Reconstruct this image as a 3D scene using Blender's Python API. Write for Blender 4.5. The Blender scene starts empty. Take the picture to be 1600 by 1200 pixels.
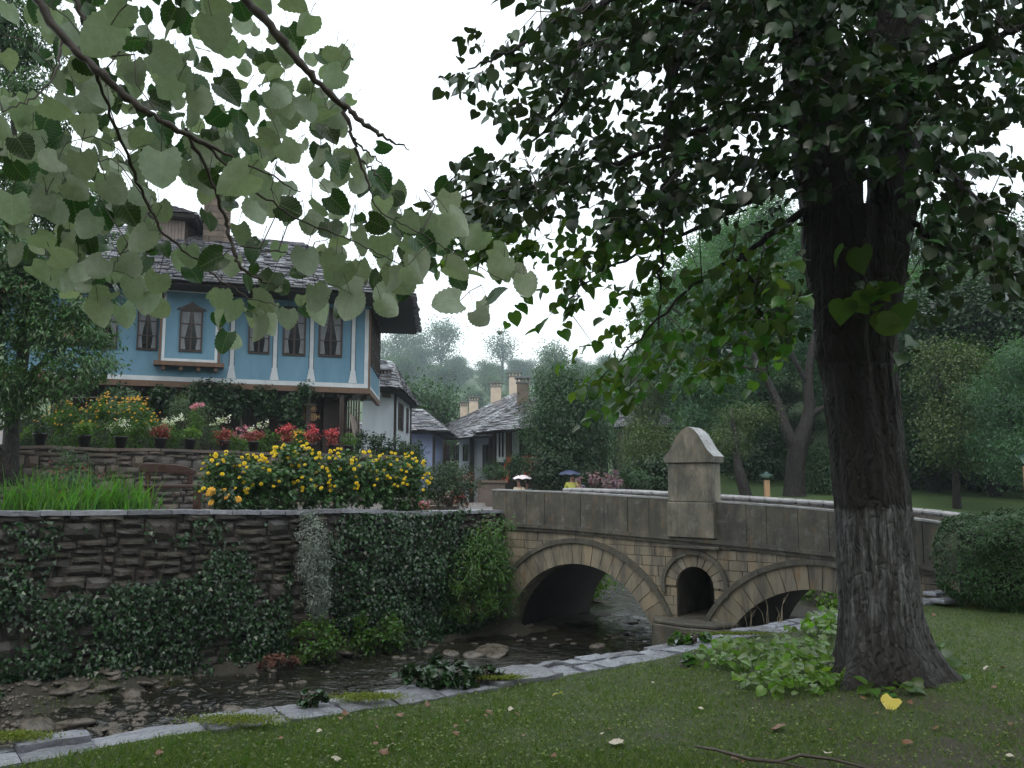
import bpy, math, random
import numpy as np
from mathutils import Vector
R = random.Random(7)
rs = np.random.RandomState(11)
rad = math.radians
S = bpy.context.scene

# ---------------------------------------------------------------- camera, world, sun, exposure
F = 1320.0
PITCH = math.atan(148 / F)
CAMZ = 1.6
cd = bpy.data.cameras.new('camera'); cam = bpy.data.objects.new('camera', cd); S.collection.objects.link(cam)
cd.sensor_width = 36; cd.lens = 36 * F / 1600; cd.clip_start = 0.05; cd.clip_end = 1500
cam.location = (0, 0, CAMZ); cam.rotation_euler = (math.pi / 2 + PITCH, 0, 0)
S.camera = cam

SUN_EL, SUN_AZ = 55, 200     # high, behind the cloud layer
w = bpy.data.worlds.new("World"); S.world = w; w.use_nodes = True
nt = w.node_tree; nt.nodes.clear()
out = nt.nodes.new('ShaderNodeOutputWorld')
sky = nt.nodes.new('ShaderNodeTexSky'); sky.sky_type = 'NISHITA'; sky.sun_disc = False
sky.sun_elevation = rad(SUN_EL); sky.sun_rotation = rad(SUN_AZ); sky.dust_density = 4; sky.air_density = 1.5
bg1 = nt.nodes.new('ShaderNodeBackground'); bg1.inputs[1].default_value = 0.05
bg2 = nt.nodes.new('ShaderNodeBackground'); bg2.inputs[0].default_value = (0.93, 0.98, 1.0, 1); bg2.inputs[1].default_value = 1.3
ad = nt.nodes.new('ShaderNodeAddShader')
nt.links.new(sky.outputs[0], bg1.inputs[0]); nt.links.new(bg1.outputs[0], ad.inputs[0]); nt.links.new(bg2.outputs[0], ad.inputs[1])
nt.links.new(ad.outputs[0], out.inputs[0])
sd = bpy.data.lights.new('sun', 'SUN'); sd.energy = 0.5; sd.angle = rad(25); sd.color = (1, .97, .92)
so = bpy.data.objects.new('sun', sd); S.collection.objects.link(so)
so.rotation_euler = (rad(90 - SUN_EL), 0, rad(180 - SUN_AZ + 0))
so.location = (0, 0, 40)
S.view_settings.view_transform = 'Standard'; S.view_settings.look = 'None'
S.view_settings.exposure = 0.3; S.view_settings.gamma = 1
try:
    S.cycles.max_bounces = 6; S.cycles.diffuse_bounces = 3; S.cycles.glossy_bounces = 2
    S.cycles.transmission_bounces = 3; S.cycles.transparent_max_bounces = 6; S.cycles.volume_bounces = 1
    S.cycles.sample_clamp_indirect = 4; S.cycles.use_denoising = True
except Exception: pass

# ---------------------------------------------------------------- pixel geometry of the survey
def ray(px, py):
    x = (px - 800) / F; u = (600 - py) / F
    return (x, math.cos(PITCH) - u * math.sin(PITCH), math.sin(PITCH) + u * math.cos(PITCH))
def at(px, py, Y):
    r = ray(px, py); t = Y / r[1]
    return (r[0] * t, Y, CAMZ + r[2] * t)
def gz(px, py, z=0.0):
    r = ray(px, py); t = (z - CAMZ) / r[2]
    return (r[0] * t, r[1] * t, z)
def sstep(a, b, x):
    t = np.clip((np.asarray(x, float) - a) / (b - a), 0, 1)
    return t * t * (3 - 2 * t)
def lerp(a, b, t): return a + (b - a) * t

# value noise
_tab = np.random.RandomState(5).rand(4096)
def _h(i, j, k): return _tab[(i * 374761 + j * 668265 + k * 982451) % 4096]
def vn(x, y, z=0.0, f=1.0):
    x = np.asarray(x, float) * f + 1000; y = np.asarray(y, float) * f + 1000; z = np.asarray(z, float) * f + 1000 + 0 * x
    i = np.floor(x).astype(int); j = np.floor(y).astype(int); k = np.floor(z).astype(int)
    a = x - i; b = y - j; c = z - k
    a = a * a * (3 - 2 * a); b = b * b * (3 - 2 * b); c = c * c * (3 - 2 * c)
    r = 0
    for di, wa in ((0, 1 - a), (1, a)):
        for dj, wb in ((0, 1 - b), (1, b)):
            for dk, wc in ((0, 1 - c), (1, c)):
                r = r + wa * wb * wc * _h(i + di, j + dj, k + dk)
    return r * 2 - 1
def fbm(x, y, z=0.0, f=1.0, o=3):
    r = 0; a = 1
    for q in range(o):
        r = r + a * vn(x, y, z, f * 2 ** q); a *= .5
    return r

# ---------------------------------------------------------------- objects
C = S.collection
def wl(o):
    v = Vector((0, 0, 0))
    while o is not None:
        v += o.location; o = o.parent
    return v
def tag(o, label=None, cat=None, group=None, kind=None):
    if label: o['label'] = label
    if cat: o['category'] = cat
    if group: o['group'] = group
    if kind: o['kind'] = kind
    return o
def empty(name, loc, label=None, cat=None, group=None):
    o = bpy.data.objects.new(name, None); C.objects.link(o); o.location = loc; o.empty_display_size = .1
    return tag(o, label, cat, group)
def link(name, me, mat, parent):
    if mat is not None: me.materials.append(mat)
    o = bpy.data.objects.new(name, me); C.objects.link(o)
    if parent is not None:
        o.parent = parent; o.location = -wl(parent)
    return o
def mesh_np(name, V, Fs, mat, parent=None, smooth=False, uv=None, attr=None):
    V = np.asarray(V, np.float32).reshape(-1, 3)
    me = bpy.data.meshes.new(name)
    me.vertices.add(len(V)); me.vertices.foreach_set('co', V.ravel())
    Fs = [np.asarray(f, np.int32) for f in Fs if len(f)]
    loops = np.concatenate([f.ravel() for f in Fs]); tot = np.concatenate([np.full(len(f), f.shape[1], np.int32) for f in Fs])
    st = np.concatenate([[0], np.cumsum(tot)[:-1]]).astype(np.int32)
    me.loops.add(len(loops)); me.loops.foreach_set('vertex_index', loops)
    me.polygons.add(len(tot)); me.polygons.foreach_set('loop_start', st)
    try: me.polygons.foreach_set('loop_total', tot)
    except Exception: pass
    if smooth: me.polygons.foreach_set('use_smooth', np.ones(len(tot), bool))
    if uv is not None:
        l = me.uv_layers.new(name='UVMap'); l.data.foreach_set('uv', np.asarray(uv, np.float32)[loops].ravel())
    if attr is not None:
        a = me.attributes.new(attr[0], 'FLOAT', 'POINT'); a.data.foreach_set('value', np.asarray(attr[1], np.float32))
    me.update(calc_edges=True); me.validate()
    return link(name, me, mat, parent)
def copy_tree(o, parent=None):
    c = o.copy(); C.objects.link(c); c.parent = parent
    for ch in list(o.children): copy_tree(ch, c)
    return c

class MB:
    def __init__(s): s.v = []; s.f = []
    def add(s, vs, fs):
        n = len(s.v); s.v += [tuple(p) for p in vs]; s.f += [tuple(i + n for i in f) for f in fs]
    def box8(s, p):   # p: 4 bottom, 4 top
        s.add(p, [(3, 2, 1, 0), (4, 5, 6, 7), (0, 1, 5, 4), (1, 2, 6, 5), (2, 3, 7, 6), (3, 0, 4, 7)])
    def fbox(s, fr, u0, u1, w0, w1, z0, z1, j=0):
        ps = [(u0, w0, z0), (u1, w0, z0), (u1, w1, z0), (u0, w1, z0), (u0, w0, z1), (u1, w0, z1), (u1, w1, z1), (u0, w1, z1)]
        if j: ps = [(a + R.uniform(-j, j), b, c + R.uniform(-j, j)) for a, b, c in ps]
        s.box8([fr(*p) for p in ps])
    def box(s, c, d, rz=0):
        x, y, z = c; a, b, h = d[0] / 2, d[1] / 2, d[2] / 2; co, si = math.cos(rz), math.sin(rz)
        q = lambda i, j, k: (x + i * a * co - j * b * si, y + i * a * si + j * b * co, z + k * h)
        s.box8([q(-1, -1, -1), q(1, -1, -1), q(1, 1, -1), q(-1, 1, -1), q(-1, -1, 1), q(1, -1, 1), q(1, 1, 1), q(-1, 1, 1)])
    def prism(s, fr, pts, w0, w1):   # pts (u,z) outline
        n = len(pts)
        s.add([fr(u, w0, z) for u, z in pts] + [fr(u, w1, z) for u, z in pts],
              [tuple(range(n)), tuple(range(2 * n - 1, n - 1, -1))] + [(i, n + i, n + (i + 1) % n, (i + 1) % n) for i in range(n)])
    def tube(s, pts, rr, n=7, cap=True):
        pts = [Vector(p) for p in pts]
        if not hasattr(rr, '__len__'): rr = [rr] * len(pts)
        d0 = (pts[1] - pts[0]).normalized(); a = d0.orthogonal().normalized(); rings = []
        vs = []
        for i, p in enumerate(pts):
            d = (pts[min(i + 1, len(pts) - 1)] - pts[max(i - 1, 0)]).normalized()
            a = (a - d * a.dot(d)); a = a.normalized() if a.length > 1e-6 else d.orthogonal().normalized()
            b = d.cross(a)
            for k in range(n):
                t = 2 * math.pi * k / n; vs.append(p + (a * math.cos(t) + b * math.sin(t)) * rr[i])
        fs = []
        for i in range(len(pts) - 1):
            for k in range(n):
                k2 = (k + 1) % n; fs.append((i * n + k, i * n + k2, (i + 1) * n + k2, (i + 1) * n + k))
        if cap: fs += [tuple(range(n - 1, -1, -1)), tuple((len(pts) - 1) * n + k for k in range(n))]
        s.add(vs, fs)
    def build(s, name, mat, parent=None, smooth=False, bevel=0):
        me = bpy.data.meshes.new(name); me.from_pydata(s.v, [], s.f); me.update()
        if smooth: me.polygons.foreach_set('use_smooth', [True] * len(me.polygons))
        o = link(name, me, mat, parent)
        if bevel:
            m = o.modifiers.new('bevel', 'BEVEL'); m.width = bevel; m.segments = 1; m.limit_method = 'ANGLE'
        return o
def frame(O, u, wdir):
    O = Vector(O); u = Vector(u).normalized(); wd = Vector(wdir).normalized()
    def fr(a, b, c): return O + u * a + wd * b + Vector((0, 0, c))
    fr.O = O; fr.u = u; fr.w = wd
    def px(x, y, off=0.0):     # pixel -> (u, z) on the plane w = off
        r = Vector(ray(x, y)); o = Vector((0, 0, CAMZ))
        n = Vector((u.y, -u.x, 0)); t = ((O + wd * off) - o).dot(n) / r.dot(n)
        p = o + r * t
        return ((p - O - wd * off).dot(u), p.z)
    fr.px = px
    return fr

# ---------------------------------------------------------------- materials
def nodes(name):
    m = bpy.data.materials.new(name); m.use_nodes = True; t = m.node_tree
    b = t.nodes['Principled BSDF']; o = t.nodes['Material Output']
    return m, t, b, o
def NN(t, ty, **k):
    n = t.nodes.new(ty)
    for a, v in k.items(): setattr(n, a, v)
    return n
def ramp(t, fac, stops):
    r = t.nodes.new('ShaderNodeValToRGB'); e = r.color_ramp.elements
    while len(e) < len(stops): e.new(.5)
    for el, (p, c) in zip(e, stops): el.position = p; el.color = (*c, 1)
    t.links.new(fac, r.inputs[0]); return r.outputs[0]
def noise_tex(t, scale, detail=5, rough=.6, stretch=None, coord='Object'):
    tc = t.nodes.new('ShaderNodeTexCoord'); src = tc.outputs[coord]
    if stretch:
        mp = t.nodes.new('ShaderNodeMapping'); mp.inputs['Scale'].default_value = stretch
        t.links.new(src, mp.inputs[0]); src = mp.outputs[0]
    n = t.nodes.new('ShaderNodeTexNoise'); n.inputs['Scale'].default_value = scale; n.inputs['Detail'].default_value = detail
    n.inputs['Roughness'].default_value = rough; t.links.new(src, n.inputs['Vector']); return n.outputs[0]
def mixc(t, fac, a, b, mode='MIX'):
    m = t.nodes.new('ShaderNodeMix'); m.data_type = 'RGBA'; m.blend_type = mode
    if hasattr(fac, 'node'): t.links.new(fac, m.inputs[0])
    else: m.inputs[0].default_value = fac
    for s, v in ((m.inputs[6], a), (m.inputs[7], b)):
        if hasattr(v, 'node'): t.links.new(v, s)
        else: s.default_value = (*v, 1)
    return m.outputs[2]
def bumpn(t, b, h, strength=.5, dist=.02, prev=None):
    n = t.nodes.new('ShaderNodeBump'); n.inputs['Strength'].default_value = strength; n.inputs['Distance'].default_value = dist
    t.links.new(h, n.inputs['Height'])
    if prev: t.links.new(prev, n.inputs['Normal'])
    t.links.new(n.outputs[0], b.inputs['Normal']); return n.outputs[0]
def solid(name, c1, c2=None, scale=6, rough=.7, bump=.3, bdist=.01, bscale=None, stretch=None, isl=None, spec=.5, metal=0, rr=None):
    """c1..c2 by noise; isl = list of colours picked per mesh island"""
    m, t, b, o = nodes(name)
    n = noise_tex(t, scale, stretch=stretch)
    col = ramp(t, n, [(.3, c1), (.7, c2 or c1)])
    if isl:
        g = t.nodes.new('ShaderNodeNewGeometry')
        ic = ramp(t, g.outputs['Random Per Island'], [(i / max(1, len(isl) - 1), c) for i, c in enumerate(isl)])
        col = mixc(t, .6, col, ic)
    t.links.new(col, b.inputs['Base Color'])
    b.inputs['Roughness'].default_value = rough; b.inputs['Metallic'].default_value = metal
    b.inputs['Specular IOR Level'].default_value = spec
    if rr:
        n2 = noise_tex(t, rr[2], 3); mr = t.nodes.new('ShaderNodeMapRange'); mr.inputs[1].default_value = .35; mr.inputs[2].default_value = .65
        mr.inputs[3].default_value = rr[0]; mr.inputs[4].default_value = rr[1]; t.links.new(n2, mr.inputs[0]); t.links.new(mr.outputs[0], b.inputs['Roughness'])
    if bump: bumpn(t, b, noise_tex(t, bscale or scale * 4, 6, .65, stretch=stretch), bump, bdist)
    return m
def leafmat(name, top, under, top2=None, rough=.35, transl=.25, hue=.03, val=.35, veins=False, spec=.5, tt=(1.6, 2.0, .5)):
    m, t, b, o = nodes(name)
    g = t.nodes.new('ShaderNodeNewGeometry')
    rnd = g.outputs['Random Per Island']
    ctop = mixc(t, rnd, top, top2 or top)
    hs = t.nodes.new('ShaderNodeHueSaturation')
    w1 = t.nodes.new('ShaderNodeTexWhiteNoise'); w1.noise_dimensions = '1D'; t.links.new(rnd, w1.inputs['W'])
    mr = t.nodes.new('ShaderNodeMapRange'); mr.inputs[3].default_value = 1 - val; mr.inputs[4].default_value = 1 + val
    t.links.new(w1.outputs[0], mr.inputs[0]); t.links.new(mr.outputs[0], hs.inputs['Value'])
    mh = t.nodes.new('ShaderNodeMapRange'); mh.inputs[3].default_value = .5 - hue; mh.inputs[4].default_value = .5 + hue
    t.links.new(rnd, mh.inputs[0]); t.links.new(mh.outputs[0], hs.inputs['Hue'])
    c = mixc(t, g.outputs['Backfacing'], ctop, under)
    if veins:
        uv = t.nodes.new('ShaderNodeUVMap'); sx = t.nodes.new('ShaderNodeSeparateXYZ'); t.links.new(uv.outputs[0], sx.inputs[0])
        ab = NN(t, 'ShaderNodeMath', operation='ABSOLUTE'); t.links.new(sx.outputs[0], ab.inputs[0])
        m1 = NN(t, 'ShaderNodeMath', operation='MULTIPLY_ADD'); t.links.new(ab.outputs[0], m1.inputs[0]); m1.inputs[1].default_value = -.75; t.links.new(sx.outputs[1], m1.inputs[2])
        m2 = NN(t, 'ShaderNodeMath', operation='MULTIPLY'); t.links.new(m1.outputs[0], m2.inputs[0]); m2.inputs[1].default_value = 6.5
        m3 = NN(t, 'ShaderNodeMath', operation='FRACT'); t.links.new(m2.outputs[0], m3.inputs[0])
        m4 = NN(t, 'ShaderNodeMath', operation='SUBTRACT'); t.links.new(m3.outputs[0], m4.inputs[0]); m4.inputs[1].default_value = .5
        m5 = NN(t, 'ShaderNodeMath', operation='ABSOLUTE'); t.links.new(m4.outputs[0], m5.inputs[0])
        v1 = NN(t, 'ShaderNodeMapRange'); v1.inputs[1].default_value = .0; v1.inputs[2].default_value = .09; v1.inputs[3].default_value = 1; v1.inputs[4].default_value = 0
        t.links.new(m5.outputs[0], v1.inputs[0])
        v2 = NN(t, 'ShaderNodeMapRange'); v2.inputs[1].default_value = .008; v2.inputs[2].default_value = .03; v2.inputs[3].default_value = 1; v2.inputs[4].default_value = 0
        t.links.new(ab.outputs[0], v2.inputs[0])
        mx = NN(t, 'ShaderNodeMath', operation='MAXIMUM'); t.links.new(v1.outputs[0], mx.inputs[0]); t.links.new(v2.outputs[0], mx.inputs[1])
        mm = NN(t, 'ShaderNodeMath', operation='MULTIPLY'); t.links.new(mx.outputs[0], mm.inputs[0]); mm.inputs[1].default_value = .26
        c = mixc(t, mm.outputs[0], c, (.42, .5, .28))
        nz = noise_tex(t, 60, 4); c = mixc(t, ramp(t, nz, [(.35, (0, 0, 0)), (.8, (.35, .35, .35))]), c, (.12, .14, .05))
        bumpn(t, b, mx.outputs[0], .35, .002)
    t.links.new(c, hs.inputs['Color'])
    c = hs.outputs[0]
    t.links.new(c, b.inputs['Base Color']); b.inputs['Roughness'].default_value = rough; b.inputs['Specular IOR Level'].default_value = spec
    rg = NN(t, 'ShaderNodeMapRange'); rg.inputs[3].default_value = rough; rg.inputs[4].default_value = .8
    t.links.new(g.outputs['Backfacing'], rg.inputs[0]); t.links.new(rg.outputs[0], b.inputs['Roughness'])
    tr = t.nodes.new('ShaderNodeBsdfTranslucent'); tm = mixc(t, 1.0, c, tt, 'MULTIPLY'); t.links.new(tm, tr.inputs[0])
    mx = t.nodes.new('ShaderNodeMixShader'); mx.inputs[0].default_value = transl
    t.links.new(b.outputs[0], mx.inputs[1]); t.links.new(tr.outputs[0], mx.inputs[2]); t.links.new(mx.outputs[0], o.inputs['Surface'])
    return m

# ---------------------------------------------------------------- leaves
def T_(V, Fs): return np.array(V, float), [np.array(f) for f in Fs]
def grid_leaf(rows=9, teeth=.0, cord=.16, width=.52, fold=.12, curl=.12):
    V = []; cols = [-1, -.55, 0, .55, 1]
    for i in range(rows + 1):
        t = i / rows
        hw = width * (math.sin(math.pi * min(1, t * .93 + .14) ** .62 * 1.0) ** .75 if t < 1 else 0)
        hw = width * max(0, (1 - (max(0, t - .36) / .64) ** 1.85)) ** .74 * (1 - .42 * max(0, (.36 - t) / .36) ** 2)
        if i == rows: hw = 0.004
        for c in cols:
            e = teeth * (1 if i % 2 else -1) if abs(c) == 1 else 0
            x = c * hw * (1 + e); y = t - cord * abs(c) ** 1.5 * max(0, 1 - t * 1.3)
            V.append((x, y, fold * abs(x) - curl * t * t + .04 * math.sin(7 * t + c * 2) * abs(c)))
    Q = []
    for i in range(rows):
        for j in range(4):
            a = i * 5 + j; Q.append((a, a + 1, a + 6, a + 5))
    return np.array(V), [np.array(Q)]
LEAF = {
 'hi': grid_leaf(14, .05), 'hi2': grid_leaf(14, .04, fold=.45, curl=.35), 'hi3': grid_leaf(14, .06, fold=-.15, curl=-.1, width=.56),
 'mid': T_([(0, 0, 0), (.22, -.11, .03), (.44, .04, .08), (.52, .3, .11), (.45, .58, .10), (.24, .84, .02), (0, 1.06, -.16), (-.24, .84, .0), (-.45, .58, .08), (-.53, .3, .13), (-.44, .04, .1), (-.22, -.11, .03), (0, .33, 0), (0, .72, -.04)],
          [[(0, 1, 2, 12), (12, 2, 3, 4), (12, 4, 5, 13), (0, 12, 10, 11), (12, 8, 9, 10), (12, 13, 7, 8)], [(13, 5, 6), (13, 6, 7)]]),
 'dia': T_([(0, 0, 0), (.34, .45, .12), (0, 1, -.06), (-.34, .45, .1)], [[(0, 1, 2), (0, 2, 3)]]),
 'nar': T_([(0, 0, 0), (.16, .4, .05), (0, 1, -.15), (-.16, .4, .05)], [[(0, 1, 2), (0, 2, 3)]]),
 'ivy': T_([(0, 0, 0), (.5, .05, .05), (.3, .4, .03), (0, 1, -.1), (-.3, .4, .03), (-.5, .05, .05)], [[(0, 1, 2), (0, 2, 3), (0, 3, 4), (0, 4, 5)]]),
 'blade': T_([(-.5, 0, 0), (.5, 0, 0), (.1, 1, 0)], [[(0, 1, 2)]]),
}
def nrm(a): return a / np.maximum(np.linalg.norm(a, axis=1, keepdims=True), 1e-9)
def leaf_arrays(P, N, T, Sz, tm):
    V0, F0 = LEAF[tm]; n = len(P); k = len(V0)
    N = nrm(N); T = T - N * np.sum(T * N, axis=1, keepdims=True); T = nrm(T); X = np.cross(T, N)
    Sz = np.broadcast_to(np.asarray(Sz, float).reshape(-1, 1) if np.ndim(Sz) else np.full((n, 1), Sz), (n, 1))
    V = P[:, None, :] + Sz[:, None, :] * (V0[None, :, 0:1] * X[:, None, :] + V0[None, :, 1:2] * T[:, None, :] + V0[None, :, 2:3] * N[:, None, :])
    off = (np.arange(n) * k)[:, None, None]
    Fs = [(f[None] + off).reshape(-1, f.shape[1]) for f in F0]
    return V.reshape(-1, 3), Fs, np.tile(V0[:, :2], (n, 1))
def leaves(name, P, N, T, Sz, tm, mat, parent=None, smooth=False):
    V, Fs, uv = leaf_arrays(np.asarray(P, float), np.asarray(N, float), np.asarray(T, float), Sz, tm)
    return mesh_np(name, V, Fs, mat, parent, smooth, uv if tm.startswith('hi') else None)
def merge(parts):
    """parts: list of (V, [F..]) -> one"""
    Vs = []; D = {}; off = 0
    for V, Fs in parts:
        for f in Fs: D.setdefault(f.shape[1], []).append(f + off)
        Vs.append(V); off += len(V)
    return np.concatenate(Vs), [np.concatenate(x) for x in D.values()]
def clumps(blobs, nc, nl, sig, shell=.55, flat=1.0, seed=0):
    r = np.random.RandomState(seed); B = np.array(blobs, float)
    wgt = (B[:, 3] * B[:, 4] * B[:, 5]) ** .75; wgt /= wgt.sum()
    bi = r.choice(len(B), nc, p=wgt); d = nrm(r.randn(nc, 3)); rr = shell + (1 - shell) * r.rand(nc, 1)
    c = B[bi, :3] + d * rr * B[bi, 3:6]
    ci = r.randint(0, nc, nl); P = c[ci] + r.randn(nl, 3) * np.array([1, 1, flat]) * (sig * (.6 + .8 * r.rand(nc))[ci])[:, None]
    return P, d[ci], c
def orient(n, out, up=.7, o=.5, rnd=.6, droop=.3, seed=1):
    r = np.random.RandomState(seed)
    N = nrm(out * o + np.array([0, 0, up]) + r.randn(n, 3) * rnd)
    T = r.randn(n, 3) + np.array([0, 0, -droop * 2]) + out * .5
    return N, T

M = {}
M['leaf_near'] = leafmat('linden_leaf_near', (.02, .06, .018), (.36, .42, .33), (.035, .095, .028), .28, .26, tt=(1.15, 1.35, .75), veins=True, val=.22)
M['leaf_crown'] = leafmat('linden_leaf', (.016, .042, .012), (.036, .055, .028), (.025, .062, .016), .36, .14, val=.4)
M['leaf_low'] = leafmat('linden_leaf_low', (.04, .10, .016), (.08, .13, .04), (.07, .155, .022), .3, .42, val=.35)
M['leaf_bg'] = leafmat('forest_leaf', (.024, .064, .028), (.036, .075, .038), (.046, .095, .032), .5, .25, val=.45)
M['leaf_dark'] = leafmat('dark_leaf', (.014, .038, .013), (.025, .05, .02), (.026, .06, .017), .4, .2, val=.4)
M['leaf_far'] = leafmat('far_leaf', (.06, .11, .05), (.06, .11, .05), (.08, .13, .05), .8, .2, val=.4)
M['leaf_yel'] = leafmat('yellowing_leaf', (.045, .085, .03), (.055, .09, .035), (.09, .11, .03), .5, .3, val=.4)
M['leaf_ivy'] = leafmat('ivy_leaf', (.011, .034, .012), (.03, .055, .022), (.026, .066, .017), .28, .1, val=.45)
M['leaf_light'] = leafmat('light_leaf', (.07, .155, .02), (.10, .18, .04), (.14, .22, .03), .3, .4, val=.3)
M['leaf_silver'] = leafmat('silver_leaf', (.17, .21, .18), (.16, .2, .17), (.25, .28, .25), .7, .1, val=.25, hue=.01)
M['leaf_grass'] = leafmat('grass_blade', (.062, .12, .02), (.062, .12, .02), (.16, .18, .04), .5, .3, val=.4)
M['leaf_iris'] = leafmat('long_grass_blade', (.05, .14, .018), (.05, .14, .02), (.11, .23, .035), .35, .35, val=.3)
M['hedge'] = leafmat('hedge_leaf', (.018, .055, .010), (.018, .05, .012), (.035, .095, .016), .5, .15, val=.4)
M['red_leaf'] = leafmat('red_leaf', (.2, .03, .03), (.2, .04, .04), (.35, .06, .06), .5, .3, val=.3)
M['purple_leaf'] = leafmat('purple_leaf', (.055, .02, .03), (.11, .05, .065), (.12, .045, .055), .25, .15, val=.3)
M['pet_yellow'] = leafmat('yellow_petal', (.80, .56, .02), (.75, .52, .02), (.85, .68, .04), .5, .2, val=.15, hue=.01)
M['pet_orange'] = leafmat('orange_petal', (.7, .3, .02), (.6, .28, .02), (.75, .42, .03), .5, .2, val=.2, hue=.01)
M['pet_white'] = leafmat('white_petal', (.7, .7, .66), (.7, .7, .66), (.8, .8, .76), .5, .2, val=.1, hue=.0)
M['pet_pink'] = leafmat('pink_petal', (.6, .2, .33), (.6, .2, .33), (.7, .35, .45), .5, .2, val=.2, hue=.01)
M['pet_red'] = leafmat('crimson_petal', (.5, .04, .07), (.45, .04, .07), (.65, .12, .13), .5, .2, val=.3, hue=.01)
M['twigred'] = leafmat('rusty_twig', (.12, .05, .035), (.12, .05, .035), (.16, .08, .05), .7, .05)
M['leaf_sage'] = leafmat('sage_leaf', (.07, .12, .06), (.08, .12, .07), (.11, .16, .08), .6, .2, val=.3)
M['leaf_rowan'] = leafmat('rowan_leaf', (.03, .08, .025), (.045, .09, .035), (.055, .125, .03), .4, .22, val=.4)
M['leaf_mist'] = leafmat('haze_tinted_park_leaf', (.042, .105, .058), (.06, .12, .075), (.065, .14, .068), .5, .35, val=.35)  # paleness and blue of the mist put into the leaf colour
M['stem'] = solid('stem', (.05, .09, .02), (.07, .11, .03), bump=0)
M['twig'] = solid('twig_bark', (.035, .025, .018), (.08, .06, .045), scale=30, rough=.5, bump=.5, bdist=.003)
M['wood_dark'] = solid('dark_wood', (.02, .012, .008), (.045, .028, .02), scale=5, rough=.5, stretch=(8, 8, 1), bump=.5)
M['wood_brown'] = solid('brown_wood', (.09, .05, .03), (.15, .09, .055), scale=4, rough=.6, stretch=(6, 6, 1), bump=.4)
M['wood_frame'] = solid('window_wood', (.022, .012, .01), (.045, .025, .018), scale=6, rough=.5, bump=.2)
M['wood_grey'] = solid('weathered_wood', (.13, .10, .09), (.22, .18, .15), scale=5, rough=.7, stretch=(9, 9, 1), bump=.4)
M['wood_red'] = solid('wet_red_wood', (.03, .014, .010), (.055, .024, .018), scale=6, rough=.3, stretch=(1, 6, 6), bump=.3, rr=(.15, .5, 4))
M['blue'] = solid('blue_plaster', (.10, .215, .30), (.15, .28, .375), scale=2.5, rough=.85, stretch=(1, 1, .35), bump=.15, bdist=.004)
M['white'] = solid('white_paint', (.45, .49, .52), (.58, .61, .63), scale=3, rough=.7, bump=.1)
M['stucco'] = solid('white_stucco', (.42, .47, .50), (.54, .58, .61), scale=1.5, rough=.85, bump=.15, stretch=(1, 1, .4))
M['lavender'] = solid('lavender_stucco', (.30, .36, .58), (.36, .42, .64), scale=2, rough=.85, bump=.1)
M['cream'] = solid('cream_stucco', (.42, .35, .28), (.55, .47, .38), scale=3, rough=.85, bump=.2)
M['brick'] = solid('chimney_stone', (.07, .055, .045), (.15, .115, .09), scale=9, rough=.8, stretch=(1, 1, 3), bump=.8, isl=[(.06, .05, .04), (.11, .085, .065), (.17, .13, .10)])
M['slate'] = solid('slate', (.06, .064, .074), (.115, .12, .13), scale=4, rough=.3, bump=.35, bdist=.01, isl=[(.06, .065, .075), (.12, .12, .14), (.2, .2, .22), (.13, .12, .12)], rr=(.16, .42, 3))
M['roofbase'] = solid('roof_boards', (.015, .013, .012), (.03, .025, .02), rough=.8)
M['glass'] = solid('window_glass', (.01, .012, .015), (.02, .022, .025), rough=.08, bump=0)
M['curtain'] = solid('curtain', (.12, .125, .135), (.26, .27, .29), scale=20, rough=.9, stretch=(3, 3, .3), bump=.4)
M['wallstone'] = solid('wall_stone', (.019, .018, .016), (.062, .056, .047), scale=5, rough=.45, bump=.8, bdist=.02, isl=[(.022, .021, .019), (.05, .046, .038), (.095, .08, .058), (.04, .04, .038), (.06, .042, .032)], rr=(.25, .7, 6))
M['upperstone'] = solid('terrace_stone', (.06, .052, .046), (.14, .12, .10), scale=5, rough=.6, bump=.8, bdist=.02, isl=[(.055, .05, .046), (.13, .10, .075), (.18, .14, .10), (.085, .08, .078), (.15, .09, .065)])
M['mortar'] = solid('dark_mortar', (.018, .016, .014), (.04, .035, .03), rough=.9, bump=.6)
M['flag'] = solid('wet_flagstone', (.07, .07, .078), (.33, .34, .38), scale=9, rough=.25, bump=.9, bdist=.02, isl=[(.12, .12, .13), (.25, .26, .30), (.38, .39, .43)], rr=(.06, .45, 5))
M['rock'] = solid('river_rock', (.045, .04, .033), (.15, .13, .105), scale=4, rough=.3, bump=.6, bdist=.02, rr=(.12, .5, 5))
M['black'] = solid('black_plastic', (.012, .012, .014), (.018, .018, .02), rough=.4, bump=0)
M['moss'] = leafmat('moss_tuft', (.12, .16, .02), (.12, .16, .02), (.2, .22, .04), .8, .2, val=.3)
M['metal'] = solid('dark_green_metal', (.02, .05, .045), (.03, .07, .06), rough=.4, bump=0)
M['lampglass'] = solid('frosted_lamp_glass', (.35, .48, .45), (.45, .56, .52), rough=.25, bump=0)
M['lamp_post'] = solid('tan_timber_post', (.32, .19, .10), (.42, .27, .15), scale=5, stretch=(6, 6, 1), bump=.3)

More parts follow.
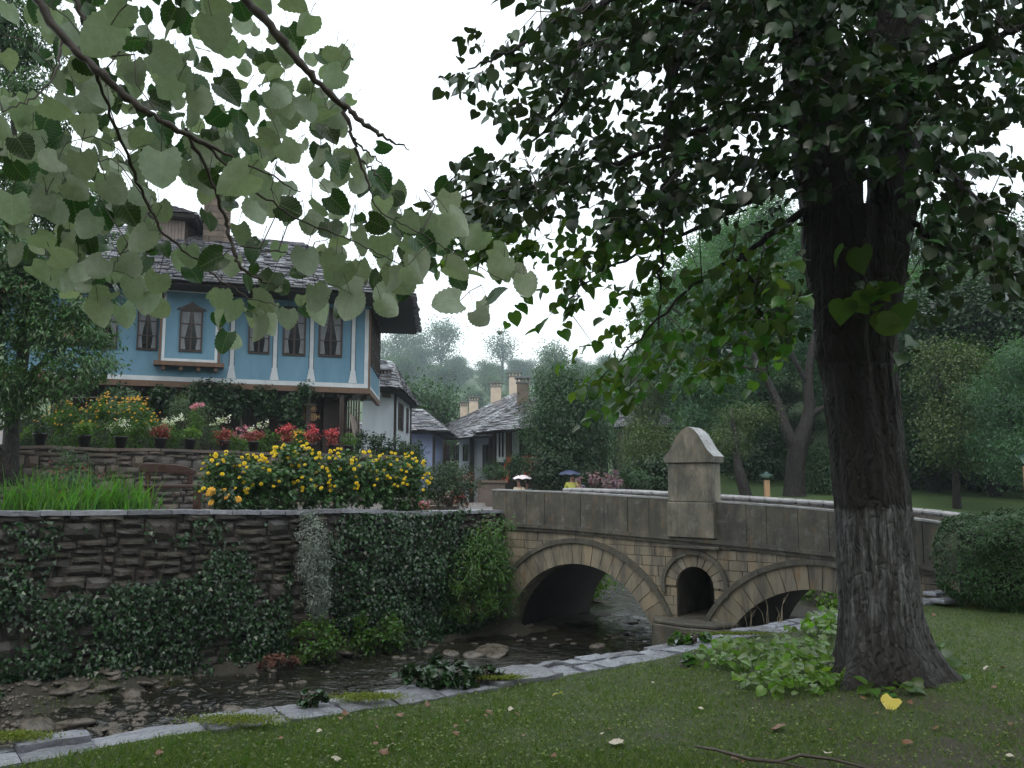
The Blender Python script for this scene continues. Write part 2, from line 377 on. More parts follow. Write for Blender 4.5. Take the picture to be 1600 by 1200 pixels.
def sandstone():
    m, t, b, o = nodes('sandstone')
    n = noise_tex(t, 2.2, 6); base = ramp(t, n, [(.3, (.17, .15, .11)), (.5, (.26, .23, .17)), (.7, (.31, .27, .205))])
    g = t.nodes.new('ShaderNodeNewGeometry')
    ic = ramp(t, g.outputs['Random Per Island'], [(0, (.17, .145, .10)), (.4, (.30, .26, .185)), (.7, (.36, .28, .17)), (1, (.27, .25, .205))])
    col = mixc(t, .55, base, ic)
    # run-off stains and lichen: vertical streaks with their own shape
    st = noise_tex(t, 1.4, 7, .7, stretch=(3.2, 3.2, .55)); sm = ramp(t, st, [(.46, (0, 0, 0)), (.62, (.85, .85, .85))])
    col = mixc(t, sm, col, (.085, .08, .072))
    oc = ramp(t, noise_tex(t, 2.6, 4, .6, stretch=(2, 2, .9)), [(.57, (0, 0, 0)), (.72, (.6, .6, .6))]); col = mixc(t, oc, col, (.24, .13, .05))
    t.links.new(col, b.inputs['Base Color']); b.inputs['Roughness'].default_value = .75
    bumpn(t, b, noise_tex(t, 35, 7, .7), .55, .008); return m
def darkstone(name='weathered_parapet_stone', k=1.0):
    m, t, b, o = nodes(name)
    n = noise_tex(t, 2.2, 7, .65); base = ramp(t, n, [(.3, (.060 * k, .058 * k, .048 * k)), (.52, (.115 * k, .107 * k, .082 * k)), (.72, (.18 * k, .16 * k, .118 * k))])
    st = noise_tex(t, 1.5, 8, .75, stretch=(2.4, 2.4, .9)); sm = ramp(t, st, [(.42, (0, 0, 0)), (.68, (.85, .85, .85))])
    v2_ = noise_tex(t, 1.2, 5, .7, stretch=(7, 7, .35)); base = mixc(t, ramp(t, v2_, [(.5, (0, 0, 0)), (.66, (.5, .5, .5))]), base, (.07, .065, .06))
    col = mixc(t, sm, base, (.034, .034, .031))
    oc = ramp(t, noise_tex(t, 3.4, 4, .6, stretch=(2, 2, .9)), [(.58, (0, 0, 0)), (.74, (.5, .5, .5))]); col = mixc(t, oc, col, (.20, .11, .04))
    gr = ramp(t, noise_tex(t, 5, 6, .7), [(.56, (0, 0, 0)), (.66, (.55, .55, .55))]); col = mixc(t, gr, col, (.2, .2, .18))
    t.links.new(col, b.inputs['Base Color']); b.inputs['Roughness'].default_value = .7
    bumpn(t, b, noise_tex(t, 30, 8, .75), .7, .01); return m
M['sand'] = sandstone(); M['parapet'] = darkstone(); M['pier'] = darkstone('pier_sandstone', 2.0)
M['wettop'] = solid('wet_stone_top', (.20, .20, .20), (.34, .34, .34), scale=5, rough=.2, bump=.4, rr=(.12, .5, 8))

def barkmat(whitewash):
    m, t, b, o = nodes('bark_whitewashed' if whitewash else 'bark')
    n = noise_tex(t, 7, 8, .7, stretch=(3.5, 3.5, .35)); col = ramp(t, n, [(.35, (.006, .005, .004)), (.6, (.022, .017, .014)), (.75, (.045, .035, .028))])
    if whitewash:
        tc = t.nodes.new('ShaderNodeTexCoord'); sx = t.nodes.new('ShaderNodeSeparateXYZ'); t.links.new(tc.outputs['Object'], sx.inputs[0])
        wob = noise_tex(t, 5, 3); ad_ = NN(t, 'ShaderNodeMath', operation='MULTIPLY_ADD'); t.links.new(wob, ad_.inputs[0]); ad_.inputs[1].default_value = .22; t.links.new(sx.outputs[2], ad_.inputs[2])
        hi = NN(t, 'ShaderNodeMapRange'); hi.inputs[1].default_value = 1.50; hi.inputs[2].default_value = 1.46; t.links.new(ad_.outputs[0], hi.inputs[0])
        lo = NN(t, 'ShaderNodeMapRange'); lo.inputs[1].default_value = .2; lo.inputs[2].default_value = .75; t.links.new(ad_.outputs[0], lo.inputs[0])
        st = noise_tex(t, 9, 8, .75, stretch=(2.6, 2.6, .3)); sr = NN(t, 'ShaderNodeMapRange'); sr.inputs[1].default_value = .47; sr.inputs[2].default_value = .66; t.links.new(st, sr.inputs[0])
        k = NN(t, 'ShaderNodeMath', operation='MULTIPLY'); t.links.new(hi.outputs[0], k.inputs[0]); t.links.new(lo.outputs[0], k.inputs[1])
        k2 = NN(t, 'ShaderNodeMath', operation='MULTIPLY'); t.links.new(k.outputs[0], k2.inputs[0]); t.links.new(sr.outputs[0], k2.inputs[1])
        k3 = NN(t, 'ShaderNodeMath', operation='MULTIPLY'); t.links.new(k2.outputs[0], k3.inputs[0]); k3.inputs[1].default_value = .55
        k4 = NN(t, 'ShaderNodeMath', operation='MULTIPLY_ADD'); t.links.new(k.outputs[0], k4.inputs[0]); k4.inputs[1].default_value = .06; t.links.new(k3.outputs[0], k4.inputs[2]); k4.use_clamp = True
        col = mixc(t, k4.outputs[0], col, (.34, .35, .36))
    t.links.new(col, b.inputs['Base Color']); b.inputs['Roughness'].default_value = .65
    tc2 = t.nodes.new('ShaderNodeTexCoord'); mp = t.nodes.new('ShaderNodeMapping'); mp.inputs['Scale'].default_value = (20, 20, 3.4); t.links.new(tc2.outputs['Object'], mp.inputs[0])
    wn = t.nodes.new('ShaderNodeTexNoise'); wn.inputs['Scale'].default_value = 5; t.links.new(tc2.outputs['Object'], wn.inputs['Vector'])
    vm = t.nodes.new('ShaderNodeVectorMath'); vm.operation = 'MULTIPLY_ADD'; t.links.new(wn.outputs['Color'], vm.inputs[0]); vm.inputs[1].default_value = (3, 3, 1.5); t.links.new(mp.outputs[0], vm.inputs[2])
    vo = t.nodes.new('ShaderNodeTexVoronoi'); vo.feature = 'DISTANCE_TO_EDGE'; vo.inputs['Scale'].default_value = 1; t.links.new(vm.outputs[0], vo.inputs['Vector'])
    vr = t.nodes.new('ShaderNodeMapRange'); vr.inputs[1].default_value = 0; vr.inputs[2].default_value = .3; t.links.new(vo.outputs['Distance'], vr.inputs[0])
    n1 = bumpn(t, b, vr.outputs[0], .9, .03); bumpn(t, b, noise_tex(t, 16, 9, .75, stretch=(3.2, 3.2, .7)), .8, .025, n1); return m
M['vault'] = solid('shade_dark_soffit_stone', (.018, .018, .016), (.05, .047, .04), scale=3, rough=.5, bump=.6)  # shade under the arches put into a darker stone colour
M['bark'] = barkmat(False); M['barkw'] = barkmat(True)
# ================================================================ SETTING
A0 = Vector((-.19, 16.5, 0))
BR = frame(A0, (.8, -.6, 0), (.6, .8, 0))            # bridge: u along it, w into it
def ptop(u): return float(np.interp(u, [-3, -.2, 1.5, 3.6, 5.5, 7.1, 7.84, 10, 13], [1.30, 1.40, 1.365, 1.28, 1.19, 1.075, .99, .68, .3]))
ARCH = [(1.72, 1.6, -1.52), (5.95, 1.6, -1.655)]     # uc, R, zc
W1 = Vector((-.2, 16.4, 0)); WD = Vector((-.767, -.641, 0)); WN = Vector((.641, -.767, 0))   # lower wall, from bridge to the left
Q0 = Vector((-9.7, 16.0, 0)); QD = Vector((.637, .771, 0)); QN = Vector((.771, -.637, 0))     # upper terrace wall
EP = [gz(*p) for p in ((0, 1192), (130, 1170), (300, 1141), (450, 1121), (640, 1093), (760, 1071), (900, 1046), (1040, 1026), (1130, 1003), (1220, 986), (1300, 972), (1420, 945))]
EP = [(-26, -8, 0), (-10, .6, 0), (-5, 3.3, 0)] + EP + [(5.75, 11.55, 0)]
EL_ = EP + [(8.3, 9.85, 0), (14, 11.5, 0), (28, 22, 0)]
EX = np.array([p[0] for p in EL_]); EY = np.array([p[1] for p in EL_])
def bare(x, y):   # trodden soil under the tree
    d = np.hypot((x - 2.5) / 1.9, (y - 4.9) / 1.2)
    return np.clip(1.25 - d + .45 * fbm(x, y, 0, 1.7), 0, 1) * .85 + np.clip(fbm(x, y, 3, 1.1) * .9 - .02, 0, 1) * .6 + np.clip(fbm(x, y, 7, 4.5) * .8 - .2, 0, 1) * .6

def H(x, y):
    x = np.asarray(x, float); y = np.asarray(y, float)
    dx = x + .19; dy = y - 16.5
    u = dx * .8 - dy * .6; w = dx * .6 + dy * .8
    village = lerp(.78, .1, sstep(19, 30, y))
    park = sstep(2.5, 8, x - (y - 20) * .12)
    pz = np.interp(y, [10, 16, 22, 28, 34, 60], [-.06, .05, .5, .95, 1.3, 3])
    land = lerp(village, pz, park)
    land = land + np.maximum(0, y - 34) * .33 * sstep(.13, .30, x / np.maximum(y, 5)) + np.maximum(0, y - 110) * .165 * (1 - sstep(.14, .3, x / np.maximum(y, 5)))
    land = land + np.maximum(0, y - 42) * .26 * sstep(-.30, -.52, x / np.maximum(y, 5))
    land = land + np.maximum(0, np.abs(x) - 26) * .12 * sstep(8, 24, y)
    land = np.minimum(land, 26 + np.maximum(0, y - 120) * .2 + 2 * fbm(x, y, 0, .03))
    # stream channel past the bridge
    uc = 1.72 - .5 * np.maximum(0, w - 2.5)
    c = np.abs(u - uc)
    far = lerp(-1.5, land, sstep(1.35, 3.1 + np.where(u > uc, 1.6, 0) * sstep(4, 7, w), c))
    far = lerp(far, land, sstep(11, 14, w))
    low = lerp(-1.0, land, np.maximum(sstep(1.3, 2.3, np.abs(u - 5.7)), sstep(5.2, 9, w))); far = np.minimum(far, low)
    bed = -1.48 + .06 * fbm(x, y, 0, 1.3)
    bed = bed + .28 * sstep(1.6, 0, np.minimum(np.abs(u - .2), np.abs(u - 7.4))) * sstep(-.8, .2, w)
    # right approach
    z = np.where(w < 3.1, bed, far)
    z = np.where((u > 7.9), np.where(w < 4.5, np.minimum(land, -.06), land), z)
    # banks below the lower wall
    d1 = (x - W1.x) * WN.x + (y - W1.y) * WN.y; s1 = (x - W1.x) * WD.x + (y - W1.y) * WD.y
    bank = sstep(.45 + 1.7 * sstep(5.2, 9, s1) + .4 * fbm(x, y, 1, 1.1), .0, d1) * (.34 + .14 * sstep(5, 9, s1)) + sstep(1.6, .2, d1) * .08 * fbm(x, y, 4, 3)
    z = np.where((w < 0) & (d1 > -.2), bed + bank, z)
    # terraces
    z = np.where((d1 < -.22) & (w < 3.0) & (u < -.35), .93, z)
    d2 = -((x - Q0.x) * QN.x + (y - Q0.y) * QN.y); s2 = (x - Q0.x) * QD.x + (y - Q0.y) * QD.y
    left = (1 - sstep(-4.6, -2.2, x + (y - 24) * .02)) * (y > 0)
    t1 = (d1 < -.22) & (u < -.35) & (y < 24.2)
    z = np.where(t1, np.where(x < -.6, .93, z), z)
    z = np.where((d2 > .25) & (s2 < 10.6), 2.12, z)
    z = np.where((s2 >= 10.6) & (y < 42), np.maximum(z, lerp(z, 2.12, left * (1 - sstep(31, 41, y)) * (d2 > .25))), z)
    # under the near lawn
    yc = np.interp(x, EX, EY)
    z = np.where((y < yc - .5) & (w < -.3), -.14, z)
    return z

def axis(lo, hi, a, b, st):
    v = list(np.arange(a, b + 1e-6, st)); s = st; x = a; l = []
    while x > lo: s *= 1.12; x -= s; l.append(x)
    s = st; x = b; r_ = []
    while x < hi: s *= 1.12; x += s; r_.append(x)
    return np.array(l[::-1] + v + r_)
gx = axis(-330, 330, -13, 14, .17); gy = axis(-40, 500, 3, 34, .17)
X, Y = np.meshgrid(gx, gy); Z = H(X, Y) + .012 * fbm(X, Y, 0, 4)
nx = len(gx); ii = np.arange((len(gy) - 1) * nx).reshape(-1, nx)[:, :-1].ravel()
m, t, b, o_ = nodes('ground')
tc = t.nodes.new('ShaderNodeTexCoord'); sx = t.nodes.new('ShaderNodeSeparateXYZ'); t.links.new(tc.outputs['Object'], sx.inputs[0])
gr = ramp(t, noise_tex(t, 3, 8, .7), [(.3, (.03, .06, .014)), (.55, (.05, .095, .02)), (.75, (.08, .11, .03))])
br = ramp(t, noise_tex(t, 14, 8, .75), [(.3, (.015, .014, .009)), (.55, (.04, .036, .024)), (.75, (.09, .08, .06))])
hm = NN(t, 'ShaderNodeMapRange'); hm.inputs[1].default_value = -.75; hm.inputs[2].default_value = -.3; t.links.new(sx.outputs[2], hm.inputs[0])
# pale path through the village: x<3
path = NN(t, 'ShaderNodeMapRange'); path.inputs[1].default_value = 3.5; path.inputs[2].default_value = 2.2; t.links.new(sx.outputs[0], path.inputs[0])
py_ = NN(t, 'ShaderNodeMapRange'); py_.inputs[1].default_value = 62; py_.inputs[2].default_value = 56; t.links.new(sx.outputs[1], py_.inputs[0])
pm_ = NN(t, 'ShaderNodeMath', operation='MULTIPLY'); t.links.new(path.outputs[0], pm_.inputs[0]); t.links.new(py_.outputs[0], pm_.inputs[1]); path = pm_
cc = mixc(t, path.outputs[0], gr, (.13, .12, .11)); cc = mixc(t, hm.outputs[0], br, cc)
t.links.new(cc, b.inputs['Base Color']); b.inputs['Roughness'].default_value = .75
bumpn(t, b, noise_tex(t, 25, 8, .7), .8, .04)
g_ = mesh_np('ground', np.stack([X, Y, Z], -1), [np.stack([ii, ii + 1, ii + nx + 1, ii + nx], -1)], m, None, True)
tag(g_, kind='structure')

# water
def water_mat():
    m, t, b, o = nodes('stream_water')
    n = noise_tex(t, 1.1, 3); col = ramp(t, n, [(.35, (.006, .007, .005)), (.7, (.022, .02, .013))])
    t.links.new(col, b.inputs['Base Color']); b.inputs['Roughness'].default_value = .06; b.inputs['IOR'].default_value = 1.45
    b.inputs['Specular IOR Level'].default_value = 1.0
    n1 = bumpn(t, b, noise_tex(t, 4.5, 4, .6, stretch=(.8, 1.5, 1)), .8, .10)
    return m
wx = np.arange(-14, 15, .055); wy = np.arange(2.5, 34, .055)
wx2 = np.concatenate([np.arange(-14, 8, .05)]); wy2 = np.concatenate([np.arange(2.5, 18, .05), np.arange(18, 27, .07), np.arange(27, 36, .2)])
X, Y = np.meshgrid(wx2, wy2)
fl = .5 + .5 * np.clip(fbm(X, Y, 0, .45) * 1.8 + .25, -1, 1)
xr = X * .62 + Y * .78; yr = -X * .78 + Y * .62
fl = fl * (1 - .72 * sstep(15.5, 18.5, Y))
Z = -1.25 + (.010 + .034 * fl) * fbm(xr, yr, 0, 3.2, 3) * 1.1 + .022 * fl * np.sin(xr * 16 + 3 * fbm(X, Y, 2, 1.4)) 
nx = len(wx2); ii = np.arange((len(wy2) - 1) * nx).reshape(-1, nx)[:, :-1].ravel()
wo = mesh_np('water', np.stack([X, Y, Z], -1), [np.stack([ii, ii + 1, ii + nx + 1, ii + nx], -1)], water_mat(), None, True)
tag(wo, kind='structure')

# lawn: ruled from the kerb line away from the stream
def resample(P, step):
    P = [Vector(p) for p in P]; out = [P[0]]
    for a, b in zip(P, P[1:]):
        n = max(1, int((b - a).length / step)); out += [a.lerp(b, (k + 1) / n) for k in range(n)]
    return out
LE = resample(EL_, .13)
tt = np.concatenate([np.arange(0, 8, .1), 8 * 1.12 ** np.arange(0, 14)])
L = np.array([(p.x, p.y) for p in LE]); D = np.array([.45, -.893])
PX = L[None, :, 0] + tt[:, None] * D[0]; PY = L[None, :, 1] + tt[:, None] * D[1]
def lawn_z(x, y):
    tz = np.hypot(x - 3.02, y - 6.8)
    return -.015 + .028 * fbm(x, y, 0, .9) + .10 * np.exp(-(tz / .75) ** 2) - .0 * x
PZ = lawn_z(PX, PY)
m, t, b, o_ = nodes('lawn')
at_ = t.nodes.new('ShaderNodeAttribute'); at_.attribute_name = 'soil'
gr = ramp(t, noise_tex(t, 6, 8, .7), [(.3, (.03, .045, .012)), (.5, (.055, .085, .02)), (.75, (.10, .11, .035))])
so_ = ramp(t, noise_tex(t, 18, 8, .75), [(.3, (.022, .015, .011)), (.6, (.05, .037, .027)), (.8, (.09, .07, .052))])
mxx = mixc(t, at_.outputs['Fac'], gr, so_)
t.links.new(mxx, b.inputs['Base Color']); b.inputs['Roughness'].default_value = .85
bumpn(t, b, noise_tex(t, 60, 8, .75), .8, .02)
nx = PX.shape[1]; ii = np.arange((PX.shape[0] - 1) * nx).reshape(-1, nx)[:, :-1].ravel()
lo = mesh_np('lawn', np.stack([PX, PY, PZ], -1), [np.stack([ii, ii + nx, ii + nx + 1, ii + 1], -1)], m, None, True, attr=('soil', bare(PX, PY).ravel()))
tag(lo, kind='structure')

# grass blades
def scatter_lawn(n, seed, dens=None):
    r = np.random.RandomState(seed)
    px = r.uniform(-320, 2150, n * 3); py = 1600 - (1600 - 930) * r.rand(n * 3) ** .8
    py = 930 + 320 * r.rand(n * 3) ** 1.1
    G = np.array([gz(a, b, 0) for a, b in zip(px, py)])
    x, y = G[:, 0], G[:, 1]
    ok = (y < np.interp(x, EX, EY) - .03) & (np.hypot(x - 3.02, y - 6.8) > .38) & (y < 12)
    x, y = x[ok], y[ok]
    return x, y
x, y = scatter_lawn(105000, 3)
p = bare(x, y); keep = rs.rand(len(x)) > p * .93; x, y = x[keep], y[keep]
n = len(x); T = np.stack([rs.randn(n) * .75, rs.randn(n) * .75, np.ones(n)], -1); N = np.stack([rs.randn(n), rs.randn(n), rs.randn(n) * .2], -1)
P = np.stack([x, y, lawn_z(x, y) - .004], -1)
V0, F0 = LEAF['blade']
hh = (.022 + .035 * rs.rand(n)) * (1 + .35 * fbm(x, y, 0, 2))
T = nrm(T); Xv = nrm(np.cross(T, N)); wd = (.0035 + .0035 * rs.rand(n))[:, None, None]
V = P[:, None] + V0[None, :, 0:1] * Xv[:, None] * wd + V0[None, :, 1:2] * T[:, None] * hh[:, None, None]
go = mesh_np('grass', V.reshape(-1, 3), [np.arange(n * 3).reshape(-1, 3)], M['leaf_grass'])
tag(go, 'short wet grass growing over the lawn', 'grass', kind='stuff')
# clover / small broad weeds in the sward
x, y = scatter_lawn(9000, 8); k = rs.rand(len(x)) > bare(x, y) * .8 + .25 * (fbm(x, y, 5, 1.5) < 0); x, y = x[k], y[k]; n = len(x)
P = np.stack([x, y, lawn_z(x, y) + .012 + .015 * rs.rand(n)], -1); N, T = orient(n, np.zeros((n, 3)), 1.2, 0, .45, 0, 5)
cl = leaves('clover', P, N, T, .008 + .012 * rs.rand(n), 'mid', M['leaf_grass']); tag(cl, 'small clover leaves and weeds among the lawn grass', 'clover', kind='stuff')

# ---------------------------------------------------------------- masonry
def stone_wall(name, O, ud, nd, length, ztop, zbot, hmean, lmean, mat, parent, bulge=.035, seed=1, thick=.45):
    """courses of rough stones, real relief, plus a backing; returns part objects"""
    r = random.Random(seed); O = Vector(O); u = Vector(ud); n = Vector(nd)
    mb = MB(); zmin = zbot; rows = []; z = zmin
    while z < ztop(0) + .3:
        h = hmean * r.uniform(.55, 1.6); rows.append((z, z + h)); z += h
    def wav(uu, zz): return .045 * math.sin(uu * 1.7 + zz * 2.1) + .03 * math.sin(uu * 4.3 + zz * 5)
    for (za, zb) in rows:
        uu = -r.uniform(0, .3)
        while uu < length:
            l = lmean * r.uniform(.45, 1.9); ub = min(uu + l, length); tp = ztop((uu + ub) / 2) - .045
            g = .010; z0 = za + wav(uu + l / 2, za); z1 = zb + wav(uu + l / 2, zb)
            if z0 > tp - .04: uu = ub; continue
            z1 = min(z1, tp + r.uniform(-.01, .015))
            if ub - uu > .06 and z1 - z0 > .03:
                subs = [(z0, z1)]
                if (z1 - z0) > hmean * 1.1 and r.random() < .35:
                    zm = lerp(z0, z1, r.uniform(.35, .65)); subs = [(z0, zm), (zm, z1)]
                for (c0, c1) in subs:
                    nu, nz = 5, 4; base = len(mb.v); dep = r.uniform(-.02, .022); vs = []; sl = r.uniform(-.03, .03); ph = r.uniform(0, 99)
                    for j in range(nz):
                        for i in range(nu):
                            a = i / (nu - 1); c = j / (nz - 1)
                            ea = min(a, 1 - a) * 2; ec = min(c, 1 - c) * 2; e = min(1, ea * 2.2) * min(1, ec * 2.0)
                            jit = .012 if 0 < i < nu - 1 and 0 < j < nz - 1 else .008
                            U = lerp(uu + g, ub - g, a) + r.uniform(-jit, jit); ZZ = lerp(c0 + g * .8, c1 - g * .8, c) + r.uniform(-jit, jit) * .7
                            W = dep + sl * (a - .5) + bulge * (e ** .6) + r.uniform(-.008, .008) * (e > 0) - (0 if e > 0 else .02)
                            vs.append(O + u * U + n * W + Vector((0, 0, ZZ)))
                    fs = [(j * nu + i, j * nu + i + 1, (j + 1) * nu + i + 1, (j + 1) * nu + i) for j in range(nz - 1) for i in range(nu - 1)]
                    bd = [i for i in range(nu)] + [j * nu + nu - 1 for j in range(1, nz)] + [(nz - 1) * nu + i for i in range(nu - 2, -1, -1)] + [j * nu for j in range(nz - 2, 0, -1)]
                    k0 = len(vs)
                    for q in bd: vs.append(Vector(vs[q]) - n * .09)
                    for q in range(len(bd)): fs.append((bd[q], k0 + q, k0 + (q + 1) % len(bd), bd[(q + 1) % len(bd)]))
                    mb.add(vs, fs)
            uu = ub
    a = mb.build('stone_courses', mat, parent)
    bk = MB(); ns = int(length / .5) + 1
    for q in range(ns):
        ua, ub = length * q / ns, length * (q + 1) / ns
        pts = [O + u * x + n * w_ + Vector((0, 0, z)) for z in (zbot, None) for (x, w_) in ((0, 0),)] if False else []
        ps = []
        for zz in (0, 1):
            for (x, w_) in ((ua, -.03), (ub, -.03), (ub, -thick), (ua, -thick)):
                ps.append(O + u * x + n * w_ + Vector((0, 0, zbot if zz == 0 else ztop(x) - .05)))
        bk.box8(ps)
    bk.build('mortar_core', M['mortar'], parent)
    return a
def cap_stones(O, ud, nd, length, ztop, mat, parent, w0, w1, th, lm, seed=3):
    r = random.Random(seed); O = Vector(O); u = Vector(ud); n = Vector(nd); mb = MB(); x = 0
    while x < length:
        l = lm * r.uniform(.6, 1.5); e = min(x + l, length); z = ztop(x); j = r.uniform(-.012, .012); nu = 4
        a = [O + u * lerp(x + .006, e - .006, i / nu) + n * (w0 + r.uniform(-.02, .02)) + Vector((0, 0, ztop(lerp(x, e, i / nu)) + j + r.uniform(-.006, .006))) for i in range(nu + 1)]
        b = [O + u * lerp(x + .006, e - .006, i / nu) + n * (w1 + r.uniform(-.03, .03)) + Vector((0, 0, ztop(lerp(x, e, i / nu)) + j + r.uniform(-.006, .006))) for i in range(nu + 1)]
        tp = Vector((0, 0, -th)); ring = a + b[::-1]; m_ = len(ring)
        mid = [(p + q) / 2 + Vector((0, 0, r.uniform(0, .012))) for p, q in zip(a, b)]
        vs = a + mid + b; k = nu + 1
        fs = [(i, i + 1, k + i + 1, k + i) for i in range(nu)] + [(k + i, k + i + 1, 2 * k + i + 1, 2 * k + i) for i in range(nu)]
        rg = list(range(nu + 1)) + [2 * k - 1 + 0] + list(range(3 * k - 1, 2 * k - 1, -1)) + [k]
        base = len(vs); vs += [vs[i] + tp for i in rg]
        fs += [(rg[i], base + i, base + (i + 1) % len(rg), rg[(i + 1) % len(rg)]) for i in range(len(rg))]
        mb.add(vs, fs); x = e
    return mb.build('cap_stones', mat, parent)

lw = empty('stone_wall', tuple(W1), 'dark wet rubble retaining wall overgrown with ivy beside the stream', 'wall')
lwt = lambda s: .99 + .024 * s + .012 * math.sin(s * 2.3)
stone_wall('w', W1, WD, WN, 13.0, lwt, -1.55, .165, .29, M['wallstone'], lw, seed=4)
cap_stones(W1, WD, WN, 13.0, lwt, M['flag'], lw, .05, -.42, .06, .5, 5)
uw = empty('stone_wall', tuple(Q0), 'grey brown rubble terrace wall behind the bench carrying the black flower pots', 'wall')
QO = Q0 - QD * 3.5
uwt = lambda s: 2.24 + .01 * math.sin(s * 3)
stone_wall('w', QO, QD, QN, 14.0, uwt, .85, .17, .34, M['upperstone'], uw, seed=9)
cap_stones(QO, QD, QN, 14.0, uwt, M['upperstone'], uw, .05, -.42, .06, .5, 6)

# ---------------------------------------------------------------- kerb of flagstones along the lawn
def kerb():
    root = empty('stone_kerb', EP[6], 'wet grey flagstone kerb shining along the edge of the lawn above the stream', 'kerb')
    P = resample(EP, .09); r = random.Random(2); mb = MB(); i = 0
    nor = []
    for k in range(len(P)):
        d = (P[min(k + 2, len(P) - 1)] - P[max(k - 2, 0)]).normalized(); nor.append(Vector((-d.y, d.x, 0)))
    while i < len(P) - 1:
        e = min(len(P) - 1, i + r.choice((2, 3, 3, 4, 5, 7))); sp_ = r.uniform(.12, .28); ou_ = .40 + r.uniform(-.06, .05); rows = [(-.05, sp_), (sp_ + .015, ou_)] if r.random() < .75 else [(-.05, ou_)]
        for (w0, w1) in rows:
            zo = r.uniform(-.02, .022); c = 5; vs = []; tl = r.uniform(-.02, .02)
            for k in range(i, e + 1):
                for q in range(c):
                    a = q / (c - 1); ed = .012 if (k in (i, e) or q in (0, c - 1)) else 0
                    off = .007 if k == i else (-.007 if k == e else 0)
                    dd = (P[min(k + 1, len(P) - 1)] - P[max(k - 1, 0)]).normalized()
                    p = P[k] + nor[k] * (lerp(w0, w1, a) + r.uniform(-.012, .012) + .02 * math.sin(k * .9)) + dd * off
                    vs.append((p.x, p.y, -.002 + zo + tl * (a - .5) + r.uniform(-.006, .006) - ed))
            nr = e - i + 1; fs = [(k * c + q, (k + 1) * c + q, (k + 1) * c + q + 1, k * c + q + 1) for k in range(nr - 1) for q in range(c - 1)]
            rg = [q for q in range(c)] + [k * c + c - 1 for k in range(1, nr)] + [(nr - 1) * c + q for q in range(c - 2, -1, -1)] + [k * c for k in range(nr - 2, 0, -1)]
            b0 = len(vs); vs += [(vs[q][0], vs[q][1], -.09) for q in rg]
            fs += [(rg[q], rg[(q + 1) % len(rg)], b0 + (q + 1) % len(rg), b0 + q) for q in range(len(rg))]
            mb.add(vs, fs)
        i = e
    mb.build('flagstones', M['flag'], root)
    mb = MB()
    for k in range(0, len(P) - 1):
        a, b = P[k], P[k + 1]; q = nor[k] * .44; s_ = nor[k + 1] * .44
        mb.box8([a + Vector((0, 0, -1.6)), b + Vector((0, 0, -1.6)), b + s_ + Vector((0, 0, -1.6)), a + q + Vector((0, 0, -1.6)),
                 a + Vector((0, 0, -.075)), b + Vector((0, 0, -.075)), b + s_ + Vector((0, 0, -.075)), a + q + Vector((0, 0, -.075))])
    mb.build('retaining_face', M['wallstone'], root)
    return P, nor
KP, KN = kerb()

# ================================================================ BRIDGE
bridge = empty('stone_bridge', tuple(A0), 'pale sandstone bridge with two round arches, a small niche and a pointed central pier', 'bridge')
def ring_z(u, add):
    z = -1.6
    for uc, r_, zc in ARCH:
        d = abs(u - uc)
        if d < r_ + add: z = max(z, zc + math.sqrt((r_ + add) ** 2 - d * d))
    return z
NU, NR, NZ = 3.99, .33, -.16
def facade(w, niche):
    mb = MB(); us = np.arange(-.25, 10.51, .045)
    for a, b in zip(us, us[1:]):
        def bot(q):
            z = ring_z(q, .05)
            if niche and abs(q - NU) < NR: z = max(z, NZ + math.sqrt(max(0, NR ** 2 - (q - NU) ** 2)))
            return z
        za, zb = bot(a), bot(b); ta, tb = ptop(a) - .75, ptop(b) - .75
        mb.add([BR(a, w, min(za, ta)), BR(b, w, min(zb, tb)), BR(b, w, tb), BR(a, w, ta)], [(0, 1, 2, 3)])
    if niche:
        k = 16; pr = [(NU - NR, -.9), (NU - NR, NZ)] + [(NU - NR * math.cos(math.pi * i / k), NZ + NR * math.sin(math.pi * i / k)) for i in range(1, k)] + [(NU + NR, NZ), (NU + NR, -.9)]
        for p, q in zip(pr, pr[1:]): mb.add([BR(p[0], w - .0, p[1]), BR(q[0], w, q[1]), BR(q[0], w + 1.3, q[1]), BR(p[0], w + 1.3, p[1])], [(0, 1, 2, 3)])
        mb.add([BR(u_, w + 1.3, z_) for u_, z_ in pr], [tuple(range(len(pr)))])
        mb.add([BR(NU - NR, w, -.66), BR(NU + NR, w, -.66), BR(NU + NR, w + 1.3, -.66), BR(NU - NR, w + 1.3, -.66)], [(0, 1, 2, 3)])
    return mb
facade(.02, True).build('spandrel_core', M['parapet'], bridge)
facade(2.95, False).build('rear_spandrel', M['sand'], bridge)
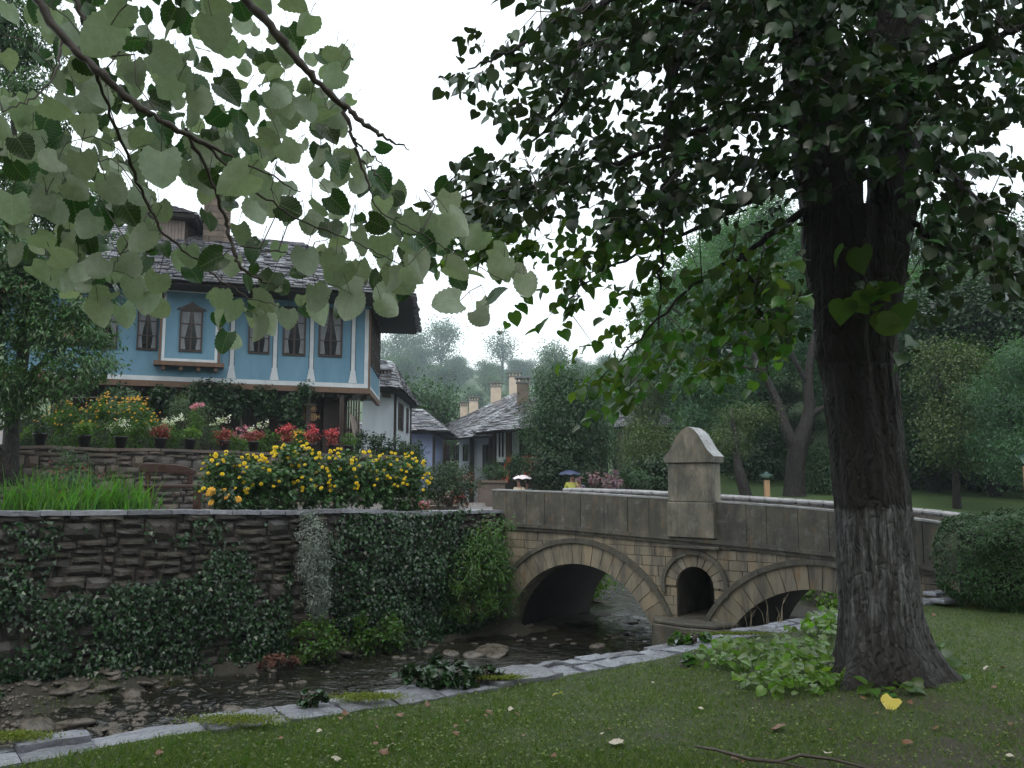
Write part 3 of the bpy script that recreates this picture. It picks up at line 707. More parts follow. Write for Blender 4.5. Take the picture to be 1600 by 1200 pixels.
# ashlar blocks
mb = MB(); r = random.Random(21); z = -1.62; row = 0
while z < .75:
    h = .155 * r.uniform(.92, 1.12); u_ = -.3 + r.uniform(-.3, 0)
    while u_ < 10.4:
        l = r.uniform(.26, .5); ua, ub = u_ + .005, u_ + l - .005; u_ += l
        za, zb = z + .005, z + h - .005
        ua = max(ua, -.25)
        if ub <= ua: continue
        if ua < NU < ub and za < NZ + .1:
            if NU - ua > ub - NU: ub = NU - .002
            else: ua = NU + .002
            if za < NZ and (ub < NU - .3 or ub < NU) : ub = min(ub, NU - NR) if ub < NU else ub
        nu = 6; nz = 3; vs = []; moved = 0
        for j in range(nz + 1):
            for i in range(nu + 1):
                U = lerp(ua, ub, i / nu); ZZ = min(lerp(za, zb, j / nz), ptop(U) - .757)
                for uc, R_, zc in ARCH:
                    d = math.hypot(U - uc, ZZ - zc); rm = R_ + .2
                    if d < rm: moved += 1; U = uc + (U - uc) * rm / max(d, .01); ZZ = zc + (ZZ - zc) * rm / max(d, .01)
                if ZZ > NZ:
                    d = math.hypot(U - NU, ZZ - NZ); rm = NR + .08
                    if d < rm: moved += 1; U = NU + (U - NU) * rm / max(d, .01); ZZ = NZ + (ZZ - NZ) * rm / max(d, .01)
                elif abs(U - NU) < NR: moved += 1; U = NU + math.copysign(NR, U - NU)
                vs.append((U, ZZ))
        if moved >= (nu + 1) * (nz + 1) - 3: continue
        if max(v[1] for v in vs) - min(v[1] for v in vs) < .02: continue
        j_ = r.uniform(-.004, .005); k = nu + 1
        P3 = [BR(a, -.012 + j_, b) for a, b in vs]
        fs = [(q * k + i, q * k + i + 1, (q + 1) * k + i + 1, (q + 1) * k + i) for q in range(nz) for i in range(nu)]
        rg = list(range(k)) + [q * k + nu for q in range(1, nz + 1)] + [nz * k + i for i in range(nu - 1, -1, -1)] + [q * k for q in range(nz - 1, 0, -1)]
        b0 = len(P3); P3 += [P3[q] + BR.w * .034 for q in rg]
        fs += [(rg[q], b0 + q, b0 + (q + 1) % len(rg), rg[(q + 1) % len(rg)]) for q in range(len(rg))]
        mb.add(P3, fs)
    z += h
mb.build('ashlar_facing', M['sand'], bridge)
def arc_blocks(uc, zc, r0, r1, n, w0, w1, a0=0, a1=math.pi, gap=.006, zmin=-1.7, sub=3):
    mb = MB()
    for i in range(n):
        a, b = a0 + (a1 - a0) * i / n, a0 + (a1 - a0) * (i + 1) / n
        if zc + (r0 + r1) / 2 * math.sin((a + b) / 2) < zmin: continue
        ga = gap / ((r0 + r1) / 2); j = R.uniform(-.004, .004); ro = r1 + R.uniform(-.004, .004)
        for k in range(sub):
            c, d = lerp(a + ga, b - ga, k / sub), lerp(a + ga, b - ga, (k + 1) / sub)
            pt = lambda t, rr, w: BR(uc - rr * math.cos(t), w, zc + rr * math.sin(t))
            ps = [pt(c, r0, w0 + j), pt(d, r0, w0 + j), pt(d, r0, w1), pt(c, r0, w1), pt(c, ro, w0 + j), pt(d, ro, w0 + j), pt(d, ro, w1), pt(c, ro, w1)]
            if k == 0: first = len(mb.v); mb.add(ps, [(3, 2, 1, 0), (4, 5, 6, 7), (0, 1, 5, 4), (3, 0, 4, 7)])
            else:
                last = k == sub - 1; base = len(mb.v); new = [ps[1], ps[2], ps[5], ps[6]]
                mb.v += [tuple(p) for p in new]; p_ = prev
                mb.f += [(p_[3], base + 1, base, p_[0]), (p_[1], base + 2, base + 3, p_[2]), (p_[0], base, base + 2, p_[1])]
                if last: mb.f += [(base, base + 1, base + 3, base + 2)]
            prev = (first + 1, first + 5, first + 6, first + 2) if k == 0 else (base, base + 2, base + 3, base + 1)
            # order: inner front, outer front, outer back, inner back
    return mb
for uc, R_, zc in ARCH:
    arc_blocks(uc, zc, R_, R_ + .37, 27, -.03, .4, zmin=-1.5).build('arch_ring', M['sand'], bridge)
    arc_blocks(uc, zc, R_ + .372, R_ + .455, 14, -.075, .05, zmin=-1.2, gap=.002).build('hood_moulding', M['parapet'], bridge)
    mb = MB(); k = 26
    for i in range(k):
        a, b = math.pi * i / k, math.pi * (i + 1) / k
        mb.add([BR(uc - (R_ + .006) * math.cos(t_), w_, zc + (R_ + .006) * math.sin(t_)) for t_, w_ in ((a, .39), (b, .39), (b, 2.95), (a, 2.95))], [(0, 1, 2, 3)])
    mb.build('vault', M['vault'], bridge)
arc_blocks(NU, NZ, NR, NR + .19, 11, -.034, .25).build('niche_ring', M['sand'], bridge)
arc_blocks(NU, NZ, NR + .192, NR + .265, 9, -.08, .05, a0=-.22, a1=math.pi + .22, gap=.002).build('niche_moulding', M['parapet'], bridge)
# plinth (cutwater)
pl = [(3.22, .1), (3.24, -.12), (3.42, -.42), (4.0, -.52), (4.52, -.42), (4.72, -.12), (4.74, .1)]
mb = MB()
for z0, z1, sc in ((-1.7, -.74, 1), (-.739, -.67, .97)):
    cu = 3.98; q = [(cu + (a - cu) * sc, b * sc) for a, b in pl]; n = len(q)
    mb.add([BR(a, b, z0) for a, b in q] + [BR(a, b, z1) for a, b in q], [tuple(range(n)), tuple(range(2 * n - 1, n - 1, -1))] + [(i, n + i, n + (i + 1) % n, (i + 1) % n) for i in range(n)])
mb.build('cutwater', M['parapet'], bridge, bevel=.02)
# cornice, parapets
def run(u0, u1, step, zlo, zhi, w0, w1, name, mat, gap=.003, bevel=0, seed=1, jw=.0):
    rr = random.Random(seed); mb = MB(); a = u0
    while a < u1 - .01:
        b = min(a + step * rr.uniform(.75, 1.25), u1); j = rr.uniform(-jw, jw); n = 3
        for k in range(n):
            c, d = lerp(a + gap, b - gap, k / n), lerp(a + gap, b - gap, (k + 1) / n)
            mb.box8([BR(c, w0 + j, zlo(c)), BR(d, w0 + j, zlo(d)), BR(d, w1, zlo(d)), BR(c, w1, zlo(c)), BR(c, w0 + j, zhi(c)), BR(d, w0 + j, zhi(d)), BR(d, w1, zhi(d)), BR(c, w1, zhi(c))])
        a = b
    return mb.build(name, mat, bridge, bevel=bevel)
P_ = lambda d: (lambda u: ptop(u) - d)
PU0, PU1 = 3.59, 4.376
run(-.25, 10.5, .9, P_(.752), P_(.69), -.05, .3, 'cornice', M['parapet'], jw=.002, seed=4)
run(-.25, 10.5, .8, P_(.689), P_(.625), -.09, .3, 'cornice', M['parapet'], jw=.002, seed=5)
for a, b, s_ in ((-.22, PU0 - .004, 1), (PU1 + .004, 10.5, 2)):
    run(a, b, .42, P_(.624), P_(.028), -.03, .19, 'parapet', M['parapet'], gap=.004, seed=s_, jw=.004)
    run(a, b, .9, P_(.027), P_(.0), -.036, .20, 'parapet_top', M['wettop'], gap=.002, seed=s_)
run(-.40, 10.5, .8, P_(.75), P_(.09), 2.77, 2.97, 'parapet', M['parapet'], seed=7, jw=.003)
run(-.43, 10.5, .9, P_(.089), P_(-.0), 2.73, 3.01, 'parapet_top', M['wettop'], seed=8, bevel=.03)
mb = MB()
for a in np.arange(-.3, 10.4, .3): mb.add([BR(a, .19, ptop(a) - .6), BR(a + .3, .19, ptop(a + .3) - .6), BR(a + .3, 2.78, ptop(a + .3) - .6), BR(a, 2.78, ptop(a) - .6)], [(0, 1, 2, 3)])
mb.build('deck', M['flag'], bridge)
# end walls of the abutments
mb = MB(); mb.fbox(BR, -.25, -.05, .06, 2.9, -1.6, ptop(-.2) - .62); mb.build('abutment', M['parapet'], bridge); mb = MB(); mb.fbox(BR, 7.75, 8.0, .06, 2.9, -1.6, ptop(8) - .63); mb.build('abutment', M['parapet'], bridge)
# pier
pier = MB(); j_ = 1.22
pier.fbox(BR, PU0 - .02, PU1 + .02, -.13, .24, ptop(4) - .622, j_ - .004); pier.fbox(BR, PU0, PU1, -.125, .23, j_, 1.86)
po = pier.build('pier', M['pier'], bridge, bevel=.012)
hw = .44; half = [(hw, 1.862), (hw + .01, 1.96), (.40, 2.01), (.34, 2.07), (.29, 2.15), (.245, 2.235), (.19, 2.32), (.12, 2.395), (.05, 2.44), (0, 2.455)]
uc_ = (PU0 + PU1) / 2; outl = [(uc_ + a, z) for a, z in half] + [(uc_ - a, z) for a, z in half[::-1][1:]]
cp = MB(); cp.prism(BR, outl, -.165, .27); cp.build('pier_cap', M['pier'], po, bevel=.008)
tp = MB(); ol = [(uc_ + a, z) for a, z in half[1:]] + [(uc_ - a, z) for a, z in half[::-1][1:-1]]
for p, q in zip(ol, ol[1:]):
    nx_, nz_ = (p[1] - q[1]), (q[0] - p[0]); l = math.hypot(nx_, nz_); nx_, nz_ = -nx_ / l * -.006, -nz_ / l * .006
    tp.add([BR(p[0], -.168, p[1] + .004), BR(q[0], -.168, q[1] + .004), BR(q[0], .273, q[1] + .004), BR(p[0], .273, p[1] + .004)], [(0, 1, 2, 3)])
tp.build('cap_top', M['wettop'], po)
cn = MB(); cn.fbox(BR, 3.52, 4.46, -.13, .0, ptop(4) - .80, ptop(4) - .753); cn.build('corbel', M['parapet'], po, bevel=.008)
# ================================================================ THE BIG LINDEN ON THE LAWN
TD = 6.8
def tz(px, py, d=TD): return at(px, py, d)
prof = [(1085, 1300, 1490), (1062, 1304, 1474), (1040, 1309, 1462), (1000, 1312, 1443), (950, 1313, 1432), (880, 1309, 1425), (795, 1305, 1418), (700, 1297, 1408), (600, 1287, 1397), (520, 1274, 1397), (440, 1268, 1408), (390, 1260, 1415), (340, 1258, 1424)]
pz_, pcx, pr_ = [], [], []
for py, a, b in prof:
    pa, pb = tz(a, py), tz(b, py); pz_.append(pa[2]); pcx.append((pa[0] + pb[0]) / 2); pr_.append((pb[0] - pa[0]) / 2)
pz_ = np.array(pz_); pcx = np.array(pcx); pr_ = np.array(pr_)
tree = empty('linden_tree', (3.0, 6.8, 0), 'large dark linden with a whitewashed forked trunk on the lawn before the bridge', 'tree')
nz, na = 150, 110
zz = np.linspace(-.25, pz_[-1], nz); th = np.linspace(0, 2 * math.pi, na, endpoint=False)
ZZ, TH = np.meshgrid(zz, th, indexing='ij')
cx = np.interp(zz, pz_, pcx)[:, None]; r0 = np.interp(zz, pz_, pr_)[:, None]; r0 = np.minimum(r0, .48)
flute = .045 * np.cos(5 * TH + .5 + .5 * ZZ) + .03 * np.cos(8 * TH + 1.2 - .3 * ZZ) + .025 * fbm(np.cos(TH) * 2, np.sin(TH) * 2, ZZ * .6, 2)
groove = -.20 * np.exp(-((TH - 4.95 + .05 * ZZ) / .16) ** 2) * sstep(1.0, 2.6, ZZ)
rough = .010 * fbm(np.cos(TH) * 9, np.sin(TH) * 9, ZZ * 1.6, 2, 3)
knob = .10 * np.exp(-(((ZZ - 2.62) / .12) ** 2 + ((TH - 3.4) / .4) ** 2)) + .07 * np.exp(-(((ZZ - 3.3) / .16) ** 2 + ((TH - 3.3) / .5) ** 2))
root = np.exp(-np.maximum(ZZ, 0) / .16) * (.16 * np.maximum(0, np.cos(3 * TH + 1.0)) ** 2 + .10 * np.maximum(0, np.cos(5 * TH)) ** 3)
RR = r0 * (1 + flute + groove + knob) + rough + root
dy = np.where(ZZ > 2.5, .85, .95)
Vt = np.stack([cx + RR * np.cos(TH), TD + RR * np.sin(TH) * dy, ZZ], -1).reshape(-1, 3)
i, j = np.meshgrid(np.arange(nz - 1), np.arange(na), indexing='ij'); i = i.ravel(); j = j.ravel(); j2 = (j + 1) % na
trunk = mesh_np('trunk', Vt, [np.stack([i * na + j, i * na + j2, (i + 1) * na + j2, (i + 1) * na + j], -1)], M['barkw'], tree, True)
def limb_mesh(name, pts, mat, parent, na=28, amp=.06):
    P = np.array([p[:3] for p in pts], float); r_ = np.array([p[3] for p in pts]); n = 60
    t = np.linspace(0, len(P) - 1, n); q = [np.interp(t, np.arange(len(P)), P[:, k]) for k in range(3)]; rr = np.interp(t, np.arange(len(P)), r_)
    mb = MB(); mb.tube(list(zip(*q)), list(rr), na, cap=False); V = np.array(mb.v); Cn = np.repeat(np.stack(q, -1), na, 0)
    nrmv = V - Cn; V = Cn + nrmv * (1 + amp * 2.5 * fbm(V[:, 0], V[:, 1], V[:, 2] * .3, 7, 3) + amp * .8)[:, None]
    return mesh_np(name, V, [np.array(mb.f)], mat, parent, True)
def PL(l, d=TD): return [(*at(a, b, dd if dd else d), rr) for a, b, dd, rr in l]
limb_mesh('limb', PL([(1322, 470, 6.8, .2), (1305, 390, 6.8, .25), (1297, 310, 6.8, .25), (1282, 200, 6.85, .235), (1262, 90, 6.9, .22), (1245, -20, 7, .2), (1230, -200, 7.1, .16), (1190, -420, 7.2, .1)]), M['bark'], tree)
limb_mesh('limb', PL([(1368, 480, 6.8, .15), (1380, 400, 6.75, .19), (1393, 300, 6.7, .19), (1400, 200, 6.7, .2), (1402, 90, 6.7, .2), (1398, -20, 6.7, .19), (1410, -200, 6.6, .15), (1440, -420, 6.5, .1)]), M['bark'], tree)
limb_mesh('limb', PL([(1262, 130, 6.8, .10), (1225, 40, 6.7, .095), (1205, -40, 6.6, .09), (1120, -170, 6.4, .07), (960, -260, 6.1, .05), (800, -300, 5.9, .03)]), M['bark'], tree)
BRN = [  # thin hanging boughs (px, py, depth, radius)
 [(1225, 60, 6.7, .05), (1150, 20, 6.5, .04), (1090, 5, 6.4, .035), (1050, 120, 6.3, .03), (1040, 240, 6.3, .024), (1036, 330, 6.3, .017), (1036, 430, 6.3, .01), (1025, 520, 6.3, .006)],
 [(1090, 5, 6.4, .035), (1010, -10, 6.3, .03), (930, 5, 6.2, .028), (895, 110, 6.1, .02), (865, 190, 6.0, .014), (832, 225, 6, .008)],
 [(930, 5, 6.2, .026), (860, 40, 6, .018), (800, 80, 5.9, .012), (730, 110, 5.8, .006)],
 [(1250, 200, 6.8, .05), (1180, 180, 6.6, .035), (1100, 200, 6.5, .03), (1000, 240, 6.4, .022), (900, 280, 6.3, .016), (780, 300, 6.2, .011), (700, 310, 6.2, .005)],
 [(1260, 280, 6.8, .04), (1200, 300, 6.7, .03), (1140, 330, 6.6, .02), (1060, 370, 6.5, .014), (960, 410, 6.4, .010), (880, 470, 6.4, .005)],
 [(1255, 330, 6.8, .035), (1200, 370, 6.5, .025), (1160, 400, 6.3, .018), (1178, 460, 6.2, .013), (1190, 520, 6.2, .009), (1200, 590, 6.2, .004)],
 [(1160, 400, 6.3, .018), (1100, 430, 6.2, .013), (1050, 480, 6.1, .01), (990, 540, 6.1, .007), (930, 600, 6.1, .004)],
 [(1430, 240, 6.7, .05), (1480, 270, 6.6, .04), (1540, 330, 6.4, .03), (1610, 400, 6.2, .02)],
 [(1430, 120, 6.7, .05), (1490, 90, 6.6, .04), (1560, 60, 6.4, .03), (1640, 20, 6.2, .02)],
 [(1410, 330, 6.7, .03), (1460, 380, 6.4, .02), (1530, 410, 6.2, .014), (1590, 430, 6.1, .006)],
 [(1385, 430, 6.5, .014), (1372, 450, 6.4, .012), (1380, 480, 6.3, .009), (1400, 515, 6.3, .004)],
]
mb = MB()
def smooth_line(P, n=6):
    P = np.array(P, float); t = np.linspace(0, len(P) - 1, (len(P) - 1) * n + 1)
    q = np.stack([np.interp(t, np.arange(len(P)), P[:, k]) for k in range(P.shape[1])], -1)
    for _ in range(2): q[1:-1] = (q[:-2] + 2 * q[1:-1] + q[2:]) / 4
    return q
NODE = []
for b_ in BRN:
    q = smooth_line([(*at(a, b, d), r) for a, b, d, r in b_]); q[:, :3] += .012 * rs.randn(len(q), 3) * (q[:, 3:4] < .03)
    mb.tube([p[:3] for p in q], [p[3] for p in q], 7); NODE.append(q[:, :3])
NODE = np.concatenate(NODE)
GRID = {  # density of foliage, 50 px survey cells starting at column x = 650
 -100: '00007777777777777777', -50: '00067888888888888888',
 0:   '01028899999999897657', 50:  '02378898997899988275', 100: '05667857996589988464', 150: '01366626987689998851',
 200: '00017577977789999612', 250: '05788888878868888843', 300: '59986578864443339886', 350: '37764464112541048899',
 400: '00113535447523234567', 450: '00046334667730033110', 500: '00001355566502031000', 550: '00000373542210100000', 600: '00000221000000000000'}
P, Tt, Nn, Sz, lowf = [], [], [], [], []
tw = MB()
for row, s_ in GRID.items():
    for ci, ch in enumerate(s_):
        d9 = int(ch) / 9.0
        if d9 == 0: continue
        lam = 15.5 * d9 ** 1.9; ns = rs.poisson(lam) if row >= 0 else rs.poisson(lam * .8)
        for q in range(ns):
            px = 650 + 50 * ci + rs.rand() * 50; py = row + rs.rand() * 50
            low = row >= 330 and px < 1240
            if 1262 < px < 1400 and 300 < py < 600 and not (1320 < px < 1425 and 400 < py < 540) and rs.rand() < .9: continue
            dd = rs.uniform(5.3, 8.2) if not low else rs.uniform(5.9, 6.7)
            if 1245 < px < 1425 and py > 215 and rs.rand() < .78: continue
            if 1210 < px < 1440: dd = rs.uniform(5.0, 6.4) if rs.rand() < .75 else rs.uniform(7.2, 8.4)
            p0 = np.array(at(px, py, dd)); out_ = p0 - np.array([3, 6.8, p0[2]]); out_ /= max(.2, np.linalg.norm(out_))
            dr = out_ * .8 + rs.randn(3) * .45 + np.array([0, 0, -.55]); dr /= np.linalg.norm(dr)
            L_ = rs.uniform(.14, .3); nl = rs.randint(4, 7); pts = [p0 - dr * L_ * .5 + np.array([0, 0, -.1 * a * a * L_]) + dr * L_ * a for a in np.linspace(0, 1, nl)]
            if rs.rand() < .6: tw.tube([tuple(pts[0]), tuple(pts[nl // 2]), tuple(pts[-1])], [.003, .0022, .0012], 3, cap=False)
            if rs.rand() < .22:
                k = np.argmin(((NODE - pts[0]) ** 2).sum(1)); a = NODE[k]; l_ = np.linalg.norm(a - pts[0])
                if l_ < 1.1:
                    m_ = (a + pts[0]) / 2 + np.array([0, 0, .12 * l_]) + rs.randn(3) * .04; tw.tube([tuple(a), tuple(m_), tuple(pts[0])], [.006, .0045, .003], 4, cap=False)
            for k, pp in enumerate(pts):
                side = np.cross(dr, [0, 0, 1.0]) * (1 if k % 2 else -1)
                t_ = side * .55 + np.array([0, 0, -.75]) + dr * .25 + rs.randn(3) * .3
                n_ = np.array([0, 0, .55]) + rs.randn(3) * .55 + out_ * .45
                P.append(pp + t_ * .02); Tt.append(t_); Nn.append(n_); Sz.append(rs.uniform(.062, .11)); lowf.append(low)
P, Tt, Nn, Sz, lowf = map(np.array, (P, Tt, Nn, Sz, lowf))
# upper crown, out of the frame: shades the lawn
pu, ou, _ = clumps([(2.6, 7.6, 9.0, 3.8, 3.4, 2.4), (0.6, 6.9, 8.4, 2.2, 2.2, 1.5), (5.6, 6.8, 8.2, 2.4, 2.6, 1.8), (3.0, 4.6, 7.6, 2.6, 2.0, 1.3)], 260, 3400, .5, .3, seed=8)
NU_, TU_ = orient(len(pu), ou, .8, .4, .5, .5, 9)
ncr = P[~lowf]
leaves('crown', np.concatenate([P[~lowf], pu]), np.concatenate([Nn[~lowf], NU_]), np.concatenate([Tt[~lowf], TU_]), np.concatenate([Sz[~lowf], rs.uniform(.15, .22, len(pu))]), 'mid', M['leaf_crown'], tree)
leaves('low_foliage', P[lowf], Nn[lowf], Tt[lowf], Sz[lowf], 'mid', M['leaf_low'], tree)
mb.build('boughs', M['bark'], tree, True); tw.build('twigs', M['twig'], tree)
# sucker leaves hanging against the trunk
sp = [(1345, 405, 44), (1318, 398, 34), (1330, 480, 40), (1352, 470, 46), (1378, 468, 50), (1400, 478, 50), (1415, 492, 44), (1388, 505, 46), (1372, 520, 40), (1398, 528, 38), (1320, 488, 44), (1360, 496, 38), (1405, 462, 40)]
P = [at(a, b - c * .4, 6.05 + .05 * (k % 4)) for k, (a, b, c) in enumerate(sp)]; n = len(P)
leaves('sucker_leaves', P, rs.randn(n, 3) * .35 + [0, .6, .7], rs.randn(n, 3) * .4 + [0, 0, -1], [c * 6.1 / F for _, _, c in sp], 'mid', M['leaf_low'], tree)

# ================================================================ THE NEAR LINDEN: boughs hanging in at the upper left
near = empty('linden_tree', (-3.2, -.6, 0), 'near linden with pale broad leaves hanging in front of the blue house', 'tree')
limb_mesh('trunk', [(-3.2, -.6, -.1, .38), (-3.2, -.6, .6, .28), (-3.15, -.5, 1.8, .25), (-2.9, -.2, 3.0, .22), (-2.5, .3, 3.9, .17), (-2.2, .9, 4.8, .13), (-2.0, 1.4, 6, .08)], M['bark'], near)
NB = [
 [(-250, -330, 2.2, .040), (-60, -120, 2.25, .026), (45, -20, 2.3, .0175), (95, 55, 2.3, .0165), (160, 118, 2.3, .015), (205, 160, 2.32, .0135), (262, 195, 2.35, .012), (320, 226, 2.4, .008), (400, 262, 2.45, .004), (470, 300, 2.5, .002)],
 [(-200, -420, 2.4, .040), (200, -170, 2.4, .026), (365, -20, 2.4, .0185), (430, 50, 2.42, .0165), (480, 112, 2.45, .0145), (535, 165, 2.5, .012), (570, 195, 2.5, .010), (605, 217, 2.5, .006), (640, 235, 2.5, .002)],
 [(535, 165, 2.5, .009), (552, 215, 2.5, .007), (565, 262, 2.52, .005), (590, 330, 2.55, .003), (650, 360, 2.6, .0025), (720, 400, 2.6, .0018), (790, 440, 2.6, .001)],
 [(552, 215, 2.5, .005), (575, 240, 2.5, .0035), (598, 258, 2.5, .002)], [(565, 250, 2.52, .004), (590, 275, 2.5, .0028), (612, 296, 2.5, .0012)],
 [(60, -80, 2.0, .012), (112, -8, 2.0, .010), (134, 38, 2.0, .007), (150, 90, 2.05, .003)],
 [(150, 112, 2.3, .008), (180, 200, 2.5, .007), (228, 310, 2.7, .0065), (252, 362, 2.75, .006), (300, 400, 2.8, .005), (345, 440, 2.8, .004), (400, 470, 2.8, .0025), (440, 480, 2.8, .001)],
 [(250, 366, 2.75, .004), (205, 375, 2.75, .003), (185, 400, 2.75, .0022), (176, 425, 2.75, .001)],
 [(290, 200, 2.4, .007), (330, 280, 2.5, .007), (352, 345, 2.6, .0075), (366, 395, 2.6, .007), (375, 418, 2.6, .006), (410, 440, 2.7, .004), (445, 450, 2.7, .002)],
 [(95, 60, 2.3, .005), (90, 110, 2.2, .004), (60, 150, 2.1, .003), (5, 175, 2.0, .002)],
 [(375, 385, 2.8, .003), (430, 392, 2.8, .0035), (470, 400, 2.8, .003), (500, 440, 2.8, .0015)],
 [(320, 226, 2.4, .006), (400, 300, 2.5, .005), (470, 345, 2.6, .004), (560, 380, 2.7, .003), (640, 420, 2.7, .002)],
]
mb = MB(); NODE2 = []
for b_ in NB:
    q = smooth_line([(*at(a, b, d * .84), r * .66) for a, b, d, r in b_], 8); q[1:-1, :3] += .0025 * rs.randn(len(q) - 2, 3)
    mb.tube([p[:3] for p in q], [max(.0012, p[3] * (1 + .12 * rs.randn())) for p in q], 8); NODE2.append(q[:, :3])
q = smooth_line([(-2.5, .3, 3.9, .12), (-1.6, 1.5, 3.9, .06), (*at(-60, -120, 2.25), .024)], 8); mb.tube([p[:3] for p in q], [p[3] for p in q], 10)
q = smooth_line([(-2.2, .9, 4.8, .09), (-1.4, 1.9, 4.6, .05), (*at(200, -170, 2.4), .024)], 8); mb.tube([p[:3] for p in q], [p[3] for p in q], 10)
mb.build('boughs', M['twig'], near, True)
NODE2 = np.concatenate(NODE2)
big = [  # survey of the most prominent leaves: centre, width px, tip angle (deg from down, + = to the right), shows (u)nderside or (t)op
 (335, 48, 74, 12, 'u'), (152, 62, 86, -40, 'u'), (205, 25, 70, 20, 'u'), (255, 268, 80, 8, 'u'), (365, 288, 78, -55, 'u'), (20, 328, 62, 5, 'u'), (128, 262, 60, 10, 'u'),
 (45, 222, 56, -15, 'u'), (78, 180, 60, 30, 'u'), (30, 180, 50, -20, 'u'), (70, 292, 52, 0, 'u'), (180, 300, 58, 40, 'u'), (262, 95, 66, 60, 'u'), (440, 140, 58, 10, 'u'), (478, 175, 56, -20, 'u'),
 (225, 222, 52, -10, 'u'), (198, 130, 52, 0, 'u'), (345, 222, 46, -20, 'u'), (300, 270, 50, 15, 'u'), (460, 5, 60, 70, 'u'), (130, 130, 52, -30, 'u'), (405, 330, 54, 20, 'u'), (375, 370, 48, 10, 'u'),
 (697, 478, 60, -70, 'u'), (822, 446, 50, 10, 'u'), (752, 498, 44, 40, 'u'), (760, 482, 40, 35, 'u'), (655, 415, 56, 10, 'u'), (610, 440, 54, -10, 'u'), (545, 480, 56, -15, 'u'), (500, 488, 52, 0, 'u'),
 (560, 380, 60, 10, 'u'), (480, 410, 58, 5, 'u'), (530, 430, 50, -20, 'u'), (195, 495, 46, 20, 'u'), (158, 470, 52, -50, 'u'), (208, 455, 52, 0, 'u'), (245, 445, 48, -10, 'u'), (350, 500, 46, -10, 'u'),
 (345, 470, 44, 0, 'u'), (395, 512, 50, -20, 'u'), (425, 505, 46, 30, 'u'), (450, 500, 42, 0, 'u'), (600, 330, 46, 0, 'u'), (520, 300, 52, 5, 'u'), (560, 290, 44, 20, 'u'), (500, 250, 46, 0, 'u'), (545, 245, 40, 0, 'u'),
 (715, 350, 60, 40, 'u'), (745, 375, 50, 50, 'u'), (640, 350, 50, 40, 't'), (690, 385, 48, 30, 't'), (590, 352, 48, 60, 't'), (490, 350, 56, 50, 't'), (455, 330, 52, 60, 't'), (520, 365, 50, 20, 't'),
 (400, 485, 34, 80, 't'), (740, 435, 44, 30, 't'), (780, 400, 42, 40, 'u'), (355, 130, 44, 40, 't'), (300, 40, 44, 0, 't'), (380, 15, 48, 30, 't'), (420, 100, 46, 30, 't'), (250, 165, 48, 60, 't'),
 (310, 130, 50, 70, 't'), (390, 205, 52, 60, 't'), (350, 195, 50, 40, 't'), (430, 230, 44, 50, 't'), (508, 90, 34, 60, 't'), (510, 240, 30, 30, 't'), (100, 370, 38, 0, 't'), (60, 380, 50, 20, 'u'), (110, 400, 50, -20, 'u'),
 (160, 350, 48, 10, 'u'), (200, 390, 46, -20, 'u'), (150, 420, 52, -40, 'u'), (105, 440, 48, 0, 'u'), (60, 430, 44, 40, 'u'), (250, 330, 44, 10, 'u'), (180, 330, 44, -30, 'u'), (25, 400, 48, 10, 'u'), (300, 395, 40, 30, 'u'), (288, 410, 40, 0, 'u')]
P, N_, T_v, Z_, kk = [], [], [], [], []
def put(px, py, w, ang, k, d=None):
    size = R.uniform(.078, .098); w *= .88; dd = d or min(3.4, size * F / w * 1.0)
    size = w * dd / F / 1.14
    a = rad(ang); dn = np.array([math.sin(a), 0, -math.cos(a)])
    c = np.array(at(px, py, dd)); v = c - np.array([0, 0, CAMZ]); v /= np.linalg.norm(v)
    t_ = dn + v * R.uniform(-.35, .5); t_ /= np.linalg.norm(t_)
    n_ = v * 1.0 + rs.randn(3) * .5 + np.array([0, 0, .2])
    if k == 't': n_ = np.array([0, 0, .35]) - v * .9 + rs.randn(3) * .4
    P.append(c - t_ * size * .5); N_.append(n_); T_v.append(t_); Z_.append(size); kk.append(R.choice([0, 1, 1, 2]))
for e in big: put(*e)
G2 = ['98986687640000000', '36898578852000000', '45798766784100000', '87779887887200000', '99889998867400000', '99989999867710000', '98976347866774100', '67787223457788610', '67888533378898852', '12376146677875431', '00011024332110100']
for ri, s_ in enumerate(G2):
    for ci, ch in enumerate(s_):
        v = int(ch) / 9
        for q in range(rs.poisson(8.0 * v ** 1.8)):
            px = ci * 50 + rs.rand() * 50; py = ri * 50 + rs.rand() * 50 - 8; small = rs.rand() < .62
            put(px, py, rs.uniform(25, 39) if small else rs.uniform(38, 56), rs.uniform(-60, 60), 't' if rs.rand() < (.52 if small else .22) else 'u')
for q in range(160):   # beyond the frame
    px = rs.uniform(-500, 600); py = rs.uniform(-420, -10) if px > 0 else rs.uniform(-400, 380)
    put(px, py, rs.uniform(45, 75), rs.uniform(-60, 60), 'u')
P, N_, T_v, Z_, kk = map(np.array, (P, N_, T_v, Z_, kk))
parts = []; uvs = []
for q, tm in enumerate(('hi', 'hi2', 'hi3')):
    s_ = kk == q; V, Fs, uv = leaf_arrays(P[s_], N_[s_], T_v[s_], Z_[s_], tm); parts.append((V, Fs)); uvs.append(uv)
V, Fs = merge(parts)
mesh_np('crown', V, Fs, M['leaf_near'], near, True, np.concatenate(uvs))
pu, ou, _ = clumps([(-3.2, -2.2, 6.6, 3.6, 3.2, 2.2), (-6.2, 1.4, 6.2, 2.6, 2.6, 1.9), (.6, -2.6, 6.8, 3.0, 2.6, 1.8), (-2.4, 1.6, 7.2, 2.0, 1.8, 1.4)], 240, 4200, .5, .25, seed=18)
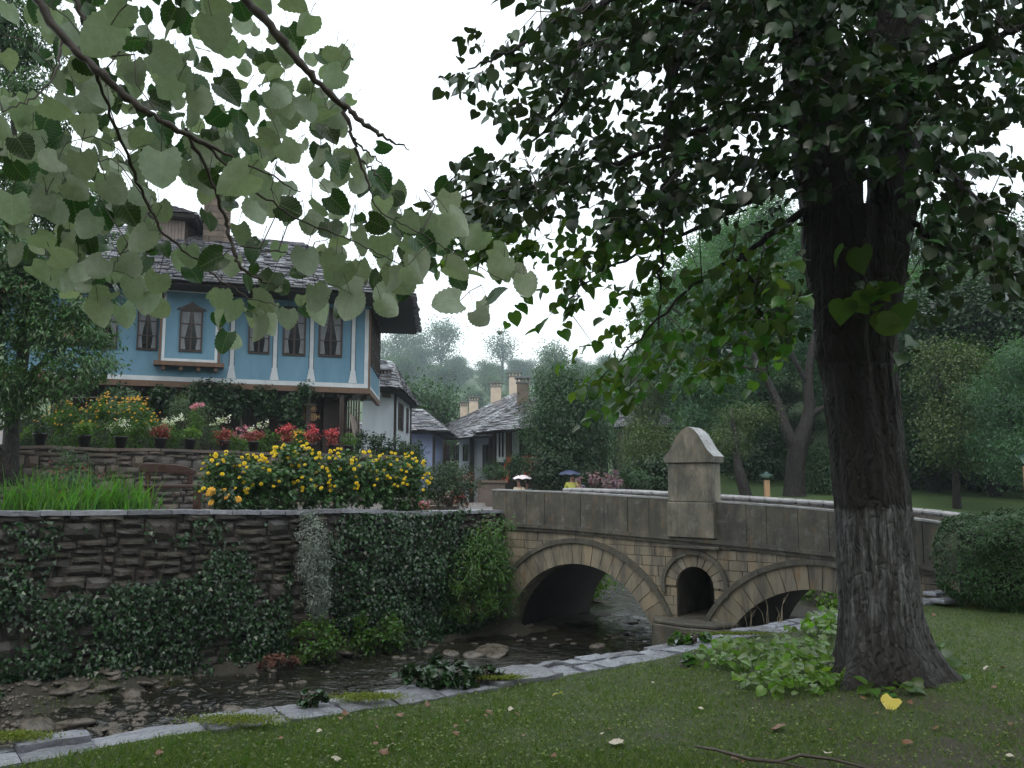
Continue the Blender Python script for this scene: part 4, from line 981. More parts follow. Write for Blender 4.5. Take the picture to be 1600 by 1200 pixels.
a_, b_ = orient(len(pu), ou, .8, .4, .5, .5, 19); leaves('upper_shade_crown', pu, a_, b_, rs.uniform(.13, .2, len(pu)), 'mid', M['leaf_crown'], near)  # canopy overhead out of view, added to darken the foreground
pt = MB()
for p, t_ in zip(P, T_v):   # petioles
    k = np.argmin(((NODE2 - p) ** 2).sum(1)); a = NODE2[k]; l_ = np.linalg.norm(a - p)
    tn = t_ / np.linalg.norm(t_)
    e = p - tn * .03 + np.array([0, 0, .03]) + rs.randn(3) * .008 if l_ > .13 else a
    pt.tube([tuple(p), tuple((p + e) / 2 + np.array([0, 0, .006])), tuple(e)], [.0011, .0011, .0014], 4, cap=False)
    if .13 < l_ < .34 and R.random() < .3: pt.tube([tuple(e), tuple(e * .65 + a * .35 + rs.randn(3) * .015 + np.array([0, 0, .03])), tuple(e * .3 + a * .7 + rs.randn(3) * .015 + np.array([0, 0, .03])), tuple(a)], [.0012, .0014, .0017, .002], 4, cap=False)
pt.build('leaf_stalks', M['twig'], near, True)

# ================================================================ PLANTS
def plant(name, label, cat, base, parts, group=None):
    """parts: (part name, P, out, size, template, material, up, out weight, random, droop)"""
    root = empty(name, base, label, cat, group)
    for k, (pn, P, out_, sz, tm, mt, up, ow, rn, dr) in enumerate(parts):
        N, T = orient(len(P), out_, up, ow, rn, dr, 31 + k); leaves(pn, P, N, T, sz, tm, mt, root)
    return root
def stems(root, base, tips, r=.006, mat=None, n=3, spread=.06):
    mb = MB()
    for tpp in tips:
        b0 = Vector(base) + Vector((R.uniform(-spread, spread), R.uniform(-spread, spread), 0)); tp_ = Vector(tpp)
        md = (b0 + tp_) / 2 + Vector((R.uniform(-.03, .03), R.uniform(-.03, .03), .05)); mb.tube([b0, md, tp_], [r, r * .8, r * .4], n, cap=False)
    return mb.build('foliage_stems', mat or M['stem'], root)
def bush(name, label, cat, c, rad_, n, size, mat, tm='dia', nc=None, sig=None, seed=1, up=.7, droop=.3, shell=.5, group=None, core=True, stem=True, part='foliage'):
    P, o, cc = clumps([(*c, *rad_)], nc or max(12, n // 60), n, sig or rad_[2] * .16, shell, seed=seed)
    root = plant(name, label, cat, (c[0], c[1], c[2] - rad_[2]), [(part, P, o, np.random.RandomState(seed).uniform(.7, 1.2, n) * size, tm, mat, up, .6, .5, droop)], group)
    if stem: stems(root, (c[0], c[1], c[2] - rad_[2]), [tuple(q) for q in cc[:14]], .012, M['twig'])
    return root

# ivy on the lower wall
def wallpt(s, z, off): return W1 + WD * s + WN * off + Vector((0, 0, z))
def ivy(label, s0, s1, fn, n, seed, size=.06, mat='leaf_ivy', tm='ivy', bulge=.12):
    r = np.random.RandomState(seed); m_ = n * 4
    s = r.uniform(s0, s1, m_); z = r.uniform(-1.25, 1.04, m_); d = fn(s, (z + 1.25) / 2.25)
    k = r.rand(m_) < d; s, z, d = s[k][:n], z[k][:n], d[k][:n]; n_ = len(s)
    thick = bulge * np.clip(fbm(s, z, seed, 1.6) + .6, .15, 1.5)
    off = .03 + r.rand(n_) * thick * (1 + .9 * np.clip(1 - (z + 1.25) / 2, 0, 1)) * d
    W = np.array([tuple(W1)]) + np.outer(s, tuple(WD)) + np.outer(off, tuple(WN)); W[:, 2] = z
    nd = np.array(tuple(WN)); N = nd * .9 + r.randn(n_, 3) * .5 + [0, 0, .45]; T = r.randn(n_, 3) * .45 + [0, 0, -1] + nd * .25
    root = empty('ivy', tuple(wallpt((s0 + s1) / 2, -1.2, .1)), label, 'ivy')
    leaves('leaves', W, N, T, size * r.uniform(.6, 1.25, n_), tm, M[mat], root)
    mb = MB()
    for q in range(26):
        ss = r.uniform(s0, s1); pts = []; zt = -1.2
        while zt < .7: pts.append(tuple(wallpt(ss, zt, .045))); ss += r.uniform(-.12, .12); zt += r.uniform(.15, .3)
        mb.tube(pts, .006, 4, cap=False)
    mb.build('foliage_stems', M['twig'], root)
def d_right(s, h): return np.clip(1.5 * (fbm(s, h * 2.2, 1, 1.5) + 1.0 - .75 * sstep(.62, 1.0, h) - .3 * sstep(2.6, 3.8, s)), 0, 1)
def d_left(s, h): return np.clip(1.8 * (fbm(s, h * 2.2, 6, 1.3) + .78 - 1.35 * sstep(.5, .95, h)) - .12 * sstep(4.9, 3.8, s), 0, 1) + .5 * np.clip(2.2 * fbm(s, h * 2.2, 16, 1.9) - .1, 0, 1)
ivy('dense dark ivy mass covering the wall between the silver shrub and the bridge', 0.0, 3.7, d_right, 9500, 3, bulge=.2)
ivy('ivy patches straggling over the lower half of the wall below the long grass', 4.3, 12.5, d_left, 14000, 7)
# brighter creeper at the bridge corner
P, o, _ = clumps([(-.35, 15.75, .55, .45, .3, .42), (-.55, 15.6, 0.0, .5, .3, .5), (-.3, 15.9, -.5, .35, .25, .5)], 70, 3000, .09, .4, seed=4)
plant('creeper', 'brighter green creeper spilling over the wall corner beside the left bridge arch', 'creeper', (-.4, 15.8, -1.2), [('leaves', P, o + np.array([.3, -.8, 0]), .085, 'nar', M['leaf_low'], .6, .6, .4, .5)])
# silver shrub hanging from the wall top
ss = 4.05; P0 = wallpt(ss, .3, .22)
P, o, cc = clumps([(*wallpt(ss, .62, .2), .24, .24, .38), (*wallpt(ss - .03, .2, .22), .27, .24, .4), (*wallpt(ss - .1, -.25, .2), .2, .2, .4), (*wallpt(ss + .02, .95, .12), .12, .14, .14)], 260, 9000, .045, .5, seed=9)
sroot = plant('silver_shrub', 'silvery grey feathery shrub hanging down the wall from its top', 'shrub', tuple(wallpt(ss, .9, .1)), [('foliage', P, o, rs.uniform(.03, .06, 9000), 'nar', M['leaf_silver'], .3, .9, .4, .2)])
stems(sroot, tuple(wallpt(ss, .95, -.05)), [tuple(q) for q in cc[:20]], .006, M['twig'])
# plants at the foot of the wall
def foot(name, label, s, z, off, r_, n, size, mat, tm='dia', seed=1, droop=.3):
    c = wallpt(s, z, off); return bush(name, label, 'plant', tuple(c), r_, n, size, M[mat], tm, seed=seed, droop=droop)
foot('wild_plant', 'bright leafy weeds at the wall foot right of the silver shrub', 2.9, -.95, .35, (.55, .4, .33), 1500, .07, 'leaf_low', seed=3)
foot('wild_plant', 'leafy green weeds growing at the wall foot under the silver shrub', 4.1, -.95, .35, (.42, .35, .38), 1400, .065, 'leaf_low', seed=4)
foot('wild_plant', 'fern green clump spreading low on the ivy wall near the arch', 1.1, -.55, .38, (.45, .3, .42), 1500, .08, 'leaf_low', 'nar', seed=5)
foot('wild_plant', 'mound of rust coloured dead twigs at the foot of the wall', 4.7, -1.12, .45, (.34, .2, .08), 800, .07, 'twigred', 'nar', seed=6, droop=0) if 'twigred' in M else None
foot('wild_plant', 'dark leaf mound creeping over stones at the base of the wall far from the bridge', 9.2, -1.02, .5, (1.0, .5, .26), 2600, .065, 'leaf_ivy', 'ivy', seed=8)
# thin grassy growth on the bank
n = 5000; s_ = rs.uniform(3.5, 9.5, n); of = rs.uniform(.1, 1.3, n); k = fbm(s_, of, 0, 1.2) > -.05; s_, of = s_[k], of[k]; n = len(s_)
G = np.array([tuple(wallpt(a, 0, b)) for a, b in zip(s_, of)]); G[:, 2] = H(G[:, 0], G[:, 1]) - .01
T = rs.randn(n, 3) * .6 + [0, 0, 1.0]; V0 = LEAF['blade'][0]; T = nrm(T); Xv = nrm(np.cross(T, rs.randn(n, 3))); hh = rs.uniform(.05, .16, n)
V = G[:, None] + V0[None, :, 0:1] * Xv[:, None] * .008 + V0[None, :, 1:2] * T[:, None] * hh[:, None, None]
tag(mesh_np('bank_grass', V.reshape(-1, 3), [np.arange(n * 3).reshape(-1, 3)], M['leaf_grass']), 'thin dark grass on the muddy bank below the wall', 'grass', kind='stuff')

# clump of leaves and moss on the far side of the kerb
def kat(px, py, z=.02): return gz(px, py, z)
def weed(label, px, py, r_, n, size, mat, z=.02, seed=1, tm='mid', name='wild_plant'):
    c = kat(px, py, z); return bush(name, label, 'plant', (c[0], c[1], c[2] + r_[2] * .5), r_, n, size, M[mat], tm, seed=seed, droop=.2, nc=max(8, n // 14))
weed('dark ivy leaved clump growing on the stream side of the flagstones', 690, 1066, (.34, .2, .12), 380, .06, 'leaf_ivy', seed=2)
weed('low dark trail of leaves on the kerb right of the larger leaf clump', 752, 1060, (.22, .1, .06), 160, .045, 'leaf_ivy', seed=5)
weed('low leaf trail on the kerb edge left of the moss cushions', 480, 1098, (.22, .08, .05), 140, .04, 'leaf_ivy', seed=6)
weed('small bright weeds on the kerb edge below the cutwater', 1080, 1000, (.25, .1, .06), 170, .05, 'leaf_low', seed=7)
for q, (px, py, a, b) in enumerate(((370, 1124, .26, .10), (575, 1089, .22, .09), (780, 1058, .16, .06), (20, 1150, .2, .08), (1150, 990, .35, .06))):
    c = kat(px, py, .03); n = 2600; P = np.array([c]) + rs.randn(n, 3) * [a * .55, b * .55, .006]; P[:, 2] = .025 + .018 * rs.rand(n)
    N, T = orient(n, np.zeros((n, 3)), .8, 0, .8, 0, q)
    mo = leaves('moss_cushion', P, N, T, .014, 'dia', M['moss'])
    tag(mo, ['yellow green moss cushion on the kerb nearest the camera side bend', 'moss cushion on the kerb just before the dark leaf clump', 'small moss cushion behind the leaf trail on the kerb', 'moss cushion on the kerb where the rubble bank begins', 'long moss strip on the kerb in front of the right arch'][q], 'moss')

# bright ground cover around the trunk
def groundcover(label, regs, n, size, seed, mat='leaf_light'):
    r = np.random.RandomState(seed); P = []
    for k in range(n):
        a, b, ra, rb = regs[r.randint(len(regs))]; th = r.uniform(0, 6.28); q = math.sqrt(r.rand())
        g = gz(a + ra * q * math.cos(th), b + rb * q * math.sin(th), 0); P.append((g[0], g[1], .04 + r.rand() ** 1.2 * .17 * (1 - q * .45)))
    P = np.array(P); ok = np.hypot(P[:, 0] - 3.02, P[:, 1] - 6.8) > .36; P = P[ok]; n = len(P)
    N = r.randn(n, 3) * .4 + [0, -.35, .9]; T = r.randn(n, 3) * [1, 1, .3] + [0, -.4, -.25]
    root = empty('ground_cover', (P[:, 0].mean(), P[:, 1].mean(), 0), label, 'plant')
    leaves('leaves', P, N, T, size * r.uniform(.6, 1.3, n), 'mid', M[mat], root)
    mb = MB()
    for p in P[::2]: mb.tube([(p[0] + R.uniform(-.02, .02), p[1] + R.uniform(-.02, .02), 0), tuple(p)], .0022, 3, cap=False)
    mb.build('foliage_stems', M['stem'], root)
groundcover('bright yellow green leafy suckers spreading on the stream side of the linden trunk', [(1270, 1020, 60, 42), (1210, 1050, 75, 38), (1150, 1035, 60, 18), (1290, 985, 35, 16), (1240, 1075, 60, 22), (1300, 1060, 40, 30)], 640, .068, 4)
groundcover('sparse leafy suckers at the hedge side foot of the linden trunk', [(1440, 1070, 60, 26), (1480, 1060, 35, 20), (1390, 1090, 60, 16), (1450, 1035, 25, 10)], 70, .085, 6, 'leaf_low')
weed('broad green weed tuft on the lawn just inside the kerb', 1072, 1040, (.07, .05, .06), 14, .10, 'leaf_low', z=0, seed=9)

# fallen leaves
lf = {}
def fallen(k, mat, label, px, py, s, group):
    if k not in lf:
        o = leaves('fallen_leaf', [(0, -.5, 0)], [(0, 0, 1)], [(0, 1, 0)], [1.0], 'hi' if k != 'b' else 'hi3', M[mat], None, True); lf[k] = o
    else: o = lf[k].copy(); C.objects.link(o)
    g = gz(px, py, .0); o.location = (g[0], g[1], float(lawn_z(g[0], g[1])) + .03); o.scale = (s, s, s * 1.6)
    o.rotation_euler = (R.uniform(-.4, .4), R.uniform(-.4, .4), R.uniform(0, 6.28)); tag(o, label, 'leaf', group)
M['fl_pale'] = leafmat('fallen_leaf_pale', (.5, .46, .36), (.5, .46, .38), (.6, .5, .4), .5, .1, val=.25)
M['fl_yel'] = leafmat('fallen_leaf_yellow', (.6, .5, .10), (.55, .48, .12), (.65, .5, .1), .4, .2, val=.1)
M['fl_brn'] = leafmat('fallen_leaf_brown', (.16, .065, .03), (.16, .07, .035), (.24, .11, .055), .5, .1, val=.3)
fallen('y', 'fl_yel', 'large yellow leaf lying on the soil in front of the trunk', 1392, 1113, .13, None)
fallen('a', 'fl_pale', 'curled cream leaf lying alone on the grass in the lower middle', 965, 1164, .09, None)
fallen('b', 'fl_brn', 'rust red leaf on the bare soil left of the yellow leaf', 1212, 1140, .09, None)
fallen('y', 'fl_yel', 'small yellow leaf on the grass beside the kerb bend', 872, 1080, .07, None)
r = random.Random(12); cnt = 0
while cnt < 62:
    px = r.uniform(0, 1600); py = r.uniform(960, 1198); g = gz(px, py, 0)
    if g[1] > np.interp(g[0], EX, EY) - .1 or math.hypot(g[0] - 3.02, g[1] - 6.8) < .5: continue
    k = r.choice('aabbb'); cnt += 1
    fallen('p' + k if False else k, {'a': 'fl_pale', 'b': 'fl_brn'}[k], {'a': 'small pale dry leaf fallen on the lawn', 'b': 'small brown leaf fallen on the lawn'}[k], px, py, r.uniform(.022, .052), {'a': 'pale leaves fallen on the lawn', 'b': 'brown leaves fallen on the lawn'}[k])
# stick and root
mb = MB(); mb.tube([gz(1085, 1166, .02), gz(1120, 1172, .03), gz(1170, 1186, .02), gz(1215, 1190, .035), gz(1250, 1180, .03), gz(1300, 1186, .02), gz(1370, 1204, .02)], [.006, .009, .011, .011, .010, .009, .005], 7)
mb.tube([gz(1215, 1190, .035), gz(1260, 1200, .02), gz(1290, 1215, .02)], [.007, .005, .003], 6)
tag(mb.build('fallen_branch', M['twig'], None, True), 'long thin dark stick lying on the soil at the lower edge', 'branch')

# clipped hedges at the right
def box_hedge(name, label, c, d, n, size, seed):
    r = np.random.RandomState(seed); f = r.rand(n, 3) * 2 - 1; ax = r.choice(3, n, p=(.3, .35, .35)); sg = np.sign(r.rand(n) - .35)
    sg = np.where(ax == 2, 1, np.where(ax == 1, -1, np.sign(r.rand(n) - .5)))
    f[np.arange(n), ax] = sg * (1 - r.rand(n) ** 2 * .25)
    o = f.copy(); rr = (np.abs(f) ** 2.8).sum(1) ** (1 / 2.8); f = f / np.maximum(rr, 1)[:, None]
    P = f * np.array(d) / 2; P = P + .07 * np.stack([fbm(P[:, 0], P[:, 1], P[:, 2] + q * 9, 4) for q in range(3)], -1) + np.array(c)
    return plant(name, label, 'hedge', (c[0], c[1], c[2] - d[2] / 2), [('foliage', P, nrm(o), size * r.uniform(.6, 1.3, n), 'nar', M['hedge'], .5, .9, .4, 0)])
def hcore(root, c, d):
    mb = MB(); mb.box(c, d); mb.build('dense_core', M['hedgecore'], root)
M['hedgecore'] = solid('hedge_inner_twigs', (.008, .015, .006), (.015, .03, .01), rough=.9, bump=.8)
hr = box_hedge('hedge', 'large dark green clipped conifer hedge block beside the bridge end', (6.6, 10.95, .54), (2.25, 1.3, 1.24), 26000, .055, 3); hcore(hr, (6.55, 10.95, .5), (1.35, .7, .8))
hr = box_hedge('hedge', 'small low conifer hedge at the edge of the lawn in front of the big hedge', (6.45, 9.95, .10), (.5, .4, .34), 3000, .05, 4); hcore(hr, (6.45, 9.95, .1), (.35, .25, .26))
hr = box_hedge('hedge', 'rounded bright conifer hedge top rising behind the large hedge block', (7.9, 12.4, .78), (.9, .8, 1.0), 5000, .055, 6); hcore(hr, (7.9, 12.4, .7), (.6, .5, .8))

# ---------------------------------------------------------------- river rocks
def rock_mesh(seed):
    import bmesh
    bm = bmesh.new(); bmesh.ops.create_icosphere(bm, subdivisions=3, radius=.5); rr = random.Random(seed); a, b, c = rr.uniform(.8, 1.2), rr.uniform(.6, .9), rr.uniform(.35, .6)
    for v in bm.verts:
        p = v.co; k = 1 + .28 * float(fbm(p.x + seed * 3, p.y, p.z, 1.5)) + .07 * float(fbm(p.x, p.y + seed, p.z, 6))
        for ax in range(3):
            pass
        v.co = Vector((p.x * a * k, p.y * b * k, max(-.3, p.z * c * k)))
    me = bpy.data.meshes.new('river_rock'); bm.to_mesh(me); bm.free(); me.materials.append(M['rock']); me.polygons.foreach_set('use_smooth', [True] * len(me.polygons)); return me
RM = [rock_mesh(k) for k in range(7)]
def rock(px, py, s, label, group=None, z=-1.22, sz=1.0):
    o = bpy.data.objects.new('river_rock', R.choice(RM)); C.objects.link(o); g = gz(px, py, z)
    zz = max(z - .02, float(H(g[0], g[1])))
    o.location = (g[0], g[1], zz + .0); o.scale = (s * R.uniform(.85, 1.2), s * R.uniform(.85, 1.2), s * R.uniform(.7, 1.1) * sz); o.rotation_euler = (R.uniform(-.2, .2), R.uniform(-.2, .2), R.uniform(0, 6.28))
    tag(o, label, 'rock', group)
named = [(1150 / 1.5, 1016, .75, 'long flat grey boulder in the water before the left arch', .5), (742, 1022, .35, 'rounded brown boulder beside the long flat one in the stream', 1), (487, 1020, .5, 'dark slanting rock at the foot of the wall under the silver shrub', .7),
         (118, 1092, .40, 'broad tan rock on the rubble bank at the lower left', .8), (60, 1135, .38, 'tall brown rock on the left rubble bank close to the kerb', 1.2), (108, 1130, .42, 'grey dished rock on the rubble bank beside the tall brown rock', .8),
         (170, 1075, .35, 'dark upright rock half way along the rubble bank', 1.2), (205, 1085, .30, 'pale brown rock at the water side of the rubble bank', 1.), (365, 1108, .28, 'pale wet rock close to the kerb in midstream', .8), (425, 1045, .25, 'rock capped with dead leaves near the bank grass', .9),
         (540, 1020, .35, 'tan rock sitting at the right bank edge of the ivy', .7), (935, 1008, .3, 'small pale rock by the kerb under the arch', .8), (600 + 105, 1020, .28, 'brown rock between the ivy bank and the boulders', .8), (985, 970, .28, 'dark rock in the rapids under the left arch', .5), (938, 938, .55, 'low dark rock bar in the water beyond the left arch', .4)]
for px, py, s, l, sz in named: rock(px, py, s, l, None, sz=sz)
r = random.Random(5)
def rk(n, x0, x1, y0, y1, s0, s1):
    for q in range(n):
        px, py = r.uniform(x0, x1), r.uniform(y0, y1)
        g = gz(px, py, -1.22)
        if g[1] < np.interp(g[0], EX, EY) + .62: continue
        if (g[0] - W1.x) * WN.x + (g[1] - W1.y) * WN.y < .15: continue
        rock(px, py, r.uniform(s0, s1), 'small wet brown stone lying in the shallow stream', 'stones scattered through the stream', z=-1.24, sz=.8)
rk(95, 0, 230, 1070, 1165, .06, .24); rk(30, 150, 340, 1040, 1110, .07, .22); rk(40, 480, 800, 1000, 1030, .06, .22); rk(40, 230, 900, 1020, 1110, .05, .16); rk(22, 800, 1000, 965, 1010, .06, .2); rk(14, 380, 480, 1060, 1085, .06, .2)
# gravel: uncountable
n = 5200; r2 = np.random.RandomState(6); px = r2.uniform(-60, 480, n); py = r2.uniform(1035, 1185, n)
Gv = np.array([gz(a, b, -1.23) for a, b in zip(px, py)]); ok = (Gv[:, 1] > np.interp(Gv[:, 0], EX, EY) + .55) & (((Gv[:, 0] - W1.x) * WN.x + (Gv[:, 1] - W1.y) * WN.y) > .1) & (r2.rand(n) < 1.1 - (px / 520)) 
Gv = Gv[ok]; n = len(Gv); Gv[:, 2] = np.maximum(H(Gv[:, 0], Gv[:, 1]), -1.27)
oct_ = np.array([(1, 0, 0), (0, 1, 0), (-1, 0, 0), (0, -1, 0), (0, 0, .7), (0, 0, -.5)], float); of = np.array([(0, 1, 4), (1, 2, 4), (2, 3, 4), (3, 0, 4), (1, 0, 5), (2, 1, 5), (3, 2, 5), (0, 3, 5)])
sz = (.012 + .04 * r2.rand(n) ** 2)[:, None, None] * (.7 + .6 * r2.rand(n, 6, 3)); ang = r2.rand(n) * 6.28; ca, sa = np.cos(ang)[:, None], np.sin(ang)[:, None]
Q = oct_[None] * sz; Q = np.stack([Q[..., 0] * ca - Q[..., 1] * sa, Q[..., 0] * sa + Q[..., 1] * ca, Q[..., 2]], -1) + Gv[:, None]
tag(mesh_np('gravel', Q.reshape(-1, 3), [(of[None] + (np.arange(n) * 6)[:, None, None]).reshape(-1, 3)], M['rock'], None, False), 'wet gravel and pebbles of the rubble bank', 'gravel', kind='stuff')
# flat stones stacked by the bridge end
for (px, py, s, l) in ((1465, 938, .30, 'upper slab of the wet flat stones lying by the bridge end'), (1478, 942, .34, 'lower broad slab of the wet flat stones lying by the bridge end')):
    mb = MB(); g = gz(px, py, 0); mb.box((g[0], g[1], .03 + (.06 if 'upper' in l else 0)), (s, s * .7, .05), .4); tag(mb.build('flat_stone', M['flag'], None, bevel=.012), l, 'stone')
# undergrowth seen through the arches
for lb, c, rr_, n_, s_ in (('leafy bank plants seen through the left arch above the water', (1.75, 20.6, -.55), (.62, 1.2, .8), 2600, 4), ('yellow green undergrowth seen through the right arch', (6.9, 18.3, -.75), (1.8, 1.3, .45), 4200, 5), ('taller leafy undergrowth behind the right arch near the trunk', (7.9, 19.6, -.3), (1.8, 1.0, .7), 3500, 7)):
    bush('undergrowth_plant', lb, 'plant', c, rr_, n_, .10, M['leaf_light'], 'dia', seed=s_, group=None)
# dry stalks before the right arch
mb = MB(); g = gz(1200, 985, 0)
for q in range(16):
    x0 = g[0] + R.uniform(-.35, .35); y0 = g[1] + .6 + R.uniform(-.1, .1); h_ = R.uniform(.15, .42); dx = R.uniform(-.2, .2)
    mb.tube([(x0, y0, -.2), (x0 + dx * .4, y0, h_ * .7 - .1), (x0 + dx, y0 + R.uniform(-.05, .05), h_ - .1)], [.004, .003, .0015], 4, cap=False)
M['straw'] = solid('dry_stalk', (.25, .2, .13), (.35, .28, .18), bump=0)
tag(mb.build('dry_weed', M['straw']), 'thin dry curled stalks standing before the right arch', 'plant')
# ================================================================ THE BLUE HOUSE
HC = Vector((-4.43, 26.0, 0)); HU = Vector((.939, .344, 0)).normalized(); HWD = Vector((-HU.y, HU.x, 0))   # HWD into the house
FL = 9.9
HO = HC - HU * FL
HF = frame(HO, HU, HWD)
SB = Vector((-4.80, 30.4, 0)); SU = (SB - HC).normalized(); SW = Vector((-SU.y, SU.x, 0))
HS = frame(HC, SU, SW)
SL = (SB - HC).length
ZB, ZT = 4.38, 7.2
house = empty('blue_house', tuple(HC), 'two storey blue timber house with white pilasters and a grey slate roof', 'house')
mb = MB()
q = [HO, HC, SB, HO + (SB - HC)]
mb.box8([(p.x, p.y, ZB) for p in q] + [(p.x, p.y, ZT + .12) for p in q]); mb.build('upper_wall', M['blue'], house)
def R2(fr, x0, y0, x1, y1):
    a = fr.px(x0, y1); b = fr.px(x1, y0); a2 = fr.px(x1, y1); return a[0], b[0], (a[1] + a2[1]) / 2, b[1]
# beam, white borders
mb = MB(); mb.fbox(HF, -.02, FL + .03, -.03, .10, ZB - .17, ZB - .004); mb.fbox(HS, .02, SL, -.03, .10, ZB - .17, ZB - .004); mb.build('floor_beam', M['wood_brown'], house)
mb = MB()
mb.fbox(HF, 0, FL - .035, -.018, .01, ZB, ZB + .13); mb.fbox(HF, FL - .16, FL - .035, -.020, .01, ZB + .132, ZT - .35)
mb.fbox(HS, .05, .22, -.018, .01, ZB, ZT - .35); mb.fbox(HS, .05, SL - .05, -.016, .01, ZB, ZB + .10); mb.fbox(HS, SL - .2, SL - .03, -.018, .01, ZB, ZT - .35)
mb.build('white_border', M['white'], house)
mb = MB(); mb.fbox(HF, FL - .03, FL + .03, -.03, .05, ZB, ZT + .1); mb.fbox(HS, -.0, .045, -.024, .02, ZB, ZT + .1); mb.build('corner_post', M['wood_brown'], house)
# painted line just inside the border
for x in (363, 430, 487, 552):
    u0, _ = HF.px(x, 540); mb = MB(); z0 = ZB + .14
    mb.fbox(HF, u0 - .055, u0 + .055, -.022, .01, z0 + .36, ZT - .4)
    mb.prism(HF, [(u0 - .13, z0), (u0 + .13, z0), (u0 + .075, z0 + .31), (u0 - .075, z0 + .31)], -.026, .01); mb.fbox(HF, u0 - .08, u0 + .08, -.03, .01, z0 + .31, z0 + .36)
    mb.build('pilaster', M['white'], house)
    l = MB()
    for s_ in (-1, 1): l.fbox(HF, u0 + s_ * .068 - .006, u0 + s_ * .068 + .006, -.019, .01, z0 + .4, ZT - .42)
    l.build('painted_line', M['wood_dark'], house)
def window(fr, u0, u1, z0, z1, off, parent, curtain=True, arch=False, bars=3, fm=None, fwd=.05):
    w_ = u1 - u0; t_ = max(.035, w_ * .075); fm = fm or M['wood_frame']
    mb = MB(); mb.fbox(fr, u0, u0 + t_, off - fwd, off + .02, z0, z1); mb.fbox(fr, u1 - t_, u1, off - fwd, off + .02, z0, z1)
    mb.fbox(fr, u0 + t_, u1 - t_, off - fwd + .004, off + .02, z0, z0 + t_); mb.fbox(fr, u0 + t_, u1 - t_, off - fwd + .004, off + .02, z1 - t_, z1)
    um = (u0 + u1) / 2; mb.fbox(fr, um - t_ * .6, um + t_ * .6, off - fwd + .008, off + .02, z0 + t_, z1 - t_)
    for k in range(1, bars):
        zz_ = lerp(z0, z1, k / bars)
        for a, b in ((u0 + t_, um - t_ * .6), (um + t_ * .6, u1 - t_)): mb.fbox(fr, a, b, off - fwd + .012, off + .02, zz_ - .016, zz_ + .016)
    if arch:
        mb.prism(fr, [(u0 - .09, z1), (u1 + .09, z1), (u1 + .07, z1 + .04), (u1 - .03, z1 + .07), (um + .09, z1 + .17), (um, z1 + .24), (um - .09, z1 + .17), (u0 + .03, z1 + .07), (u0 - .07, z1 + .04)], off - fwd - .01, off + .02)
    f = mb.build('window', fm, parent)
    g = MB(); g.fbox(fr, u0 + t_, u1 - t_, off - .012, off - .006, z0 + t_, z1 - t_); g.build('pane', M['glass'], f)
    if curtain:
        c = MB()
        for s_ in (-1, 1):
            e = u0 + t_ if s_ < 0 else u1 - t_; k = um
            pts = [(lerp(e, k, a), lerp(z1 - t_, z0 + t_, b)) for a, b in ((0, 0), (.82, 0), (.7, .3), (.35, .72), (.5, .98), (0, .98))]
            P3 = [fr(a, off - .016 - .004 * (i % 2), z) for i, (a, z) in enumerate(pts)]; c.add(P3, [tuple(range(len(pts)))])
        c.build('curtain', M['curtain'], f)
    return f
for (x0, y0, x1, y1) in ((150, 482, 186, 545), (213, 481, 248, 547), (387, 481, 423, 553), (441, 481, 479, 556), (497, 484, 536, 558)):
    a = R2(HF, x0, y0, x1, y1); window(HF, *a, 0, house)
# second row far left behind the tree
for (x0, y0, x1, y1) in ((90, 478, 124, 540), (45, 476, 78, 536)):
    a = R2(HF, x0, y0, x1, y1); window(HF, *a, 0, house)
# bay
BO = -.32; b0 = HF.px(252, 462, BO); b1 = HF.px(343, 575, BO); bz0, bz1 = b1[1], ZT - .12
mb = MB(); mb.fbox(HF, b0[0], b1[0], BO, .02, bz0 + .14, bz1); bay = mb.build('bay', M['blue'], house)
mb = MB()
for s_ in ((b0[0], b0[0] + .06), (b1[0] - .06, b1[0])): mb.fbox(HF, s_[0], s_[1], BO - .012, .015, bz0 + .141, bz1 - .001)
mb.fbox(HF, b0[0] - .12, b1[0] + .12, BO - .06, .02, bz0 + .02, bz0 + .139)
for k in range(4):
    uu = lerp(b0[0] + .08, b1[0] - .15, k / 3); mb.fbox(HF, uu, uu + .1, BO + .02, .0, bz0 - .10, bz0 + .018)
mb.build('bay_frame', M['wood_brown'], bay)
mb = MB(); a, b = b0[0] + .075, b1[0] - .075
mb.fbox(HF, a, a + .075, BO - .010, BO + .01, bz0 + .145, bz1 - .08); mb.fbox(HF, b - .075, b, BO - .010, BO + .01, bz0 + .145, bz1 - .08); mb.fbox(HF, a + .076, b - .076, BO - .010, BO + .01, bz0 + .145, bz0 + .22); mb.fbox(HF, a + .076, b - .076, BO - .010, BO + .01, bz1 - .155, bz1 - .08)
mb.build('bay_border', M['white'], bay)
w0 = HF.px(279, 549, BO); w1 = HF.px(318, 486, BO); window(HF, w0[0], w1[0], w0[1], w1[1], BO, bay, arch=True)
# side windows
for k in range(4):
    a = .35 + k * .98; window(HS, a, a + .72, 5.15, 6.95, 0, house, curtain=False)
# frieze under the eaves
mb = MB(); mb.fbox(HF, 0, FL + .04, -.06, .01, ZT - .30, ZT - .26); mb.fbox(HF, 0, FL + .04, -.03, .01, ZT - .255, ZT + .1); mb.build('frieze', M['blue'], house)
